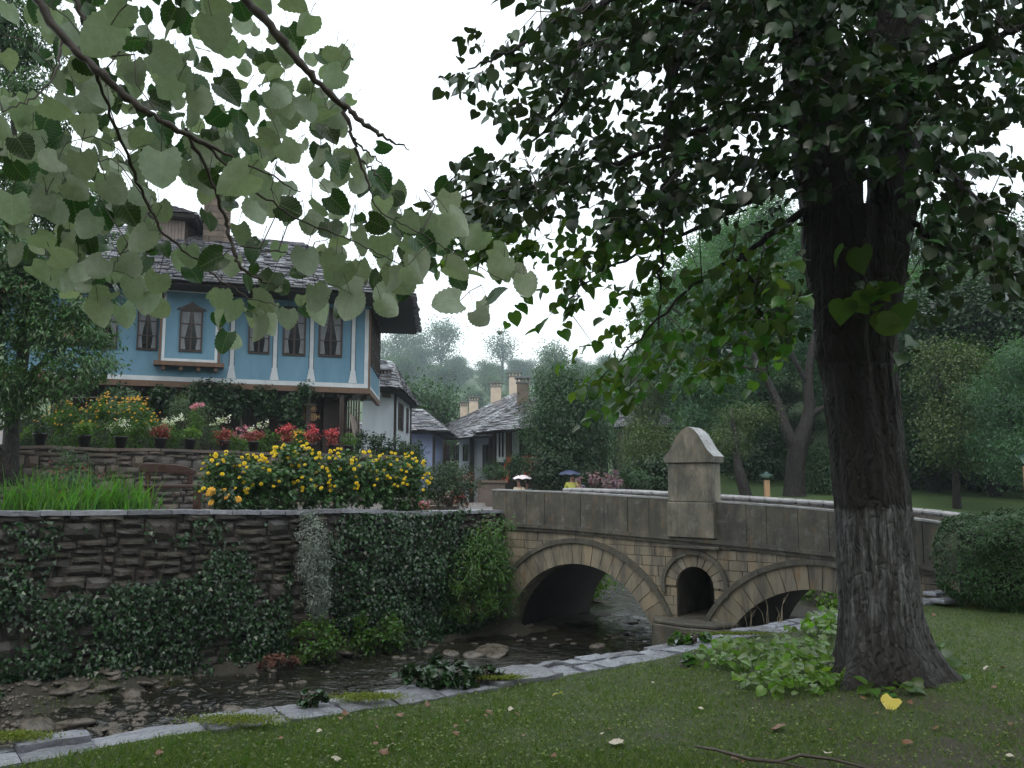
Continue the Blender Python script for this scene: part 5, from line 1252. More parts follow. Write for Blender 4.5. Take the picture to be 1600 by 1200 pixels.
# ground floor, set back
mb = MB(); GZ = 2.05
p = [HF(1.0, 1.3, 0), HF(FL - 1.1, 1.3, 0), HF(FL - 1.6, 4.6, 0), HF(1.0, 4.6, 0)]
mb.box8([(a.x, a.y, GZ) for a in p] + [(a.x, a.y, ZB - .18) for a in p]); mb.build('lower_wall', M['wood_dark'], house)
mb = MB()
for u_ in (.3, 3.2, 6.2, 8.1, 9.1): mb.fbox(HF, u_ - .07, u_ + .07, .12, .26, GZ, ZB - .173)
for k in range(22): uu = .2 + k * .46; mb.fbox(HF, uu, uu + .09, .11, 1.25, ZB - .30, ZB - .178)
mb.fbox(HF, 0.05, FL - .05, .10, 1.28, ZB - .176, ZB - .006); mb.build('porch_posts', M['wood_dark'], house)
d0 = HF.px(504, 700, .9); d1 = HF.px(543, 628, .9)
mb = MB(); mb.fbox(HF, d0[0], d1[0], .9, .98, GZ, d1[1] + .15)
for k in range(3):
    zz_ = lerp(GZ + .25, d1[1], (k + .5) / 3); mb.fbox(HF, d0[0] + .1, d1[0] - .1, .875, .9, zz_ - .22, zz_ - .17)
dr = mb.build('door', M['wood_frame'], house); mb = MB(); mb.fbox(HF, d1[0] - .16, d1[0] - .13, .84, .9, GZ + .95, GZ + 1.1); mb.build('handle', M['metal'], dr)
# ladder-like propped shutter at the corner
c0 = at(548, 645, 25.6); c1 = at(561, 640, 26.4); mb = MB()
for k in range(3):
    t0, t1 = k / 3 + .02, (k + 1) / 3 - .03
    A = Vector(at(547, 646, 25.5)); B = Vector(at(560, 654, 26.4)); Cc = Vector(at(554, 684, 25.2)); D = Vector(at(566, 684, 26.2))
    a, b, c, d = A.lerp(B, t0), A.lerp(B, t1), Cc.lerp(D, t0), Cc.lerp(D, t1); n = (b - a).cross(c - a).normalized() * .03
    mb.box8([c, d, d + n, c + n, a, b, b + n, a + n])
mb.build('shutter', M['wood_grey'], house)
mb = MB()
for k in range(5):
    p_ = Vector(at(545 + k * 4.0, 640, 26.0)); mb.tube([(p_.x, p_.y, GZ), (p_.x, p_.y, ZB - .3)], .03, 5)
mb.build('slatted_screen', M['wood_dark'], house)
# slates
def slates(name, c00, c10, c11, c01, size, mat, parent, seed=1, th=.035):
    """c00-c10 eave, c01-c11 ridge"""
    r = random.Random(seed); c00, c10, c11, c01 = map(Vector, (c00, c10, c11, c01)); n = (c10 - c00).cross(c01 - c00).normalized()
    if n.z < 0: n = -n
    Ls = max((c01 - c00).length, (c11 - c10).length); nb = max(2, int(Ls / (size * .55))); mb = MB()
    P = lambda a, b: c00.lerp(c10, a).lerp(c01.lerp(c11, a), b)
    base = MB(); dn = n * -.10; q = [c00, c10, c11, c01]; base.box8([p + dn for p in q] + [p - n * .01 for p in q])
    bo = base.build('roof_boards', M['roofbase'], parent)
    for j in range(nb):
        b0_ = j / nb - .02; b1_ = min(1.0, b0_ + 1.75 / nb); wl_ = (P(1, j / nb) - P(0, j / nb)).length; x = -r.uniform(0, size * .5)
        if wl_ < size * .4: continue
        while x < wl_:
            w_ = size * r.uniform(.55, 1.35); a0 = max(0, x) / wl_; a1 = min(1, (x + w_) / wl_); x += w_
            if a1 - a0 < .06 * size / wl_: continue
            g = .012 / wl_; bb = b0_ + r.uniform(-.35, .25) / nb * .6; sk = r.uniform(-.12, .12) / nb
            lo = r.uniform(.035, .085); k = [P(a0 + g, max(-.03, bb + sk)), P(a1 - g, max(-.03, bb - sk)), P(a1 - g * 2, b1_), P(a0 + g * 2, b1_)]
            k2 = [k[0] + n * (lo + r.uniform(-.012, .012)), k[1] + n * (lo + r.uniform(-.012, .012)), k[2] + n * .012, k[3] + n * .012]
            md = (k2[0] + k2[1]) / 2 - (k2[2] - k2[1]).normalized() * r.uniform(-.03, .05)
            top = [k2[0] + n * th, md + n * th, k2[1] + n * th, k2[2] + n * th, k2[3] + n * th]; bot = [k2[0], md, k2[1], k2[2], k2[3]]
            mb.add(bot + top, [(4, 3, 2, 1, 0), (5, 6, 7, 8, 9), (0, 1, 6, 5), (1, 2, 7, 6), (2, 3, 8, 7), (3, 4, 9, 8), (4, 0, 5, 9)])
    return mb.build(name, mat, parent)
ZE = 7.12
eFL = HF(-1.0, -.95, ZE); eFR = Vector(at(643, 458, 24.9)); eFR.z = ZE; eBR = Vector(at(651, 516, 31.2)); eBR.z = ZE; eBL = HF(-1.0, 6.2, ZE)
rL = HF(1.8, 3.0, 9.62); rR = Vector(at(468, 386, 28.0)); rR.z = 9.55
rf = empty('roof', tuple(HF(5, 3, 7.1))); rf.parent = house; rf.location = Vector(HF(5, 3, 7.1)) - house.location
slates('slate_courses', eFL, eFR, rR, rL, .42, M['slate'], rf, 3); slates('slate_courses', eFR, eBR, rR + Vector((.01, .3, 0)), rR, .42, M['slate'], rf, 4)
slates('slate_courses', eBL, eFL, rL, rL + Vector((0, .2, 0)), .45, M['slate'], rf, 5)
mb = MB()
mb.add([eBR, eBL, rL, rR], [(0, 1, 2, 3)]); mb.build('rear_slope', M['roofbase'], rf)
mb = MB(); zs = ZE - .10
mb.box8([(eFL.x, eFL.y, zs - .06), (eFR.x, eFR.y, zs - .06), (eBR.x, eBR.y, zs - .06), (eBL.x, eBL.y, zs - .06), (eFL.x, eFL.y, zs), (eFR.x, eFR.y, zs), (eBR.x, eBR.y, zs), (eBL.x, eBL.y, zs)]); mb.build('soffit', M['roofbase'], rf)
mb = MB(); r = random.Random(4)   # slab ends hanging over the eaves
for (a, b) in ((eFL, eFR), (eFR, eBR)):
    L_ = (b - a).length; x = 0; d = (b - a).normalized(); o_ = Vector((d.y, -d.x, 0))
    while x < L_: w_ = r.uniform(.2, .5); c = a + d * (x + w_ / 2) + o_ * r.uniform(-.02, .06); mb.box((c.x, c.y, ZE - .03 + r.uniform(-.02, .02)), (w_ - .015, .3, .05), math.atan2(d.y, d.x)); x += w_
mb.build('eave_slabs', M['slate'], rf)
# chimney and dormer
mb = MB(); c = Vector(at(337, 400, 26.6)); mb.box((c.x, c.y, 9.4), (.82, .7, 2.5), .35); ch = mb.build('chimney', M['brick'], rf)
mb = MB()
for k in range(11):
    for s_ in range(4):
        mb.box((c.x + (-.3 + .2 * s_) * .94 + .12, c.y - .30 + (-.3 + .2 * s_) * .34, 8.35 + k * .2 + .02), (.19, .08, .17), .35)
mb.build('chimney_stones', M['brick'], ch); mb = MB(); mb.box((c.x, c.y, 10.7), (1.05, .95, .07), .35); mb.build('cap', M['slate'], ch)
DF = frame(at(240, 395, 25.6)[:2] + (0,), HU, HWD); z0 = 8.0; zt = at(262, 340, 25.6)[2]; dw = at(284, 395, 25.6)[0] - at(240, 395, 25.6)[0]
mb = MB(); mb.fbox(DF, 0, dw, 0, 1.6, z0, zt); dm = mb.build('dormer', M['wood_dark'], rf)
mb = MB(); n = 9
for k in range(n): mb.fbox(DF, k * dw / n + .006, (k + 1) * dw / n - .006, -.03, 0.0, z0, zt - .02, .002)
mb.build('planks', M['wood_grey'], dm)
mb = MB(); mb.fbox(DF, -.22, dw + .30, -.35, 2.2, zt + .001, zt + .10); mb.fbox(DF, -.05, dw + .95, -.10, 2.0, zt + .101, zt + .14)
a = DF(-.25, -.4, zt + .10); b = DF(dw + .35, -.4, zt + .10); mb.build('dormer_eaves', M['wood_dark'], dm)
slates('slate_courses', a, b, DF(dw * .75, .6, zt + .52), DF(dw * .2, .6, zt + .52), .25, M['slate'], dm, 7, .025)
slates('slate_courses', b, DF(dw + .9, 2.2, zt - .75), DF(dw * .75, 1.9, zt + .5), DF(dw * .75, .6, zt + .52), .25, M['slate'], dm, 8, .025)
mb = MB(); mb.box8([DF(dw, .1, 8.4), DF(dw + .75, .5, 8.4), DF(dw + .75, 1.9, 8.4), DF(dw, 1.6, 8.4), DF(dw, .1, zt), DF(dw + .35, .5, zt - .2), DF(dw + .35, 1.9, zt - .2), DF(dw, 1.6, zt)]); mb.build('dormer_side', M['wood_dark'], dm)
# carved sign boards
M['sign'] = solid('carved_sign_board', (.10, .055, .03), (.15, .085, .045), scale=8, stretch=(1, 6, 6), bump=.3); M['signtxt'] = solid('carved_gilt_letters', (.42, .26, .09), (.5, .32, .12), bump=0)
def sign(label, x0, y0, x1, y1, txt):
    a = HF.px(x0, y1, .35); b = HF.px(x1, y0, .35); mb = MB(); h = b[1] - a[1]; c_ = h * .25
    root = empty('wooden_sign', tuple(HF((a[0] + b[0]) / 2, .35, a[1])), label, 'sign')
    mb.prism(HF, [(a[0] + c_, a[1]), (b[0] - c_, a[1]), (b[0], a[1] + c_), (b[0], b[1] - c_), (b[0] - c_, b[1]), (a[0] + c_, b[1]), (a[0], b[1] - c_), (a[0], a[1] + c_)], .33, .37); mb.build('board', M['sign'], root)
    mb = MB(); mb.fbox(HF, a[0] + c_, b[0] - c_, .322, .33, a[1] + h * .06, a[1] + h * .12); mb.fbox(HF, a[0] + c_, b[0] - c_, .322, .33, b[1] - h * .12, b[1] - h * .06); mb.build('carved_border', M['signtxt'], root)
    cu = bpy.data.curves.new('lettering', 'FONT'); cu.body = txt; cu.size = h * .78; cu.extrude = .006; cu.align_x = 'CENTER'; cu.align_y = 'CENTER'; cu.space_character = .95
    tmp = bpy.data.objects.new('tmp', cu); C.objects.link(tmp); bpy.context.view_layer.update(); me = bpy.data.meshes.new_from_object(tmp.evaluated_get(bpy.context.evaluated_depsgraph_get())); bpy.data.objects.remove(tmp)
    o = bpy.data.objects.new('lettering', me); C.objects.link(o); me.materials.clear(); me.materials.append(M['signtxt']); o.parent = root
    o.location = Vector(HF((a[0] + b[0]) / 2, .322, (a[1] + b[1]) / 2)) - root.location; o.rotation_euler = (math.pi / 2, 0, math.atan2(HU.y, HU.x))
    mb = MB()
    for u_ in (a[0] + .15, b[0] - .15): mb.fbox(HF, u_, u_ + .012, .345, .355, b[1], b[1] + .06)
    mb.build('hanger', M['metal'], root)
sign('lower carved wooden sign board with gilt letters hanging in the blue house porch', 470, 646, 496, 657, 'ЖЕЗИН')
sign('upper small carved wooden sign board just above the lettered one in the porch', 473, 635, 495, 643, 'ИИИ')

# ================================================================ VILLAGE HOUSES
def footprint_house(label, name, pts, z0, z1, wall, over, ridge, ridge_h, size, seed, loc=None, base=None):
    """pts: four ground corners (front-left, front-right, back-right, back-left)"""
    P = [Vector((p[0], p[1], 0)) for p in pts]; root = empty(name, (P[1].x, P[1].y, z0), label, 'house'); mb = MB()
    mb.box8([(p.x, p.y, z0) for p in P] + [(p.x, p.y, z1) for p in P]); mb.build('wall', wall, root)
    c = sum(P, Vector()) / 4; E = []
    for p in P:
        d = (p - c).normalized(); E.append(p + d * over * 1.3 + Vector((0, 0, z1 - .02)))
    a = (P[0] + P[3]) / 2; b = (P[1] + P[2]) / 2; rl = a.lerp(b, ridge[0]) + Vector((0, 0, z1 + ridge_h)); rr = a.lerp(b, ridge[1]) + Vector((0, 0, z1 + ridge_h))
    rf = empty('roof', tuple(c)); rf.parent = root; rf.location = c - root.location
    slates('slate_courses', E[0], E[1], rr, rl, size, M['slate'], rf, seed); slates('slate_courses', E[1], E[2], rr, rr + Vector((.01, .01, 0)), size, M['slate'], rf, seed + 1)
    slates('slate_courses', E[3], E[0], rl, rl + Vector((.01, .01, 0)), size, M['slate'], rf, seed + 2)
    mb = MB(); mb.add([E[2], E[3], rl, rr], [(0, 1, 2, 3)]); mb.add([e - Vector((0, 0, .12)) for e in E], [(0, 1, 2, 3)]); mb.build('soffit', M['roofbase'], rf)
    if base: mb = MB(); q = [c + (p - c) * 1.02 for p in P]; mb.box8([(p.x, p.y, z0 - base) for p in q] + [(p.x, p.y, z0 - .003) for p in q]); mb.build('stone_base', M['upperstone'], root)
    return root, rf, P
def post(root, p, z0, z1, w_=.13, mat=None):
    mb = MB(); mb.box((p[0], p[1], (z0 + z1) / 2), (w_, w_, z1 - z0)); mb.build('corner_post', mat or M['wood_dark'], root)
def chim(parent, px, py0, py1, wpx, d, mat, dark=False, label=None):
    a = at(px, py1, d); b = at(px, py0, d); w_ = wpx * d / F; zt_ = b[2]; z0_ = a[2] - .8; mb = MB()
    hd = .30; mb.box((a[0], d, (z0_ + zt_ - hd) / 2), (w_ * .82, w_ * .82, zt_ - hd - z0_)); o = mb.build('chimney', mat, parent)
    mb = MB(); mb.box((a[0], d, zt_ - hd + .03), (w_ * .95, w_ * .95, .06)); mb.box((a[0], d, zt_ - .03), (w_ * 1.12, w_ * 1.12, .06)); mb.build('slab', M['slate'], o)
    mb = MB()
    for i in range(4):
        for j in range(4):
            if i in (0, 3) or j in (0, 3): mb.box((a[0] + (i - 1.5) * w_ * .25, d + (j - 1.5) * w_ * .25, zt_ - hd / 2), (w_ * .1, w_ * .1, hd - .12))
    mb.build('vent_bricks', mat, o)
# white house just behind the blue one
C0 = (-5.0, 36.0); Lp = at(566, 650, 34.2); Bp = at(641, 650, 41.5); bk = (Lp[0] + (Bp[0] - C0[0]) - .3, Lp[1] + 5.5)
wh, rf2, P = footprint_house('white walled cottage with dark timber corners right behind the blue house', 'white_cottage', [(Lp[0], Lp[1]), C0, (Bp[0], 41.5), bk], 2.75, 5.32, M['stucco'], 1.0, (.1, .62), 1.55, .5, 11, base=1.6)
WFf = frame((C0[0], C0[1], 0), (Bp[0] - C0[0], 41.5 - C0[1], 0), (-(41.5 - C0[1]), Bp[0] - C0[0], 0))
post(wh, C0, 2.76, 5.28); post(wh, (Bp[0], 41.5), 2.76, 5.28)
for a in (1.0, 1.95, 3.9): window(WFf, a, a + .62, 3.75, 4.95, 0, wh, curtain=False, bars=2)
chim(rf2, 601, 577, 592, 22, 35.5, M['brick'])
# lavender house
a = at(640, 700, 44.5); b = at(678, 700, 45.5); lv, rf3, P = footprint_house('pale lavender cottage with a low slate roof further along the lane', 'lavender_cottage', [(a[0] - 2.5, 44.3), (b[0], 45.5), (b[0] + .1, 50), (a[0] - 2.5, 50)], .9, 4.12, M['lavender'], .9, (.3, .75), 1.35, .55, 15)
LF = frame((b[0], 45.5, 0), (-(b[0] - a[0] + 2.5), -1.2, 0), (-1.2, (b[0] - a[0] + 2.5), 0)); LF2 = frame((a[0] - 2.5, 44.3, 0), (b[0] - a[0] + 2.5, 1.2, 0), (-1.2, b[0] - a[0] + 2.5, 0))
u0, _ = LF2.px(641, 700); u1, _ = LF2.px(656, 700); mb = MB(); mb.fbox(LF2, u0, u1, -.04, .03, .95, 3.35); d_ = mb.build('door', M['wood_dark'], lv); mb = MB(); mb.fbox(LF2, u1 - .14, u1 - .1, -.08, -.04, 1.9, 2.1); mb.build('handle', M['metal'], d_)
post(lv, (b[0], 45.5), .95, 4.1)
# long white row at the lane end
e1 = at(693, 686, 51); e2 = at(778, 680, 44.5); rw = empty('white_cottage', tuple(e2), 'long low white cottage with paired dark windows at the end of the lane', 'house')
RF = frame((e1[0] + .4, 51, 0), (e2[0] - e1[0], 44.5 - 51, 0), ((51 - 44.5), e2[0] - e1[0], 0)); RL = math.hypot(e2[0] - e1[0] - .4, 6.5)
mb = MB(); mb.fbox(RF, 0, RL, .6, 6, .1, 4.05); mb.build('wall', M['stucco'], rw)
for x0, x1 in ((698, 703), (709, 717), (724, 732), (755, 768)):
    a, _ = RF.px(x0, 700, .6); b, _ = RF.px(x1, 700, .6); zt_ = RF.px(x0, 695, .6)[1]; zb = RF.px(x0, 721 if x0 < 750 else 740, .6)[1]; window(RF, a, b, zb, zt_, .6, rw, curtain=False, bars=2)
for x in (695, 738, 768):
    a, _ = RF.px(x, 700, .5); mb = MB(); mb.fbox(RF, a - .09, a + .09, .35, .58, .1, 3.98); mb.build('timber_post', M['wood_dark'], rw)
slates('slate_courses', e1, e2, at(815, 618, 50), at(704, 662, 56), .6, M['slate'], rw, 20)
slates('slate_courses', at(690, 668, 57), at(704, 662, 56), at(815, 618, 50), at(812, 612, 52), .6, M['slate'], rw, 23)
for c_ in ((725, 628, 662, 14, 57), (740, 620, 662, 17, 56), (775, 598, 640, 20, 54), (804, 582, 630, 21, 53)): chim(rw, *c_, M['cream'])
# near right cottage, partly behind the big shrub
e3 = Vector(at(744, 676, 39.5)); e4 = Vector(at(905, 664, 37)); g1 = Vector(at(812, 631, 44)); g2 = Vector(at(880, 606, 44)); rc = empty('timber_cottage', tuple(e3), 'dark timber cottage with a white open shutter behind the umbrellas', 'house')
slates('slate_courses', e3, e4, g2, g1, .6, M['slate'], rc, 31); slates('slate_courses', Vector(at(738, 672, 48)), e3, g1, g1 + Vector((.02, .02, 0)), .6, M['slate'], rc, 32)
chim(rc, 817, 590, 635, 23, 43.5, M['brick'])
KF = frame(at(772, 690, 40.6)[:2] + (0,), (1, -.16, 0), (.16, 1, 0))
mb = MB(); mb.fbox(KF, 0, 5.2, .1, 5, .1, 3.95); mb.build('wall', M['wood_dark'], rc)
def kp(x0, y0, x1, y1, w0, w1, name, mat, par=None):
    a = KF.px(x0, y1, w0); b = KF.px(x1, y0, w0); mb = MB(); mb.fbox(KF, a[0], b[0], w0, w1, a[1], b[1]); return mb.build(name, mat, par or rc)
kp(800, 668, 811, 712, .02, .1, 'white_panel', M['stucco']); kp(811, 712, 850, 716, -.02, .1, 'white_rail', M['white']); kp(790, 668, 797, 745, -.1, .1, 'timber_post', M['wood_brown']); kp(769, 668, 774, 745, -.1, .09, 'timber_post', M['wood_dark'])
sh = kp(776, 670, 790, 722, -.25, -.19, 'shutter', M['white']); kp(779, 676, 782, 714, -.258, -.25, 'slot', M['glass'], sh); kp(784, 676, 787, 714, -.258, -.25, 'slot', M['glass'], sh)
kp(811, 670, 848, 712, .05, .099, 'window', M['glass'])
M['rug'] = solid('red_woven_cloth', (.30, .05, .04), (.5, .14, .06), scale=8, stretch=(.5, .5, 4), rough=.9, bump=.3)
mb = MB(); A = KF.px(783, 754, -.5); B = KF.px(796, 714, -.5)
for k in range(10):
    z0_, z1_ = lerp(A[1], B[1], k / 10), lerp(A[1], B[1], (k + 1) / 10); s0, s1 = .25 * (k / 10) ** 1.5, .25 * ((k + 1) / 10) ** 1.5; w_ = .33
    mb.box8([KF(A[0] + s0, -.5 + .03 * (k % 2), z0_), KF(A[0] + s0 + w_, -.5, z0_), KF(A[0] + s0 + w_, -.47, z0_), KF(A[0] + s0, -.47 + .03 * (k % 2), z0_), KF(A[0] + s1, -.5 + .03 * ((k + 1) % 2), z1_), KF(A[0] + s1 + w_, -.5, z1_), KF(A[0] + s1 + w_, -.47, z1_), KF(A[0] + s1, -.47 + .03 * ((k + 1) % 2), z1_)])
tag(mb.build('woven_cloth', M['rug']), 'long red woven cloth hanging from the dark timber cottage', 'cloth')
for q, (x0, y0, x1, y1) in enumerate(((818, 712, 846, 742),)):
    a = KF.px(x0, y1, -.3); b = KF.px(x1, y0, -.3); mb = MB(); mb.fbox(KF, a[0], b[0], -.3, -.27, a[1], b[1]); tag(mb.build('woven_rug', M['rug']), 'red patterned rug hung over the cottage rail behind the shrub', 'rug')
# cottage further right, only the roof shows through the trees
f1 = Vector(at(960, 668, 44)); f2 = Vector(at(1062, 668, 42)); f3 = Vector(at(1030, 640, 46)); f4 = Vector(at(965, 634, 46)); ft = empty('stone_cottage', tuple(f1), 'slate roofed cottage glimpsed through thin trees left of the bridge pier', 'house')
slates('slate_courses', f1, f2, f3, f4, .5, M['slate'], ft, 41); mb = MB(); mb.box8([(f1.x + .6, f1.y + .8, 0), (f2.x - .6, f2.y + .8, 0), (f2.x - .6, 48, 0), (f1.x + .6, 48, 0), (f1.x + .6, f1.y + .8, f1.z), (f2.x - .6, f2.y + .8, f1.z), (f2.x - .6, 48, f1.z), (f1.x + .6, 48, f1.z)]); mb.build('wall', M['wood_dark'], ft)
mb = MB(); mb.fbox(frame((f1.x + .6, f1.y + .8, 0), (1, 0, 0), (0, 1, 0)), .8, 1.5, -.03, .02, .5, 2.2); mb.build('window', M['glass'], ft)

# ================================================================ TERRACE: bench, pots, flowers
bn = empty('bench', at(262, 795, 15.6)[:2] + (.93,), 'red brown wooden bench with a curved back rail standing against the terrace wall', 'bench')
bx = frame(at(262, 790, 15.5)[:2] + (0,), (.96, .28, 0), (-.28, .96, 0))
def BM(fn, name, mat=M['wood_red'], par=bn, bevel=.012): mb = MB(); fn(mb); return mb.build(name, mat, par, bevel=bevel)
zs_ = at(262, 757, 15.5)[2]; zt_ = at(262, 727, 15.5)[2]
BM(lambda m: m.fbox(bx, -.46, .62, -.22, .22, zs_ - .06, zs_), 'seat')
BM(lambda m: m.prism(bx, [(-.55, zt_ - .12), (.45, zt_ - .17), (.47, zt_ - .10), (.30, zt_ - .015), (0, zt_ + .03), (-.3, zt_ + .04), (-.52, zt_ + .03)], .16, .24), 'back_rail')
for u_ in (-.42, .30): BM(lambda m: m.fbox(bx, u_, u_ + .09, .17, .23, zs_ + .002, zt_ - .13), 'back_post')
for u_ in (-.36, .44): BM(lambda m: m.fbox(bx, u_, u_ + .14, -.18, .16, .90, zs_ - .062), 'leg')
def pot_plant(label, px, kind, dy=0.0):
    # on the terrace wall top
    r_ = ray(px, 690); o = Vector((0, 0, 0)); n = Vector((QN.x, QN.y)); t_ = (Q0.x * n.x + Q0.y * n.y - .2) / (r_[0] * n.x + r_[1] * n.y)
    x, y = r_[0] * t_, r_[1] * t_; z = 2.24; root = empty('potted_plant', (x, y, z), label, 'plant', None); mb = MB(); k = 16
    prof_ = [(.085, 0), (.125, .22), (.14, .221), (.14, .255), (.125, .256), (.12, .235)]
    vs = [(x + rr_ * math.cos(2 * math.pi * i / k), y + rr_ * math.sin(2 * math.pi * i / k), z + h_) for rr_, h_ in prof_ for i in range(k)]
    fs = [(j * k + i, j * k + (i + 1) % k, (j + 1) * k + (i + 1) % k, (j + 1) * k + i) for j in range(len(prof_) - 1) for i in range(k)] + [tuple(range(k - 1, -1, -1)), tuple((len(prof_) - 1) * k + i for i in range(k))]
    mb.add(vs, fs); mb.build('pot', M['black'], root, True)
    sd = int(px); c = (x, y, z + .40)
    def fo(mat, n, s_, rr_=(.2, .2, .17), tm='dia', cz=0, name='foliage'):
        P, o_, cc = clumps([(c[0], c[1], c[2] + cz, *rr_)], max(10, n // 25), n, .04, .3, seed=sd); N, T = orient(n, o_, .6, .5, .5, .2, sd); leaves(name, P, N, T, np.random.RandomState(sd).uniform(.7, 1.2, n) * s_, tm, M[mat], root); return cc
    if kind == 'green': fo('leaf_low', 420, .06)
    if kind == 'dark': fo('leaf_dark', 300, .05, (.16, .16, .12), cz=-.05)
    if kind == 'red': fo('red_leaf', 420, .06, (.17, .17, .16))
    if kind == 'burg': fo('red_leaf', 480, .055, (.25, .2, .13), cz=-.02)
    if kind == 'pinkred':
        fo('red_leaf', 350, .06, (.18, .18, .18)); cc = fo('pet_red', 240, .05, (.22, .2, .14), cz=.18, name='blossoms')
    if kind == 'lime': fo('leaf_light', 420, .06, (.2, .2, .12), cz=-.02)
    if kind == 'white': fo('leaf_low', 300, .06); fo('pet_white', 90, .04, (.2, .2, .12), cz=.08, name='blossoms')
for px, kd, lb in ((62, 'dark', 'black pot with sparse dark leaves, first on the terrace wall'), (132, 'lime', 'black pot overflowing with pale green leaves, second along the terrace wall'), (189, 'white', 'black pot with small white flowers, third along the terrace wall'),
                   (251, 'red', 'black pot holding one bushy crimson plant above the bench back'), (297, 'lime', 'black pot with fresh lime green leaves right of the crimson plant'), (351, 'red', 'black pot with a rusty red leaved plant below the white phlox'),
                   (396, 'burg', 'black pot with a low wide burgundy plant'), (447, 'pinkred', 'black pot with red leaves and pink blooms left of the yellow flower bed top'), (487, 'pinkred', 'black pot with tall crimson pink blooms under the sign boards'), (520, 'pinkred', 'black pot with pink red blooms in front of the house door'), (545, 'green', 'black pot with green leaves below the propped shutter')):
    pot_plant(lb, px, kd)
def bloom_mesh(name, mat, layers, rr_, droop=0):
    P, N, T, Z_ = [], [], [], []
    for (n, tilt, s_) in layers:
        for k in range(n):
            a = 2 * math.pi * (k + R.random() * .3) / n; d = np.array([math.cos(a), math.sin(a), 0]); P.append(d * .004); T.append(d * math.cos(tilt) + np.array([0, 0, math.sin(tilt)])); N.append(np.array([0, 0, math.cos(tilt)]) - d * math.sin(tilt)); Z_.append(s_)
    V, Fs, _ = leaf_arrays(np.array(P), np.array(N), np.array(T), np.array(Z_), 'dia'); o = mesh_np(name, V, Fs, M[mat]); me = o.data; bpy.data.objects.remove(o); return me
BL_Y = bloom_mesh('bloom', 'pet_yellow', [(14, -.35, .05), (14, .1, .05), (12, .6, .045), (9, 1.1, .035)], 1)
BL_O = bloom_mesh('bloom', 'pet_orange', [(11, -.25, .045)], 1)
def flower_bush(name, label, c, rd, n, blooms, me, leafm='leaf_dark', size=.075, seed=1, bs=1.0, group=None, top=.35):
    P, o, cc = clumps([(*c, *rd), (c[0] + R.uniform(-.1, .1), c[1], c[2] + rd[2] * .5, rd[0] * .7, rd[1], rd[2] * .65)], n // 32, n, .055, .35, seed=seed); root = plant(name, label, 'flower bush', (c[0], c[1], c[2] - rd[2]), [('foliage', P, o, np.random.RandomState(seed).uniform(.6, 1.2, n) * size, 'dia', M[leafm], .7, .5, .5, .3)], group)
    stems(root, (c[0], c[1], c[2] - rd[2]), [tuple(q) for q in cc[:16]], .007)
    r = random.Random(seed)
    for k in range(blooms):
        th_ = r.uniform(0, 6.28); el = r.uniform(top - .5, 1.5); d = Vector((math.cos(th_) * math.cos(el), -abs(math.sin(th_)) * math.cos(el) if r.random() < .75 else math.sin(th_) * math.cos(el), math.sin(el)))
        p = Vector(c) + Vector((d.x * rd[0], d.y * rd[1], d.z * rd[2])) * r.uniform(.95, 1.22)
        b = bpy.data.objects.new('bloom', me); C.objects.link(b); b.parent = root; b.location = p - root.location; s_ = bs * r.uniform(.75, 1.15); b.scale = (s_, s_, s_)
        f = (Vector((0, -.7, .4)) + Vector((r.uniform(-.6, .6), r.uniform(-.3, .3), r.uniform(-.3, .6)))).normalized(); b.rotation_euler = f.to_track_quat('Z', 'Y').to_euler()
    return root
def wy_(px): # distance of the lower wall's line seen at pixel column px
    k = (px - 800) / F / math.cos(PITCH) * .994; s_ = (-.2 - k * 16.4) / (.767 - .641 * k); return 16.4 - .641 * s_
for k, (px, top_, wpx, nb, lb) in enumerate(((352, 705, 34, 12, 'leftmost tall yellow flower bush of the bed, beside the bench'), (395, 712, 34, 11, 'yellow flower bush below the burgundy pot'), (437, 700, 36, 15, 'yellow flower bush below the pink red pots'), (482, 697, 38, 18, 'full yellow flower bush in the middle of the bed'),
        (528, 703, 36, 16, 'yellow flower bush below the house door'), (572, 706, 38, 14, 'yellow flower bush below the propped shutter'), (612, 710, 36, 15, 'yellow flower bush below the white cottage corner'), (640, 708, 30, 13, 'yellow flower bush at the bridge end of the bed, seen before the lane'))):
    d = wy_(px) + .75; tp_ = at(px, top_ + 6, d); bt = at(px, 797, d); h_ = (tp_[2] - .93) / 2
    flower_bush('yellow_flower_bush', lb, (tp_[0], d, .93 + h_), (wpx * d / F, .38, h_), 1900, int(nb * 2.4), BL_Y, 'leaf_rowan', seed=50 + k, bs=.62, group='yellow flower bushes along the stream wall', size=.085)
for (px, py, lb) in ((345, 782, 'orange daisy clump at the low front of the bed by the bench'),):
    d = wy_(px) + .45; c = at(px, py, d); flower_bush('orange_flower_bush', lb, c, (.28, .2, .16), 350, 6, BL_O, seed=71, bs=1.6)
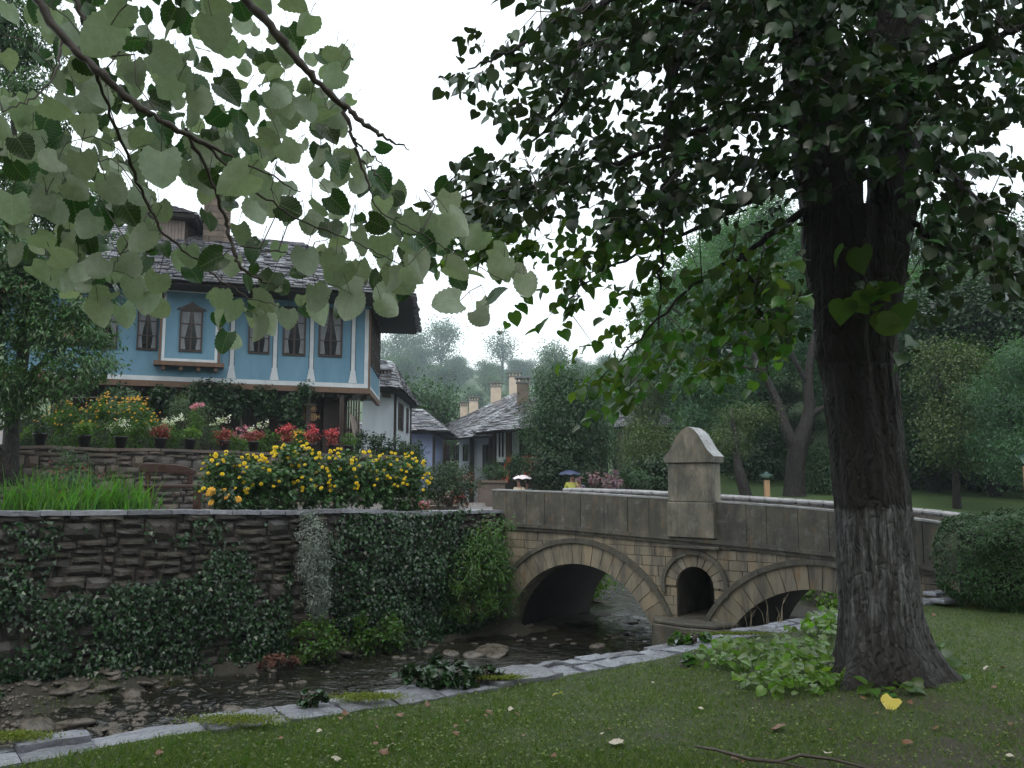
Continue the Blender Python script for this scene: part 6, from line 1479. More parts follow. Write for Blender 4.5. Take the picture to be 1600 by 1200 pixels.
# upper terrace bed
def upat(px, py, back): 
    r_ = ray(px, 690); t_ = (Q0.x * QN.x + Q0.y * QN.y - back) / (r_[0] * QN.x + r_[1] * QN.y); return at(px, py, r_[1] * t_)
for k, (px, py, w_, h_, nb, lb) in enumerate(((105, 664, .55, .45, 26, 'orange yellow daisy clump nearest the left tree on the terrace'), (165, 655, .5, .5, 26, 'tall orange yellow daisy clump in the middle of the terrace bed'), (212, 658, .45, .5, 30, 'dense orange yellow daisy clump left of the white phlox'), (465, 690, .3, .25, 14, 'small orange daisy clump between the two pink red pots'))):
    c = upat(px, py, .9); flower_bush('orange_daisy_bush', lb, c, (w_, .35, h_), 1000, int(nb * 1.8), BL_O, 'leaf_low', .07, seed=80 + k, bs=.62)
def phlox(label, px, py, s_, mat, seed, n=160):
    c = upat(px, py, .8); P, o, cc = clumps([(c[0], c[1], c[2] - .38, .25 * s_, .2, .32)], 12, 380, .06, .3, seed=seed); root = plant('phlox', label, 'flower', (c[0], c[1], 2.12), [('foliage', P, o, .08, 'nar', M['leaf_low'], .6, .5, .5, .3)])
    P, o, _ = clumps([(c[0] + dx * s_, c[1], c[2] + dz * s_, .09 * s_, .08, .08 * s_) for dx, dz in ((0, 0), (.16, .04), (-.14, -.08))], 12, n, .025, .3, seed=seed + 1)
    N, T = orient(n, o, .4, .8, .4, 0, seed); leaves('blossoms', P, N, T, .045, 'dia', M[mat], root); stems(root, (c[0], c[1], 2.12), [tuple(q) for q in cc[:10]])
for px, py, s_, mt, lb in ((182, 662, 1, 'pet_white', 'white phlox among the orange daisies above the third pot'), (248, 662, 1.1, 'pet_white', 'white phlox head directly behind the crimson pot'), (272, 656, 1.1, 'pet_white', 'white phlox right beside the slender juniper'), (343, 658, 1.2, 'pet_white', 'tall white phlox above the rusty red pot'), (408, 664, 1.5, 'pet_white', 'large isolated white phlox head in front of the dark porch'),
                          (372, 672, 1.1, 'pet_pink', 'pink phlox between the rusty and the burgundy pot'), (385, 680, .8, 'pet_pink', 'low pink phlox touching the burgundy pot'), (308, 634, .7, 'pet_pink', 'mauve flower spike on top of the feathery terrace shrub')):
    phlox(lb, px, py, s_, mt, int(px))
for name, lb, px, py, rd, n, sz_, mt, tm, bk_ in (('juniper', 'slender grey green columnar juniper in the terrace bed', 283, 640, (.17, .17, .5), 1800, .06, 'leaf_sage', 'nar', 1.8), ('feathery_shrub', 'feathery mixed green shrub right of the juniper', 318, 668, (.45, .35, .6), 2200, .06, 'leaf_sage', 'nar', 1.2),
        ('shrub', 'small pale green shrub behind the daisy clumps', 205, 640, (.3, .3, .45), 1200, .07, 'leaf_sage', 'dia', 2.6), ('shrub', 'grey green low shrub behind the middle daisy clump', 172, 630, (.45, .3, .4), 1300, .06, 'leaf_bg', 'nar', 3.2), ('shrub', 'dark low shrub filling the bed left of the phlox', 235, 680, (.8, .35, .35), 1700, .06, 'leaf_low', 'nar', .9), ('shrub', 'low green bed plants behind the first two pots', 90, 682, (.9, .35, .3), 1700, .06, 'leaf_low', 'nar', .9), ('shrub', 'green leafy bed plants below the porch vine', 420, 690, (.8, .35, .3), 1600, .07, 'leaf_low', 'dia', .9)):
    c = upat(px, py, bk_); bush(name, lb, 'shrub', c, rd, n, sz_, M[mt], tm, seed=int(px), group=None)
h0 = upat(150, 655, 3.2); hr = box_hedge('hedge', 'low clipped dark hedge behind the terrace flowers', (h0[0], h0[1], 2.6), (4.2, .7, 1.15), 14000, .06, 12); hcore(hr, (h0[0], h0[1], 2.55), (3.9, .5, .95))
# porch vine
vb = []
for px, py, w_, h_ in ((190, 622, .9, .3), (250, 625, .9, .32), (310, 622, .9, .36), (365, 628, .9, .4), (415, 630, .9, .45), (455, 640, .6, .45), (462, 668, .22, .25), (478, 612, .5, .18), (330, 608, 1.2, .2)): vb.append((*HF.__call__(HF.px(px, py, -.2)[0], -.15, HF.px(px, py, -.2)[1]), w_ * .5, .35, h_))
P, o, cc = clumps(vb, 260, 9000, .09, .4, seed=22); vr = plant('grape_vine', 'leafy grape vine trained along the porch beneath the blue upper floor', 'vine', tuple(HF(5, -.1, 2.1)), [('leaves', P, o, rs.uniform(.07, .12, len(P)), 'ivy', M['leaf_dark'], .5, .7, .5, .4)])
mb = MB()
for u_ in (3.0, 6.1): mb.tube([HF(u_, -.05, 2.1), HF(u_ + .08, -.1, 3.0), HF(u_, -.12, 3.9)], [.035, .03, .02], 6)
mb.tube([HF(1.5, -.12, 3.8), HF(4, -.16, 3.9), HF(8.3, -.12, 3.8)], .02, 5); mb.build('vine_stem', M['twig'], vr)
# long leaved clumps behind the lower wall
def blades(name, label, c, w_, n, L0, L1, seed, mat='leaf_iris'):
    r = np.random.RandomState(seed); V = []; Fs = []; b = np.stack([c[0] + r.randn(n) * w_, c[1] + r.randn(n) * w_ * .35, np.full(n, c[2])], -1); an = r.uniform(0, 6.28, n); L_ = r.uniform(L0, L1, n); bend = r.uniform(.15, .9, n); m_ = 6
    d = np.stack([np.cos(an), np.sin(an), 0 * an], -1); sd_ = np.stack([-np.sin(an), np.cos(an), 0 * an], -1)
    for k in range(m_ + 1):
        t_ = k / m_; ang_ = bend * t_ * 1.6; p = b + d * (L_ * (t_ ** 1.8) * bend * .7)[:, None] + np.array([0, 0, 1]) * (L_ * (t_ - .45 * bend * t_ ** 2.6))[:, None]; ww = .010 * (1 - t_ ** 2) + .001
        V.append(p - sd_ * ww); V.append(p + sd_ * ww)
    V = np.stack(V, 1); K = V.shape[1]; base = np.array([(2 * k, 2 * k + 1, 2 * k + 3, 2 * k + 2) for k in range(m_)])
    root = empty(name, tuple(c), label, 'plant'); mesh_np('leaves', V.reshape(-1, 3), [(base[None] + (np.arange(n) * K)[:, None, None]).reshape(-1, 4)], M[mat], root); return root
for px, w_, n, lb in ((35, .3, 190, 'bright long leaved clump at the left edge behind the stream wall'), (85, .25, 130, 'bright long leaved clump below the reddish shrub'), (150, .3, 230, 'wide bright long leaved clump in the middle of the wall top'), (198, .24, 170, 'tall bright long leaved clump left of the bench')):
    d = wy_(px) + .6; c = at(px, 800, d); blades('long_leaved_plant', lb, (c[0], d, .93), w_, n, .5, 1.0, px)
c = at(110, 752, wy_(110) + 1.4); rsb = bush('reddish_shrub', 'twiggy shrub with reddish seed heads behind the long leaves', 'shrub', c, (.55, .4, .42), 2600, .06, M['leaf_bg'], 'nar', seed=14)
P, o, _ = clumps([(*c, .5, .35, .35)], 50, 240, .03, .6, seed=5); N, T = orient(240, o, .5, .5, .5, .2, 3); leaves('red_seed_heads', P, N, T, .04, 'dia', M['red_leaf'], rsb)  # reddish seed heads of the shrub, built from leaf shapes
# round shrub, pink flowers, planter
c = at(702, 757, 17.8); sb = bush('round_shrub', 'round dark green shrub with reddish tips at the lane entrance', 'shrub', c, (.62, .55, .46), 5200, .07, M['leaf_dark'], 'nar', seed=16)
P, o, _ = clumps([(c[0] + .35, c[1] - .2, c[2] - .1, .35, .3, .38)], 40, 260, .03, .7, seed=6); N, T = orient(260, o, .5, .8, .4, .2, 3); leaves('red_tips', P, N, T, .05, 'nar', M['red_leaf'], sb)
P, o, _ = clumps([(*at(663, 789, wy_(663) + .3), .10, .08, .06)], 12, 90, .02, .3, seed=6); N, T = orient(90, o, .5, .8, .4, .2, 3); pk = empty('pink_flower', tuple(P[0]), 'small bright pink flower cluster on top of the wall by the bridge', 'flower'); leaves('blossoms', P, N, T, .05, 'dia', M['pet_pink'], pk); leaves('foliage', P - [0, 0, .05], N, T, .06, 'dia', M['leaf_low'], pk)
st = at(768, 780, 24); pl_ = empty('stone_planter', (st[0], 24, .3), 'square stone planter with a leafy bush beside the lane', 'planter'); mb = MB(); mb.box((st[0], 24.3, .75), (.75, .7, 1.5)); mb.build('box', M['upperstone'], pl_, bevel=.02); mb = MB(); mb.box((st[0], 24.3, 1.52), (.85, .8, .07)); mb.build('rim', M['brick'], pl_)
c = at(770, 738, 24.3); bush('planter_bush', 'leafy bush growing in the stone planter by the lane', 'shrub', c, (.42, .35, .33), 1700, .07, M['leaf_bg'], 'nar', seed=17)
c = at(615, 700, 27); bush('garden_shrub', 'dark creeper mound at the foot of the white cottage', 'shrub', c, (.9, .6, .5), 2600, .08, M['leaf_dark'], 'dia', seed=19)
c = at(575, 690, 25.5); bush('garden_shrub', 'shrub in front of the cottage wall below the blue house corner', 'shrub', (c[0], c[1], 2.5), (.7, .5, .55), 1800, .08, M['leaf_dark'], 'dia', seed=20)
c = at(640, 720, 27); bush('garden_shrub', 'rose bush with dull leaves behind the end of the yellow flowers', 'shrub', c, (.5, .5, .5), 1600, .07, M['leaf_bg'], 'dia', seed=23)
mb = MB()
for k in range(4): g = at(682, 790 - k * 6, 18.6 + k * .45); mb.box((g[0] - .1, g[1], .97 + k * .09), (1.1, .5, .1), .3)
tag(mb.build('garden_steps', M['upperstone'], None, bevel=.01), 'low stone garden steps at the end of the flower bed', 'steps')
# bushes around the lane and bridge end
for name, lb, px, py, d, rd, n, sz_, mt, tm in (('wisteria', 'huge drooping climbing shrub hanging over the lane behind the umbrellas', 890, 668, 33, (1.75, 1.4, 2.3), 20000, .15, 'leaf_bg', 'nar'),
        ('dark_bush', 'dark lower bush at the foot of the climbing shrub behind the two umbrellas', 872, 735, 31.5, (1.4, .9, 1.0), 6500, .14, 'leaf_dark', 'nar'),
        ('thin_tree', 'thin yellowish leaved saplings left of the bridge pier', 1010, 705, 29, (.85, .8, 1.35), 4200, .12, 'leaf_yel', 'nar'), ('dark_bush', 'dense dark bush directly left of the bridge pier', 1022, 742, 27, (.75, .6, .65), 3200, .11, 'leaf_dark', 'dia'),
        ('balcony_bush', 'pale green bush on the cottage balcony beside the red cloth', 806, 728, 38, (.5, .4, .55), 1500, .10, 'leaf_bg', 'dia'), ('lane_bush', 'round bush below the white cottage windows', 700, 742, 46, (.9, .6, .6), 1500, .12, 'leaf_bg', 'dia'),
        ('flower_shrub', 'grey green shrub right of the purple plant', 990, 745, 25.5, (.5, .4, .42), 1900, .09, 'leaf_bg', 'nar')):
    c = at(px, py, d); r_ = bush(name, lb, 'bush' if 'tree' not in name else 'tree', c, rd, n, sz_, M[mt], tm, seed=int(px), droop=.6, shell=.4)
P, o, cc = clumps([(*at(868, 600, 33), .9, .8, .8), (*at(905, 640, 32.4), 1.0, .8, .9), (*at(850, 665, 32), .8, .6, .8)], 130, 6500, .2, .5, seed=77); wr = plant('climbing_shrub', 'lighter feathery upper sprays rising above the lane roofs', 'bush', at(868, 700, 33), [('foliage', P, o, rs.uniform(.10, .18, 6500), 'nar', M['leaf_bg'], .5, .5, .5, .7)]); stems(wr, at(868, 700, 33), [tuple(q) for q in cc[:20]], .03, M['twig'])
# castor-oil like purple plant
c = at(950, 748, 23.5); root = empty('purple_leaved_plant', (c[0], c[1], .3), 'purple plant with large hand shaped shiny leaves behind the bridge parapet', 'plant'); P, N, T, Z_ = [], [], [], []; mb = MB(); r = np.random.RandomState(8)
for k in range(34):
    q = np.array(c) + r.randn(3) * [.33, .2, .17]; nrm_ = np.array([r.randn() * .4, -.5 + r.randn() * .3, .8]); s_ = r.uniform(.16, .26)
    for j in range(7): a = (j - 3) * .62 + r.randn() * .05; P.append(q); N.append(nrm_); T.append([math.sin(a), -.2, -math.cos(a)]); Z_.append(s_ * (1 - .08 * abs(j - 3)))
    mb.tube([(c[0] + r.randn() * .05, c[1], .3), (lerp(c[0], q[0], .5), c[1], (q[2] + .3) / 2 + .1), tuple(q)], [.014, .01, .005], 4, cap=False)
leaves('leaves', P, N, T, np.array(Z_), 'nar', M['purple_leaf'], root); mb.build('foliage_stems', M['twig'], root)

# ================================================================ PEOPLE
M['skin'] = solid('skin', (.42, .24, .17), (.48, .28, .2), rough=.5, bump=0); M['jacket_y'] = solid('olive_yellow_jacket', (.33, .35, .05), (.42, .44, .07), scale=6, rough=.55, bump=.3)
M['coat_b'] = solid('beige_coat', (.50, .42, .30), (.58, .5, .37), rough=.8, bump=.2); M['coat_g'] = solid('pale_grey_blue_coat', (.28, .36, .38), (.34, .42, .44), rough=.8, bump=.2); M['trouser'] = solid('dark_trousers', (.02, .022, .03), (.03, .032, .04), rough=.8, bump=.1)
M['hair'] = solid('brown_hair', (.05, .03, .02), (.08, .05, .03), rough=.6, bump=.3); M['cap_'] = solid('dark_cap', (.03, .025, .03), (.05, .04, .045), rough=.8, bump=0); M['umb_n'] = solid('navy_umbrella_cloth', (.03, .045, .10), (.045, .06, .13), rough=.45, bump=.1); M['umb_w'] = solid('pale_pink_umbrella_cloth', (.72, .62, .66), (.8, .72, .75), rough=.5, bump=.1)
M['coat_n'] = solid('blue_raincoat', (.10, .2, .32), (.14, .25, .38), rough=.6, bump=.1)
def skin_obj(name, V, E, Rr, mat, parent, root_i=0, sub=1):
    me = bpy.data.meshes.new(name); me.from_pydata(V, E, []); o = link(name, me, mat, parent)
    m1 = o.modifiers.new('skin', 'SKIN'); m1.use_smooth_shade = True
    sv = me.skin_vertices[0].data
    for i, r_ in enumerate(Rr): sv[i].radius = (r_, r_); sv[i].use_root = (i == root_i)
    m2 = o.modifiers.new('sub', 'SUBSURF'); m2.levels = sub; m2.render_levels = sub; return o
def person(label, x, y, z0, rz, h, pose, coat, headc, tilt=0.0):
    root = empty('person', (0, 0, 0), label, 'person'); k = h / 1.75
    J = {'pel': (0, 0, .95), 'spine': (0, -.01, 1.15), 'chest': (0, -.02, 1.32), 'neck': (0, -.01, 1.47), 'head0': (0, -.03 - tilt * .4, 1.56), 'head1': (0, -.045 - tilt, 1.64), 'head2': (0, -.03 - tilt, 1.71),
         'shl': (-.17, 0, 1.40), 'shr': (.17, 0, 1.40), 'hipl': (-.09, 0, .90), 'hipr': (.09, 0, .90), 'knl': (-.11, -.08, .48), 'knr': (.11, .05, .50), 'anl': (-.11, -.06, .09), 'anr': (.12, .14, .10), 'tol': (-.12, -.20, .04), 'tor': (.13, 0, .04)}
    J.update(pose)
    Rd = {'pel': .14, 'spine': .125, 'chest': .15, 'neck': .055, 'head0': .075, 'head1': .10, 'head2': .075, 'shl': .07, 'shr': .07, 'ell': .045, 'elr': .045, 'wrl': .03, 'wrr': .03, 'hal': .035, 'har': .035, 'hipl': .095, 'hipr': .095, 'knl': .06, 'knr': .06, 'anl': .042, 'anr': .042, 'tol': .04, 'tor': .04}
    names = list(J); idx = {n: i for i, n in enumerate(names)}; V = [J[n] for n in names]; E = [('pel', 'spine'), ('spine', 'chest'), ('chest', 'neck'), ('neck', 'head0'), ('head0', 'head1'), ('head1', 'head2'), ('chest', 'shl'), ('chest', 'shr'), ('shl', 'ell'), ('shr', 'elr'), ('ell', 'wrl'), ('elr', 'wrr'), ('wrl', 'hal'), ('wrr', 'har'), ('pel', 'hipl'), ('pel', 'hipr'), ('hipl', 'knl'), ('hipr', 'knr'), ('knl', 'anl'), ('knr', 'anr'), ('anl', 'tol'), ('anr', 'tor')]
    Ei = [(idx[a], idx[b]) for a, b in E]; Rr = [Rd[n] * .92 for n in names]
    for s_ in 'lr':   # fingers and thumb
        w_ = Vector(J['wr' + s_]); ha = Vector(J['ha' + s_]); d = (ha - w_).normalized(); sd_ = d.orthogonal().normalized(); up_ = d.cross(sd_)
        for f in range(5):
            o_ = sd_ * ((f - 1.5) * .018) if f < 4 else sd_ * -.035 - d * .02; l_ = (.065, .075, .07, .055, .05)[f]
            a = ha + o_ + d * .03; b = a + (d * .7 + up_ * .5 + (sd_ * -.5 if f == 4 else Vector())) * l_ * .6; c_ = b + (d * .3 + up_ * .8) * l_ * .5
            n0 = len(V); V += [tuple(a), tuple(b), tuple(c_)]; Rr += [.009, .0085, .0075]; Ei += [(idx['ha' + s_], n0), (n0, n0 + 1), (n0 + 1, n0 + 2)]
    hd = Vector(J['head1']); n0 = len(V); V += [tuple(hd + Vector((0, -.095, -.02))), tuple(hd + Vector((0, -.12, -.025)))]; Rr += [.018, .012]; Ei += [(idx['head1'], n0), (n0, n0 + 1)]
    b = skin_obj('body', V, Ei, Rr, M['skin'], root)
    def gar(name, parts_, grow, mat):
        ids = {}; VV = []; RR_ = []; EE = []
        for a, b_ in parts_:
            for n in (a, b_):
                if n not in ids: ids[n] = len(VV); VV.append(J[n] if n in J else n); RR_.append(Rd[n] + grow)
            EE.append((ids[a], ids[b_]))
        return skin_obj(name, VV, EE, RR_, mat, root)
    J['hem'] = (0, 0, .78); Rd['hem'] = .15
    gar('jacket', [('pel', 'hem'), ('pel', 'spine'), ('spine', 'chest'), ('chest', 'shl'), ('chest', 'shr'), ('shl', 'ell'), ('shr', 'elr'), ('ell', 'wrl'), ('elr', 'wrr')], .018, coat)
    gar('trousers', [('pel', 'hipl'), ('pel', 'hipr'), ('hipl', 'knl'), ('hipr', 'knr'), ('knl', 'anl'), ('knr', 'anr')], .012, M['trouser'])
    mb = MB(); h2 = Vector(J['head2'])
    rings = 7; kk_ = 14; vs = []
    for i in range(rings):
        t_ = i / (rings - 1) * math.pi * .5
        for q in range(kk_): a = 2 * math.pi * q / kk_; vs.append((hd.x + .112 * math.cos(a) * math.cos(t_), hd.y + .015 + .12 * math.sin(a) * math.cos(t_), hd.z + .02 + .125 * math.sin(t_) - (.05 if math.sin(a) > .2 and i == 0 else 0)))
    mb.add(vs, [(i * kk_ + q, i * kk_ + (q + 1) % kk_, (i + 1) * kk_ + (q + 1) % kk_, (i + 1) * kk_ + q) for i in range(rings - 1) for q in range(kk_)])
    if headc == 'cap_': mb.box((hd.x, hd.y - .15, hd.z + .045), (.15, .10, .012))
    mb.build('cap' if headc == 'cap_' else 'hair', M[headc], root, True)
    fc = MB()
    for s_ in (-1, 1): fc.box((hd.x + s_ * .035, hd.y - .098, hd.z + .012), (.022, .012, .010))
    fc.build('eyes', M['cap_'], root); fc = MB(); fc.box((hd.x, hd.y - .092, hd.z - .058), (.045, .014, .009)); fc.build('mouth', M['pet_red'], root)
    root.location = (x, y, z0); root.rotation_euler = (0, 0, rz); root.scale = (k, k, k); return root
def umbrella(label, top, r_, mat, hand):
    top = Vector(top); root = empty('umbrella', tuple(hand), label, 'umbrella'); mb = MB(); n = 48; rings = 8; vs = [tuple(top)]
    for i in range(1, rings + 1):
        t_ = i / rings
        for q in range(n):
            a = 2 * math.pi * q / n; g = abs(math.sin(a * 4)); rr_ = r_ * t_ * (1 - .05 * g * t_); vs.append((top.x + rr_ * math.cos(a), top.y + rr_ * math.sin(a), top.z - r_ * .42 * t_ ** 2 - 0 * g + .035 * g * t_ * t_))
    fs = [(0, 1 + q, 1 + (q + 1) % n) for q in range(n)] + [(1 + i * n + q, 1 + i * n + (q + 1) % n, 1 + (i + 1) * n + (q + 1) % n, 1 + (i + 1) * n + q) for i in range(rings - 1) for q in range(n)]
    mb.add(vs, fs); mb.build('canopy', mat, root, True); mb = MB(); mb.tube([top + Vector((0, 0, .06)), top, Vector(hand) - Vector((0, 0, .12))], [.004, .007, .008], 6); mb.build('shaft', M['metal'], root)
    for q in range(8):
        a = 2 * math.pi * q / 8; mb = MB(); mb.tube([top - Vector((0, 0, .03)), top + Vector((r_ * .5 * math.cos(a), r_ * .5 * math.sin(a), -r_ * .42 * .25 - .015)), top + Vector((r_ * .98 * math.cos(a), r_ * .98 * math.sin(a), -r_ * .40))], .003, 4); mb.build('rib', M['metal'], root)
def world(root, p): return root.matrix_basis @ Vector(p) if False else Vector((root.location.x, root.location.y, root.location.z)) + Vector((p[0] * math.cos(root.rotation_euler.z) - p[1] * math.sin(root.rotation_euler.z), p[0] * math.sin(root.rotation_euler.z) + p[1] * math.cos(root.rotation_euler.z), p[2])) * root.scale.x
DM = 30.0
c = at(893, 741, DM); gz_ = c[2] - 1.74; hand = (.16, -.22, 1.30)
m1 = person('man in an olive yellow jacket and dark cap walking under a navy umbrella', c[0], DM, gz_, .15, 1.75, {'ell': (-.24, .02, 1.13), 'wrl': (-.26, -.03, .90), 'hal': (-.26, -.06, .83), 'elr': (.27, -.04, 1.16), 'wrr': (.18, -.20, 1.27), 'har': (.165, -.215, 1.33)}, M['jacket_y'], 'cap_', .05)
hw_ = world(m1, (.16, -.22, 1.36)); umbrella('open navy blue umbrella held by the man in the yellow jacket', (at(890, 735, DM)[0], DM + .15, at(890, 734.5, DM)[2]), 18.5 * DM / F, M['umb_n'], tuple(hw_))
c = at(905, 752, DM + .8); person('person in a blue raincoat half hidden behind the man in yellow', c[0], DM + .8, at(905, 746, DM + .8)[2] - 1.62, .1, 1.62, {'ell': (-.24, .02, 1.13), 'wrl': (-.26, -.03, .90), 'hal': (-.26, -.06, .83), 'elr': (.24, .02, 1.13), 'wrr': (.26, -.03, .90), 'har': (.26, -.06, .83)}, M['coat_n'], 'hair')
DW = 31.0
c = at(811, 750, DW); z0 = c[2] - 1.60
w1_ = person('woman in a cream beige coat under a pale pink umbrella looking down', c[0], DW, z0, -.2, 1.6, {'ell': (-.24, -.03, 1.15), 'wrl': (-.12, -.24, 1.10), 'hal': (-.06, -.27, 1.12), 'elr': (.25, -.03, 1.16), 'wrr': (.14, -.2, 1.25), 'har': (.12, -.21, 1.31)}, M['coat_b'], 'hair', .06)
hw_ = world(w1_, (.12, -.22, 1.33)); umbrella('open pale pink umbrella held over the two women', (at(816, 742, DW)[0], DW + .1, at(816, 742, DW)[2]), 16.5 * DW / F, M['umb_w'], tuple(hw_))
c = at(823, 752, DW + .5); person('woman in a pale grey blue coat sharing the pink umbrella', c[0], DW + .5, c[2] - 1.62, .3, 1.62, {'ell': (-.22, .02, 1.13), 'wrl': (-.2, -.12, .95), 'hal': (-.19, -.15, .88), 'elr': (.23, .02, 1.13), 'wrr': (.25, -.03, .90), 'har': (.25, -.06, .83)}, M['coat_g'], 'hair')

# ================================================================ PARK: lamps and trees
def lamp(label, px, py0, py1, d):
    t0 = at(px, py0, d); h_ = t0[2]; x = t0[0]; zg = float(H(x, d)); root = empty('street_lamp', (x, d, zg), label, 'lamp'); zl = at(px, py1, d)[2]; w_ = .17
    mb = MB(); mb.box((x, d, (zg + zl) / 2), (.15, .15, zl - zg)); mb.build('post', M['lamp_post'], root, bevel=.015)
    mb = MB(); n = 6
    vs = [(x + rr_ * math.cos(a), d + rr_ * math.sin(a), z) for rr_, z in ((.09, zl + .06), (w_ + .01, h_ - .12)) for a in [2 * math.pi * q / n for q in range(n)]]; mb.add(vs, [(q, (q + 1) % n, n + (q + 1) % n, n + q) for q in range(n)]); mb.build('glass', M['lampglass'], root)
    mb = MB(); mb.tube([(x, d, zl), (x, d, zl + .06)], [.05, .095], 6); mb.tube([(x, d, h_ - .12), (x, d, h_ - .08), (x, d, h_ - .02), (x, d, h_ + .02)], [w_ + .04, w_ + .03, .06, .02], 6)
    for q in range(n): a = 2 * math.pi * q / n; mb.tube([(x + .095 * math.cos(a), d + .095 * math.sin(a), zl + .055), (x + (w_ + .012) * math.cos(a), d + (w_ + .012) * math.sin(a), h_ - .115)], .008, 4)
    mb.build('lantern_frame', M['metal'], root)
lamp('street lamp with a glass lantern on a tan post beside the forked park tree', 1197.5, 738, 750, 25.5)
lamp('street lamp at the dark wood edge, cut by the picture border', 1603, 708, 728, 22)

def make_tree(h, rw, n, leaf, mat, seed, tm='dia', trunk_r=.22, dense=.5, low=.28, sig=.55, nc=None, forked=False, rp=None):
    """prototype standing at the origin: trunk with limbs, crown of leaf clumps"""
    r = random.Random(seed); root = empty('park_tree', (0, 0, 0)); mb = MB(); ends = []
    blobs = []
    tp = [(0, 0, -.4), (r.uniform(-.1, .1), 0, h * .15), (r.uniform(-.3, .3), r.uniform(-.2, .2), h * .38)]
    mb.tube(tp, [trunk_r * 1.35, trunk_r, trunk_r * .75], 10)
    for k in range(7):
        a = 2.4 * k + r.uniform(-.4, .4); e = (rw * r.uniform(.3, .8) * math.cos(a), rw * r.uniform(.3, .8) * math.sin(a), h * r.uniform(.5, .93)); s_ = tp[2] if k % 2 else tuple(lerp(np.array(tp[1]), np.array(tp[2]), r.uniform(.3, .9)))
        m_ = (lerp(s_[0], e[0], .5) + r.uniform(-.2, .2), lerp(s_[1], e[1], .5), lerp(s_[2], e[2], .45)); mb.tube([s_, m_, e], [trunk_r * .5, trunk_r * .3, trunk_r * .1], 6)
        for q in range(3):
            f = (e[0] + r.uniform(-1, 1) * rw * .35, e[1] + r.uniform(-1, 1) * rw * .35, e[2] + r.uniform(-.3, .6)); mb.tube([m_, tuple((np.array(m_) + np.array(f)) / 2 + [0, 0, .1]), f], [trunk_r * .22, trunk_r * .14, trunk_r * .05], 4)
    for k in range(14):
        a = r.uniform(0, 6.28); t_ = r.uniform(low, .92); env = math.sin(math.pi * min(1, (t_ - low * .6) / (1.02 - low * .6))) ** .6; q = rw * env * r.uniform(.2, .75)
        s_ = rw * r.uniform(.28, .5); blobs.append((q * math.cos(a), q * math.sin(a), h * t_, s_, s_, s_ * r.uniform(.55, .85)))
    P, o, cc = clumps(blobs, nc or n // 45, n, sig * leaf * 6, .45, .7, seed); mb.build('trunk', M['bark'], root, True)
    N, T = orient(n, o, .7, .5, .5, .3, seed); leaves('crown', P, N, T, np.random.RandomState(seed).uniform(.6, 1.25, n) * leaf, tm, mat, root); return root
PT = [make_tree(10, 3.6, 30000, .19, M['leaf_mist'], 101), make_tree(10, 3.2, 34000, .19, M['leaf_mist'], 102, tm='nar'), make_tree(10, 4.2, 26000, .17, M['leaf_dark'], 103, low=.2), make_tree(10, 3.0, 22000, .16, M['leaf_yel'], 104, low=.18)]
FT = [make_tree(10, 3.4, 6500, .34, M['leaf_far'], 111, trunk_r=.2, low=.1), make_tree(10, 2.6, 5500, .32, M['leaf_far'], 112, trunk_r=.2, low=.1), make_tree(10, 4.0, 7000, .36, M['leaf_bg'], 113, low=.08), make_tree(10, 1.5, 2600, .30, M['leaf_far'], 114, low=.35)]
used = set()
def place(proto, px, ptop, d, label, name='park_tree', group=None, wf=1.0, z0=None, lean=None):
    t_ = at(px, ptop, d); zg = float(H(t_[0], d)) if z0 is None else z0; hh_ = (t_[2] - zg) / 10 / .97
    if id(proto) in used: o = copy_tree(proto)
    else: o = proto; used.add(id(proto))
    o.name = name; o.location = (t_[0], d, zg - .1); s_ = hh_; o.scale = (s_ * wf, s_ * wf, s_); o.rotation_euler = (0, lean or 0, R.uniform(0, 6.28)); tag(o, label, 'tree', group); return o
# the forked tree right of the pier, built from its own outline
ftz = float(H(*at(1240, 775, 29)[:2]))
ft = empty('park_tree', at(1240, 775, 29)[:2] + (ftz,), 'dark forked tree with a wide hazy crown standing on the park grass by the lamp', 'tree'); mb = MB()
def pt_(l): return smooth_line([(*at(a, b, d), r_) for a, b, d, r_ in l], 4)
for l in ([(1243, 800, 29, .55), (1241, 770, 29, .36), (1243, 730, 29, .32), (1247, 695, 29, .34), (1258, 670, 29, .26), (1266, 640, 29, .2), (1262, 600, 29, .16), (1268, 540, 29, .12), (1290, 470, 29, .08), (1300, 400, 29, .03)], [(1245, 705, 29, .24), (1232, 680, 29, .2), (1222, 650, 29.2, .17), (1212, 620, 29.4, .15), (1190, 580, 29.5, .12), (1165, 530, 29.5, .08), (1150, 460, 29.6, .05), (1140, 400, 29.6, .02)],
          [(1262, 655, 29, .14), (1280, 640, 28.8, .1), (1310, 628, 28.6, .06), (1350, 600, 28.6, .03)], [(1262, 600, 29, .1), (1240, 560, 28.8, .08), (1222, 520, 28.7, .05), (1215, 470, 28.6, .03)], [(1190, 580, 29.5, .08), (1150, 570, 29.4, .05), (1100, 560, 29.3, .03)]): q = pt_(l); mb.tube([p[:3] for p in q], [p[3] for p in q], 9)
mb.build('trunk', M['bark'], ft, True)
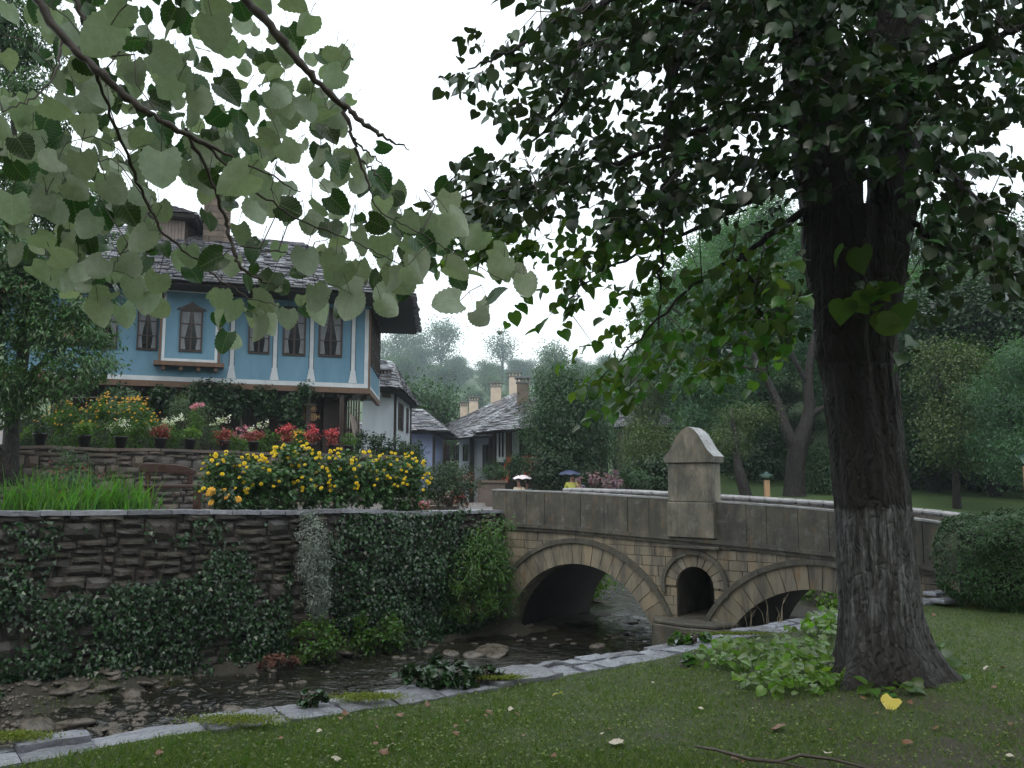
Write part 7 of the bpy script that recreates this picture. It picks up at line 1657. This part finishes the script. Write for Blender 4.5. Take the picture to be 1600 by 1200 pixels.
fb = [(*at(px, py, d), a, b, c_) for px, py, d, a, b, c_ in ((1120, 440, 31, 1.6, 1.5, 1.2), (1180, 400, 31, 1.5, 1.4, 1.2), (1160, 365, 31, 1.0, 1, .8), (1230, 440, 30, 1.4, 1.3, 1.1), (1100, 520, 30.5, 1.3, 1.2, .9), (1180, 500, 31, 1.3, 1.2, .9), (1290, 470, 31, 1.5, 1.3, 1.2), (1260, 540, 31, 1.2, 1.1, .8), (1110, 590, 29.5, 1.3, 1.2, .7), (1180, 580, 31, 1.0, 1, .6), (1320, 560, 31, 1.3, 1.2, .9), (1150, 640, 30, .9, .8, .5), (1200, 330, 31.5, 1.0, 1, .7), (1260, 380, 31, 1.3, 1.2, .9), (1090, 650, 30, .9, .9, .6))]
P, o, cc = clumps(fb, 900, 52000, .26, .3, .7, 205); N, T = orient(len(P), o, .7, .5, .5, .4, 4); leaves('crown', P, N, T, rs.uniform(.10, .18, len(P)), 'nar', M['leaf_mist'], ft)
# leaning trunk
lt = empty('park_tree', at(1165, 775, 27.5)[:2] + (float(H(*at(1165, 775, 27.5)[:2])),), 'slanting dark trunk leaning left between the pier and the lamp', 'tree'); mb = MB(); q = pt_([(1172, 800, 27.5, .24), (1166, 775, 27.5, .2), (1158, 745, 27.5, .18), (1152, 725, 27.6, .15), (1150, 690, 27.8, .1), (1142, 640, 28, .05)]); mb.tube([p[:3] for p in q], [p[3] for p in q], 9); mb.build('trunk', M['bark'], lt, True)
P, o, cc = clumps([(*at(1140, 690, 28), 1.1, .9, .55), (*at(1095, 700, 28.3), .9, .8, .6), (*at(1165, 650, 28), 1.0, .9, .5)], 130, 6500, .16, .4, .7, 21); N, T = orient(len(P), o, .7, .5, .5, .4, 5); leaves('crown', P, N, T, rs.uniform(.07, .13, len(P)), 'nar', M['leaf_yel'], lt)
# willow-like bush right of the fork
c = at(1296, 740, 30); bush('weeping_bush', 'pale drooping bush between the forked tree and the big linden trunk', 'bush', c, (.9, .8, 1.1), 5200, .13, M['leaf_bg'], 'nar', seed=41, droop=.9)
q = 0
for px, tp_, d, pr, wf, lb in ((1085, 420, 37, 0, 1.0, 'tall pale tree behind the pier whose top fades into the mist'), (1170, 345, 41, 1, 1.0, 'tallest misty tree of the park, rising behind the forked tree'), (1300, 400, 38, 0, 1.0, 'misty tree just left of the big linden trunk'), (1440, 430, 31, 1, 1.1, 'full green tree just right of the big linden trunk'), (1530, 400, 29, 2, 1.0, 'dark tree standing over the large hedge block'),
        (1620, 380, 27, 2, 1.0, 'dark tree at the picture edge behind the cut off lamp'), (1480, 520, 25, 3, .9, 'yellowish low crowned tree behind the bridge parapet end'), (1590, 540, 23, 1, .9, 'lower leafy tree above the bright hedge top'), (1380, 500, 33, 3, 1.0, 'yellow green tree mostly hidden by the linden trunk'), (1040, 540, 46, 0, .9, 'grey green tree above the glimpsed cottage roof'), (1010, 590, 38, 3, .7, 'small yellow green tree in front of the glimpsed cottage'), (960, 570, 50, 1, .8, 'hazy tree right behind the climbing shrub')):
    place(PT[pr], px, tp_, d, lb, wf=wf)
for px, tp_, d, pr, wf in ((1120, 380, 52, 0, 1), (1230, 340, 54, 2, 1), (1340, 350, 50, 0, 1), (1460, 340, 46, 1, 1), (1560, 330, 44, 2, 1), (1700, 350, 40, 0, 1), (1400, 420, 42, 3, 1), (1500, 470, 36, 0, 1), (1050, 450, 60, 1, .9), (1780, 420, 33, 2, 1), (1180, 560, 44, 2, 1.1), (1300, 560, 44, 0, 1.1), (1420, 600, 38, 2, 1.2), (1540, 610, 31, 0, 1.2), (1660, 600, 27, 2, 1.2), (1120, 600, 48, 3, 1.1), (1215, 590, 39, 2, 1.2), (1290, 580, 41, 0, 1.2), (1255, 640, 36.5, 2, 1.3), (1325, 600, 37, 1, 1.2), (1190, 650, 37, 0, 1.2), (1500, 560, 33, 2, 1.3)):
    place(PT[pr], px, tp_, d, 'tree of the dense wood on the slope behind the bridge', group='trees of the wood behind the bridge', wf=wf)
for k in range(9):
    c = (8 + k * 2.6, 36 - k * 1.1, 0); z = float(H(c[0], c[1])); bush('undergrowth_bush', 'dark undergrowth bush at the foot of the wood', 'bush', (c[0], c[1], z + .7), (1.8, 1.0, 1.1), 3500, .15, M['leaf_dark'], 'dia', seed=60 + k, group='undergrowth bushes at the wood edge')
# distant hill trees
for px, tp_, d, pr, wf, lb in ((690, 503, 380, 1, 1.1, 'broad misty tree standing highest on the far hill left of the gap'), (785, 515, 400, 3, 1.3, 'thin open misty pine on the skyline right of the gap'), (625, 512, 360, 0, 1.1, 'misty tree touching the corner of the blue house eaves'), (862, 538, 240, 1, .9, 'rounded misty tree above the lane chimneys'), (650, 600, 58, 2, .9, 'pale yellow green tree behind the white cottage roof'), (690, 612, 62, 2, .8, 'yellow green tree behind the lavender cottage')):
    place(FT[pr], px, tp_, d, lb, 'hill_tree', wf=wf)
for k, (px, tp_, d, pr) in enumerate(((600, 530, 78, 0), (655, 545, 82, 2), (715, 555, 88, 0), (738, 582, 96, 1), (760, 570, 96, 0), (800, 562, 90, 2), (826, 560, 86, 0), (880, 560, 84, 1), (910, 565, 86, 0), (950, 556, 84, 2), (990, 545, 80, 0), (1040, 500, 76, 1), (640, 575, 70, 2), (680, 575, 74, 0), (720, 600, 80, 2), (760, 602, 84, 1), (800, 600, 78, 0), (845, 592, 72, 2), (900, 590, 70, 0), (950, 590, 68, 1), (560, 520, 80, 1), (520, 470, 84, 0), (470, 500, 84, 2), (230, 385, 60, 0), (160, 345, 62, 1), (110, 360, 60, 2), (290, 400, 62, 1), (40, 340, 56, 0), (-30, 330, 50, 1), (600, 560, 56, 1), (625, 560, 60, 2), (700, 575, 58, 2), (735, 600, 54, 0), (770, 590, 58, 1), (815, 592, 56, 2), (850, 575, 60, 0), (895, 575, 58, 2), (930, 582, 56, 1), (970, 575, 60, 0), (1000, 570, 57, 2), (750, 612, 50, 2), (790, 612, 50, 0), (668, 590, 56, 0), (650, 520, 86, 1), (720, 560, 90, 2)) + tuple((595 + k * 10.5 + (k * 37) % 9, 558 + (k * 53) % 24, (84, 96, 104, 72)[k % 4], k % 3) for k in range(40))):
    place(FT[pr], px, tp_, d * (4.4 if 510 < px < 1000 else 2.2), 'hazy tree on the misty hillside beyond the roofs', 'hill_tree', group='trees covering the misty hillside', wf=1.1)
for k, (x_, y_, h_, pr) in enumerate(((-15, -9, 13, 2), (-8.5, -13, 14, 0), (-1, -12, 13, 2), (6, -12.5, 14, 1), (13, -10, 13, 2), (18.5, -4, 12, 0), (-20, -1, 13, 2), (21, 4, 12, 2))):  # unseen trees added to block sky light from behind the camera
    o = copy_tree(PT[pr]); o.name = 'park_tree'; s_ = h_ / 10; o.location = (x_, y_, -.2); o.scale = (s_ * 1.15, s_ * 1.15, s_); o.rotation_euler = (0, 0, k * 1.3)
    tag(o, 'unseen tree added behind the viewpoint to shade the scene', 'tree', 'trees added behind the viewpoint for shade')
# the tree at the left with drooping compound leaves
lb_ = [(*at(px, py, d), a, b, c_) for px, py, d, a, b, c_ in ((30, 480, 15.5, 1.3, 1.0, .9), (100, 520, 15.2, .9, .8, .8), (60, 400, 15.5, 1.2, 1.0, .8), (20, 600, 15.2, .9, .7, .7), (80, 590, 15, .75, .6, .5), (140, 570, 15, .45, .5, .45), (150, 500, 15.2, .5, .5, .6), (60, 300, 16, 1.2, 1.1, .9), (-60, 450, 15.5, 1.5, 1.2, 1.6), (-40, 250, 16, 1.5, 1.2, 1.4), (30, 60, 16.5, 1.0, 1.0, 1.1), (60, 160, 16.5, .9, .9, .8), (-60, 30, 16.5, 1.6, 1.3, 1.6), (110, 330, 16, .8, .8, .7), (20, 650, 15.5, .4, .4, .35))]
P, o, cc = clumps(lb_, 900, 60000, .15, .3, .6, 301); lt = empty('rowan_tree', (at(10, 700, 15.9)[0], 15.9, .9), 'dense green tree at the left edge drooping in front of the blue house', 'tree'); N, T = orient(len(P), o, .6, .6, .4, .7, 6); leaves('crown', P, N, T, rs.uniform(.08, .14, len(P)), 'nar', M['leaf_rowan'], lt)
mb = MB()
for l in ([(15, 760, 15.9, .17), (18, 650, 15.9, .13), (40, 540, 15.9, .11), (40, 400, 16, .09), (20, 200, 16.3, .06), (20, 40, 16.5, .03)], [(25, 620, 15.9, .08), (70, 560, 15.5, .05), (140, 520, 15.2, .02)], [(38, 500, 15.9, .07), (80, 420, 15.8, .05), (120, 340, 15.9, .02)], [(20, 650, 15.9, .08), (-40, 500, 15.7, .05), (-60, 400, 15.6, .03)]): q = pt_(l); mb.tube([p[:3] for p in q], [p[3] for p in q], 8)
mb.build('trunk', M['bark'], lt, True)
P, o, _ = clumps(lb_[:8], 40, 420, .07, .8, 1, 302); N, T = orient(len(P), o, .5, .5, .5, .5, 6); leaves('berries', P, N, T, .03, 'dia', M['red_leaf'], lt)

# ================================================================ MIST
mb = MB(); mb.box((0, 228, 68), (650, 530, 142.0))
hz = bpy.data.materials.new('mist'); hz.use_nodes = True; t = hz.node_tree; t.nodes.clear(); o = t.nodes.new('ShaderNodeOutputMaterial'); v = t.nodes.new('ShaderNodeVolumePrincipled')
v.inputs['Color'].default_value = (.76, .88, 1.0, 1); v.inputs['Density'].default_value = HAZE = .00065; v.inputs['Anisotropy'].default_value = .2
t.links.new(v.outputs[0], o.inputs['Volume'])
hb = mb.build('haze', hz); tag(hb, kind='stuff')
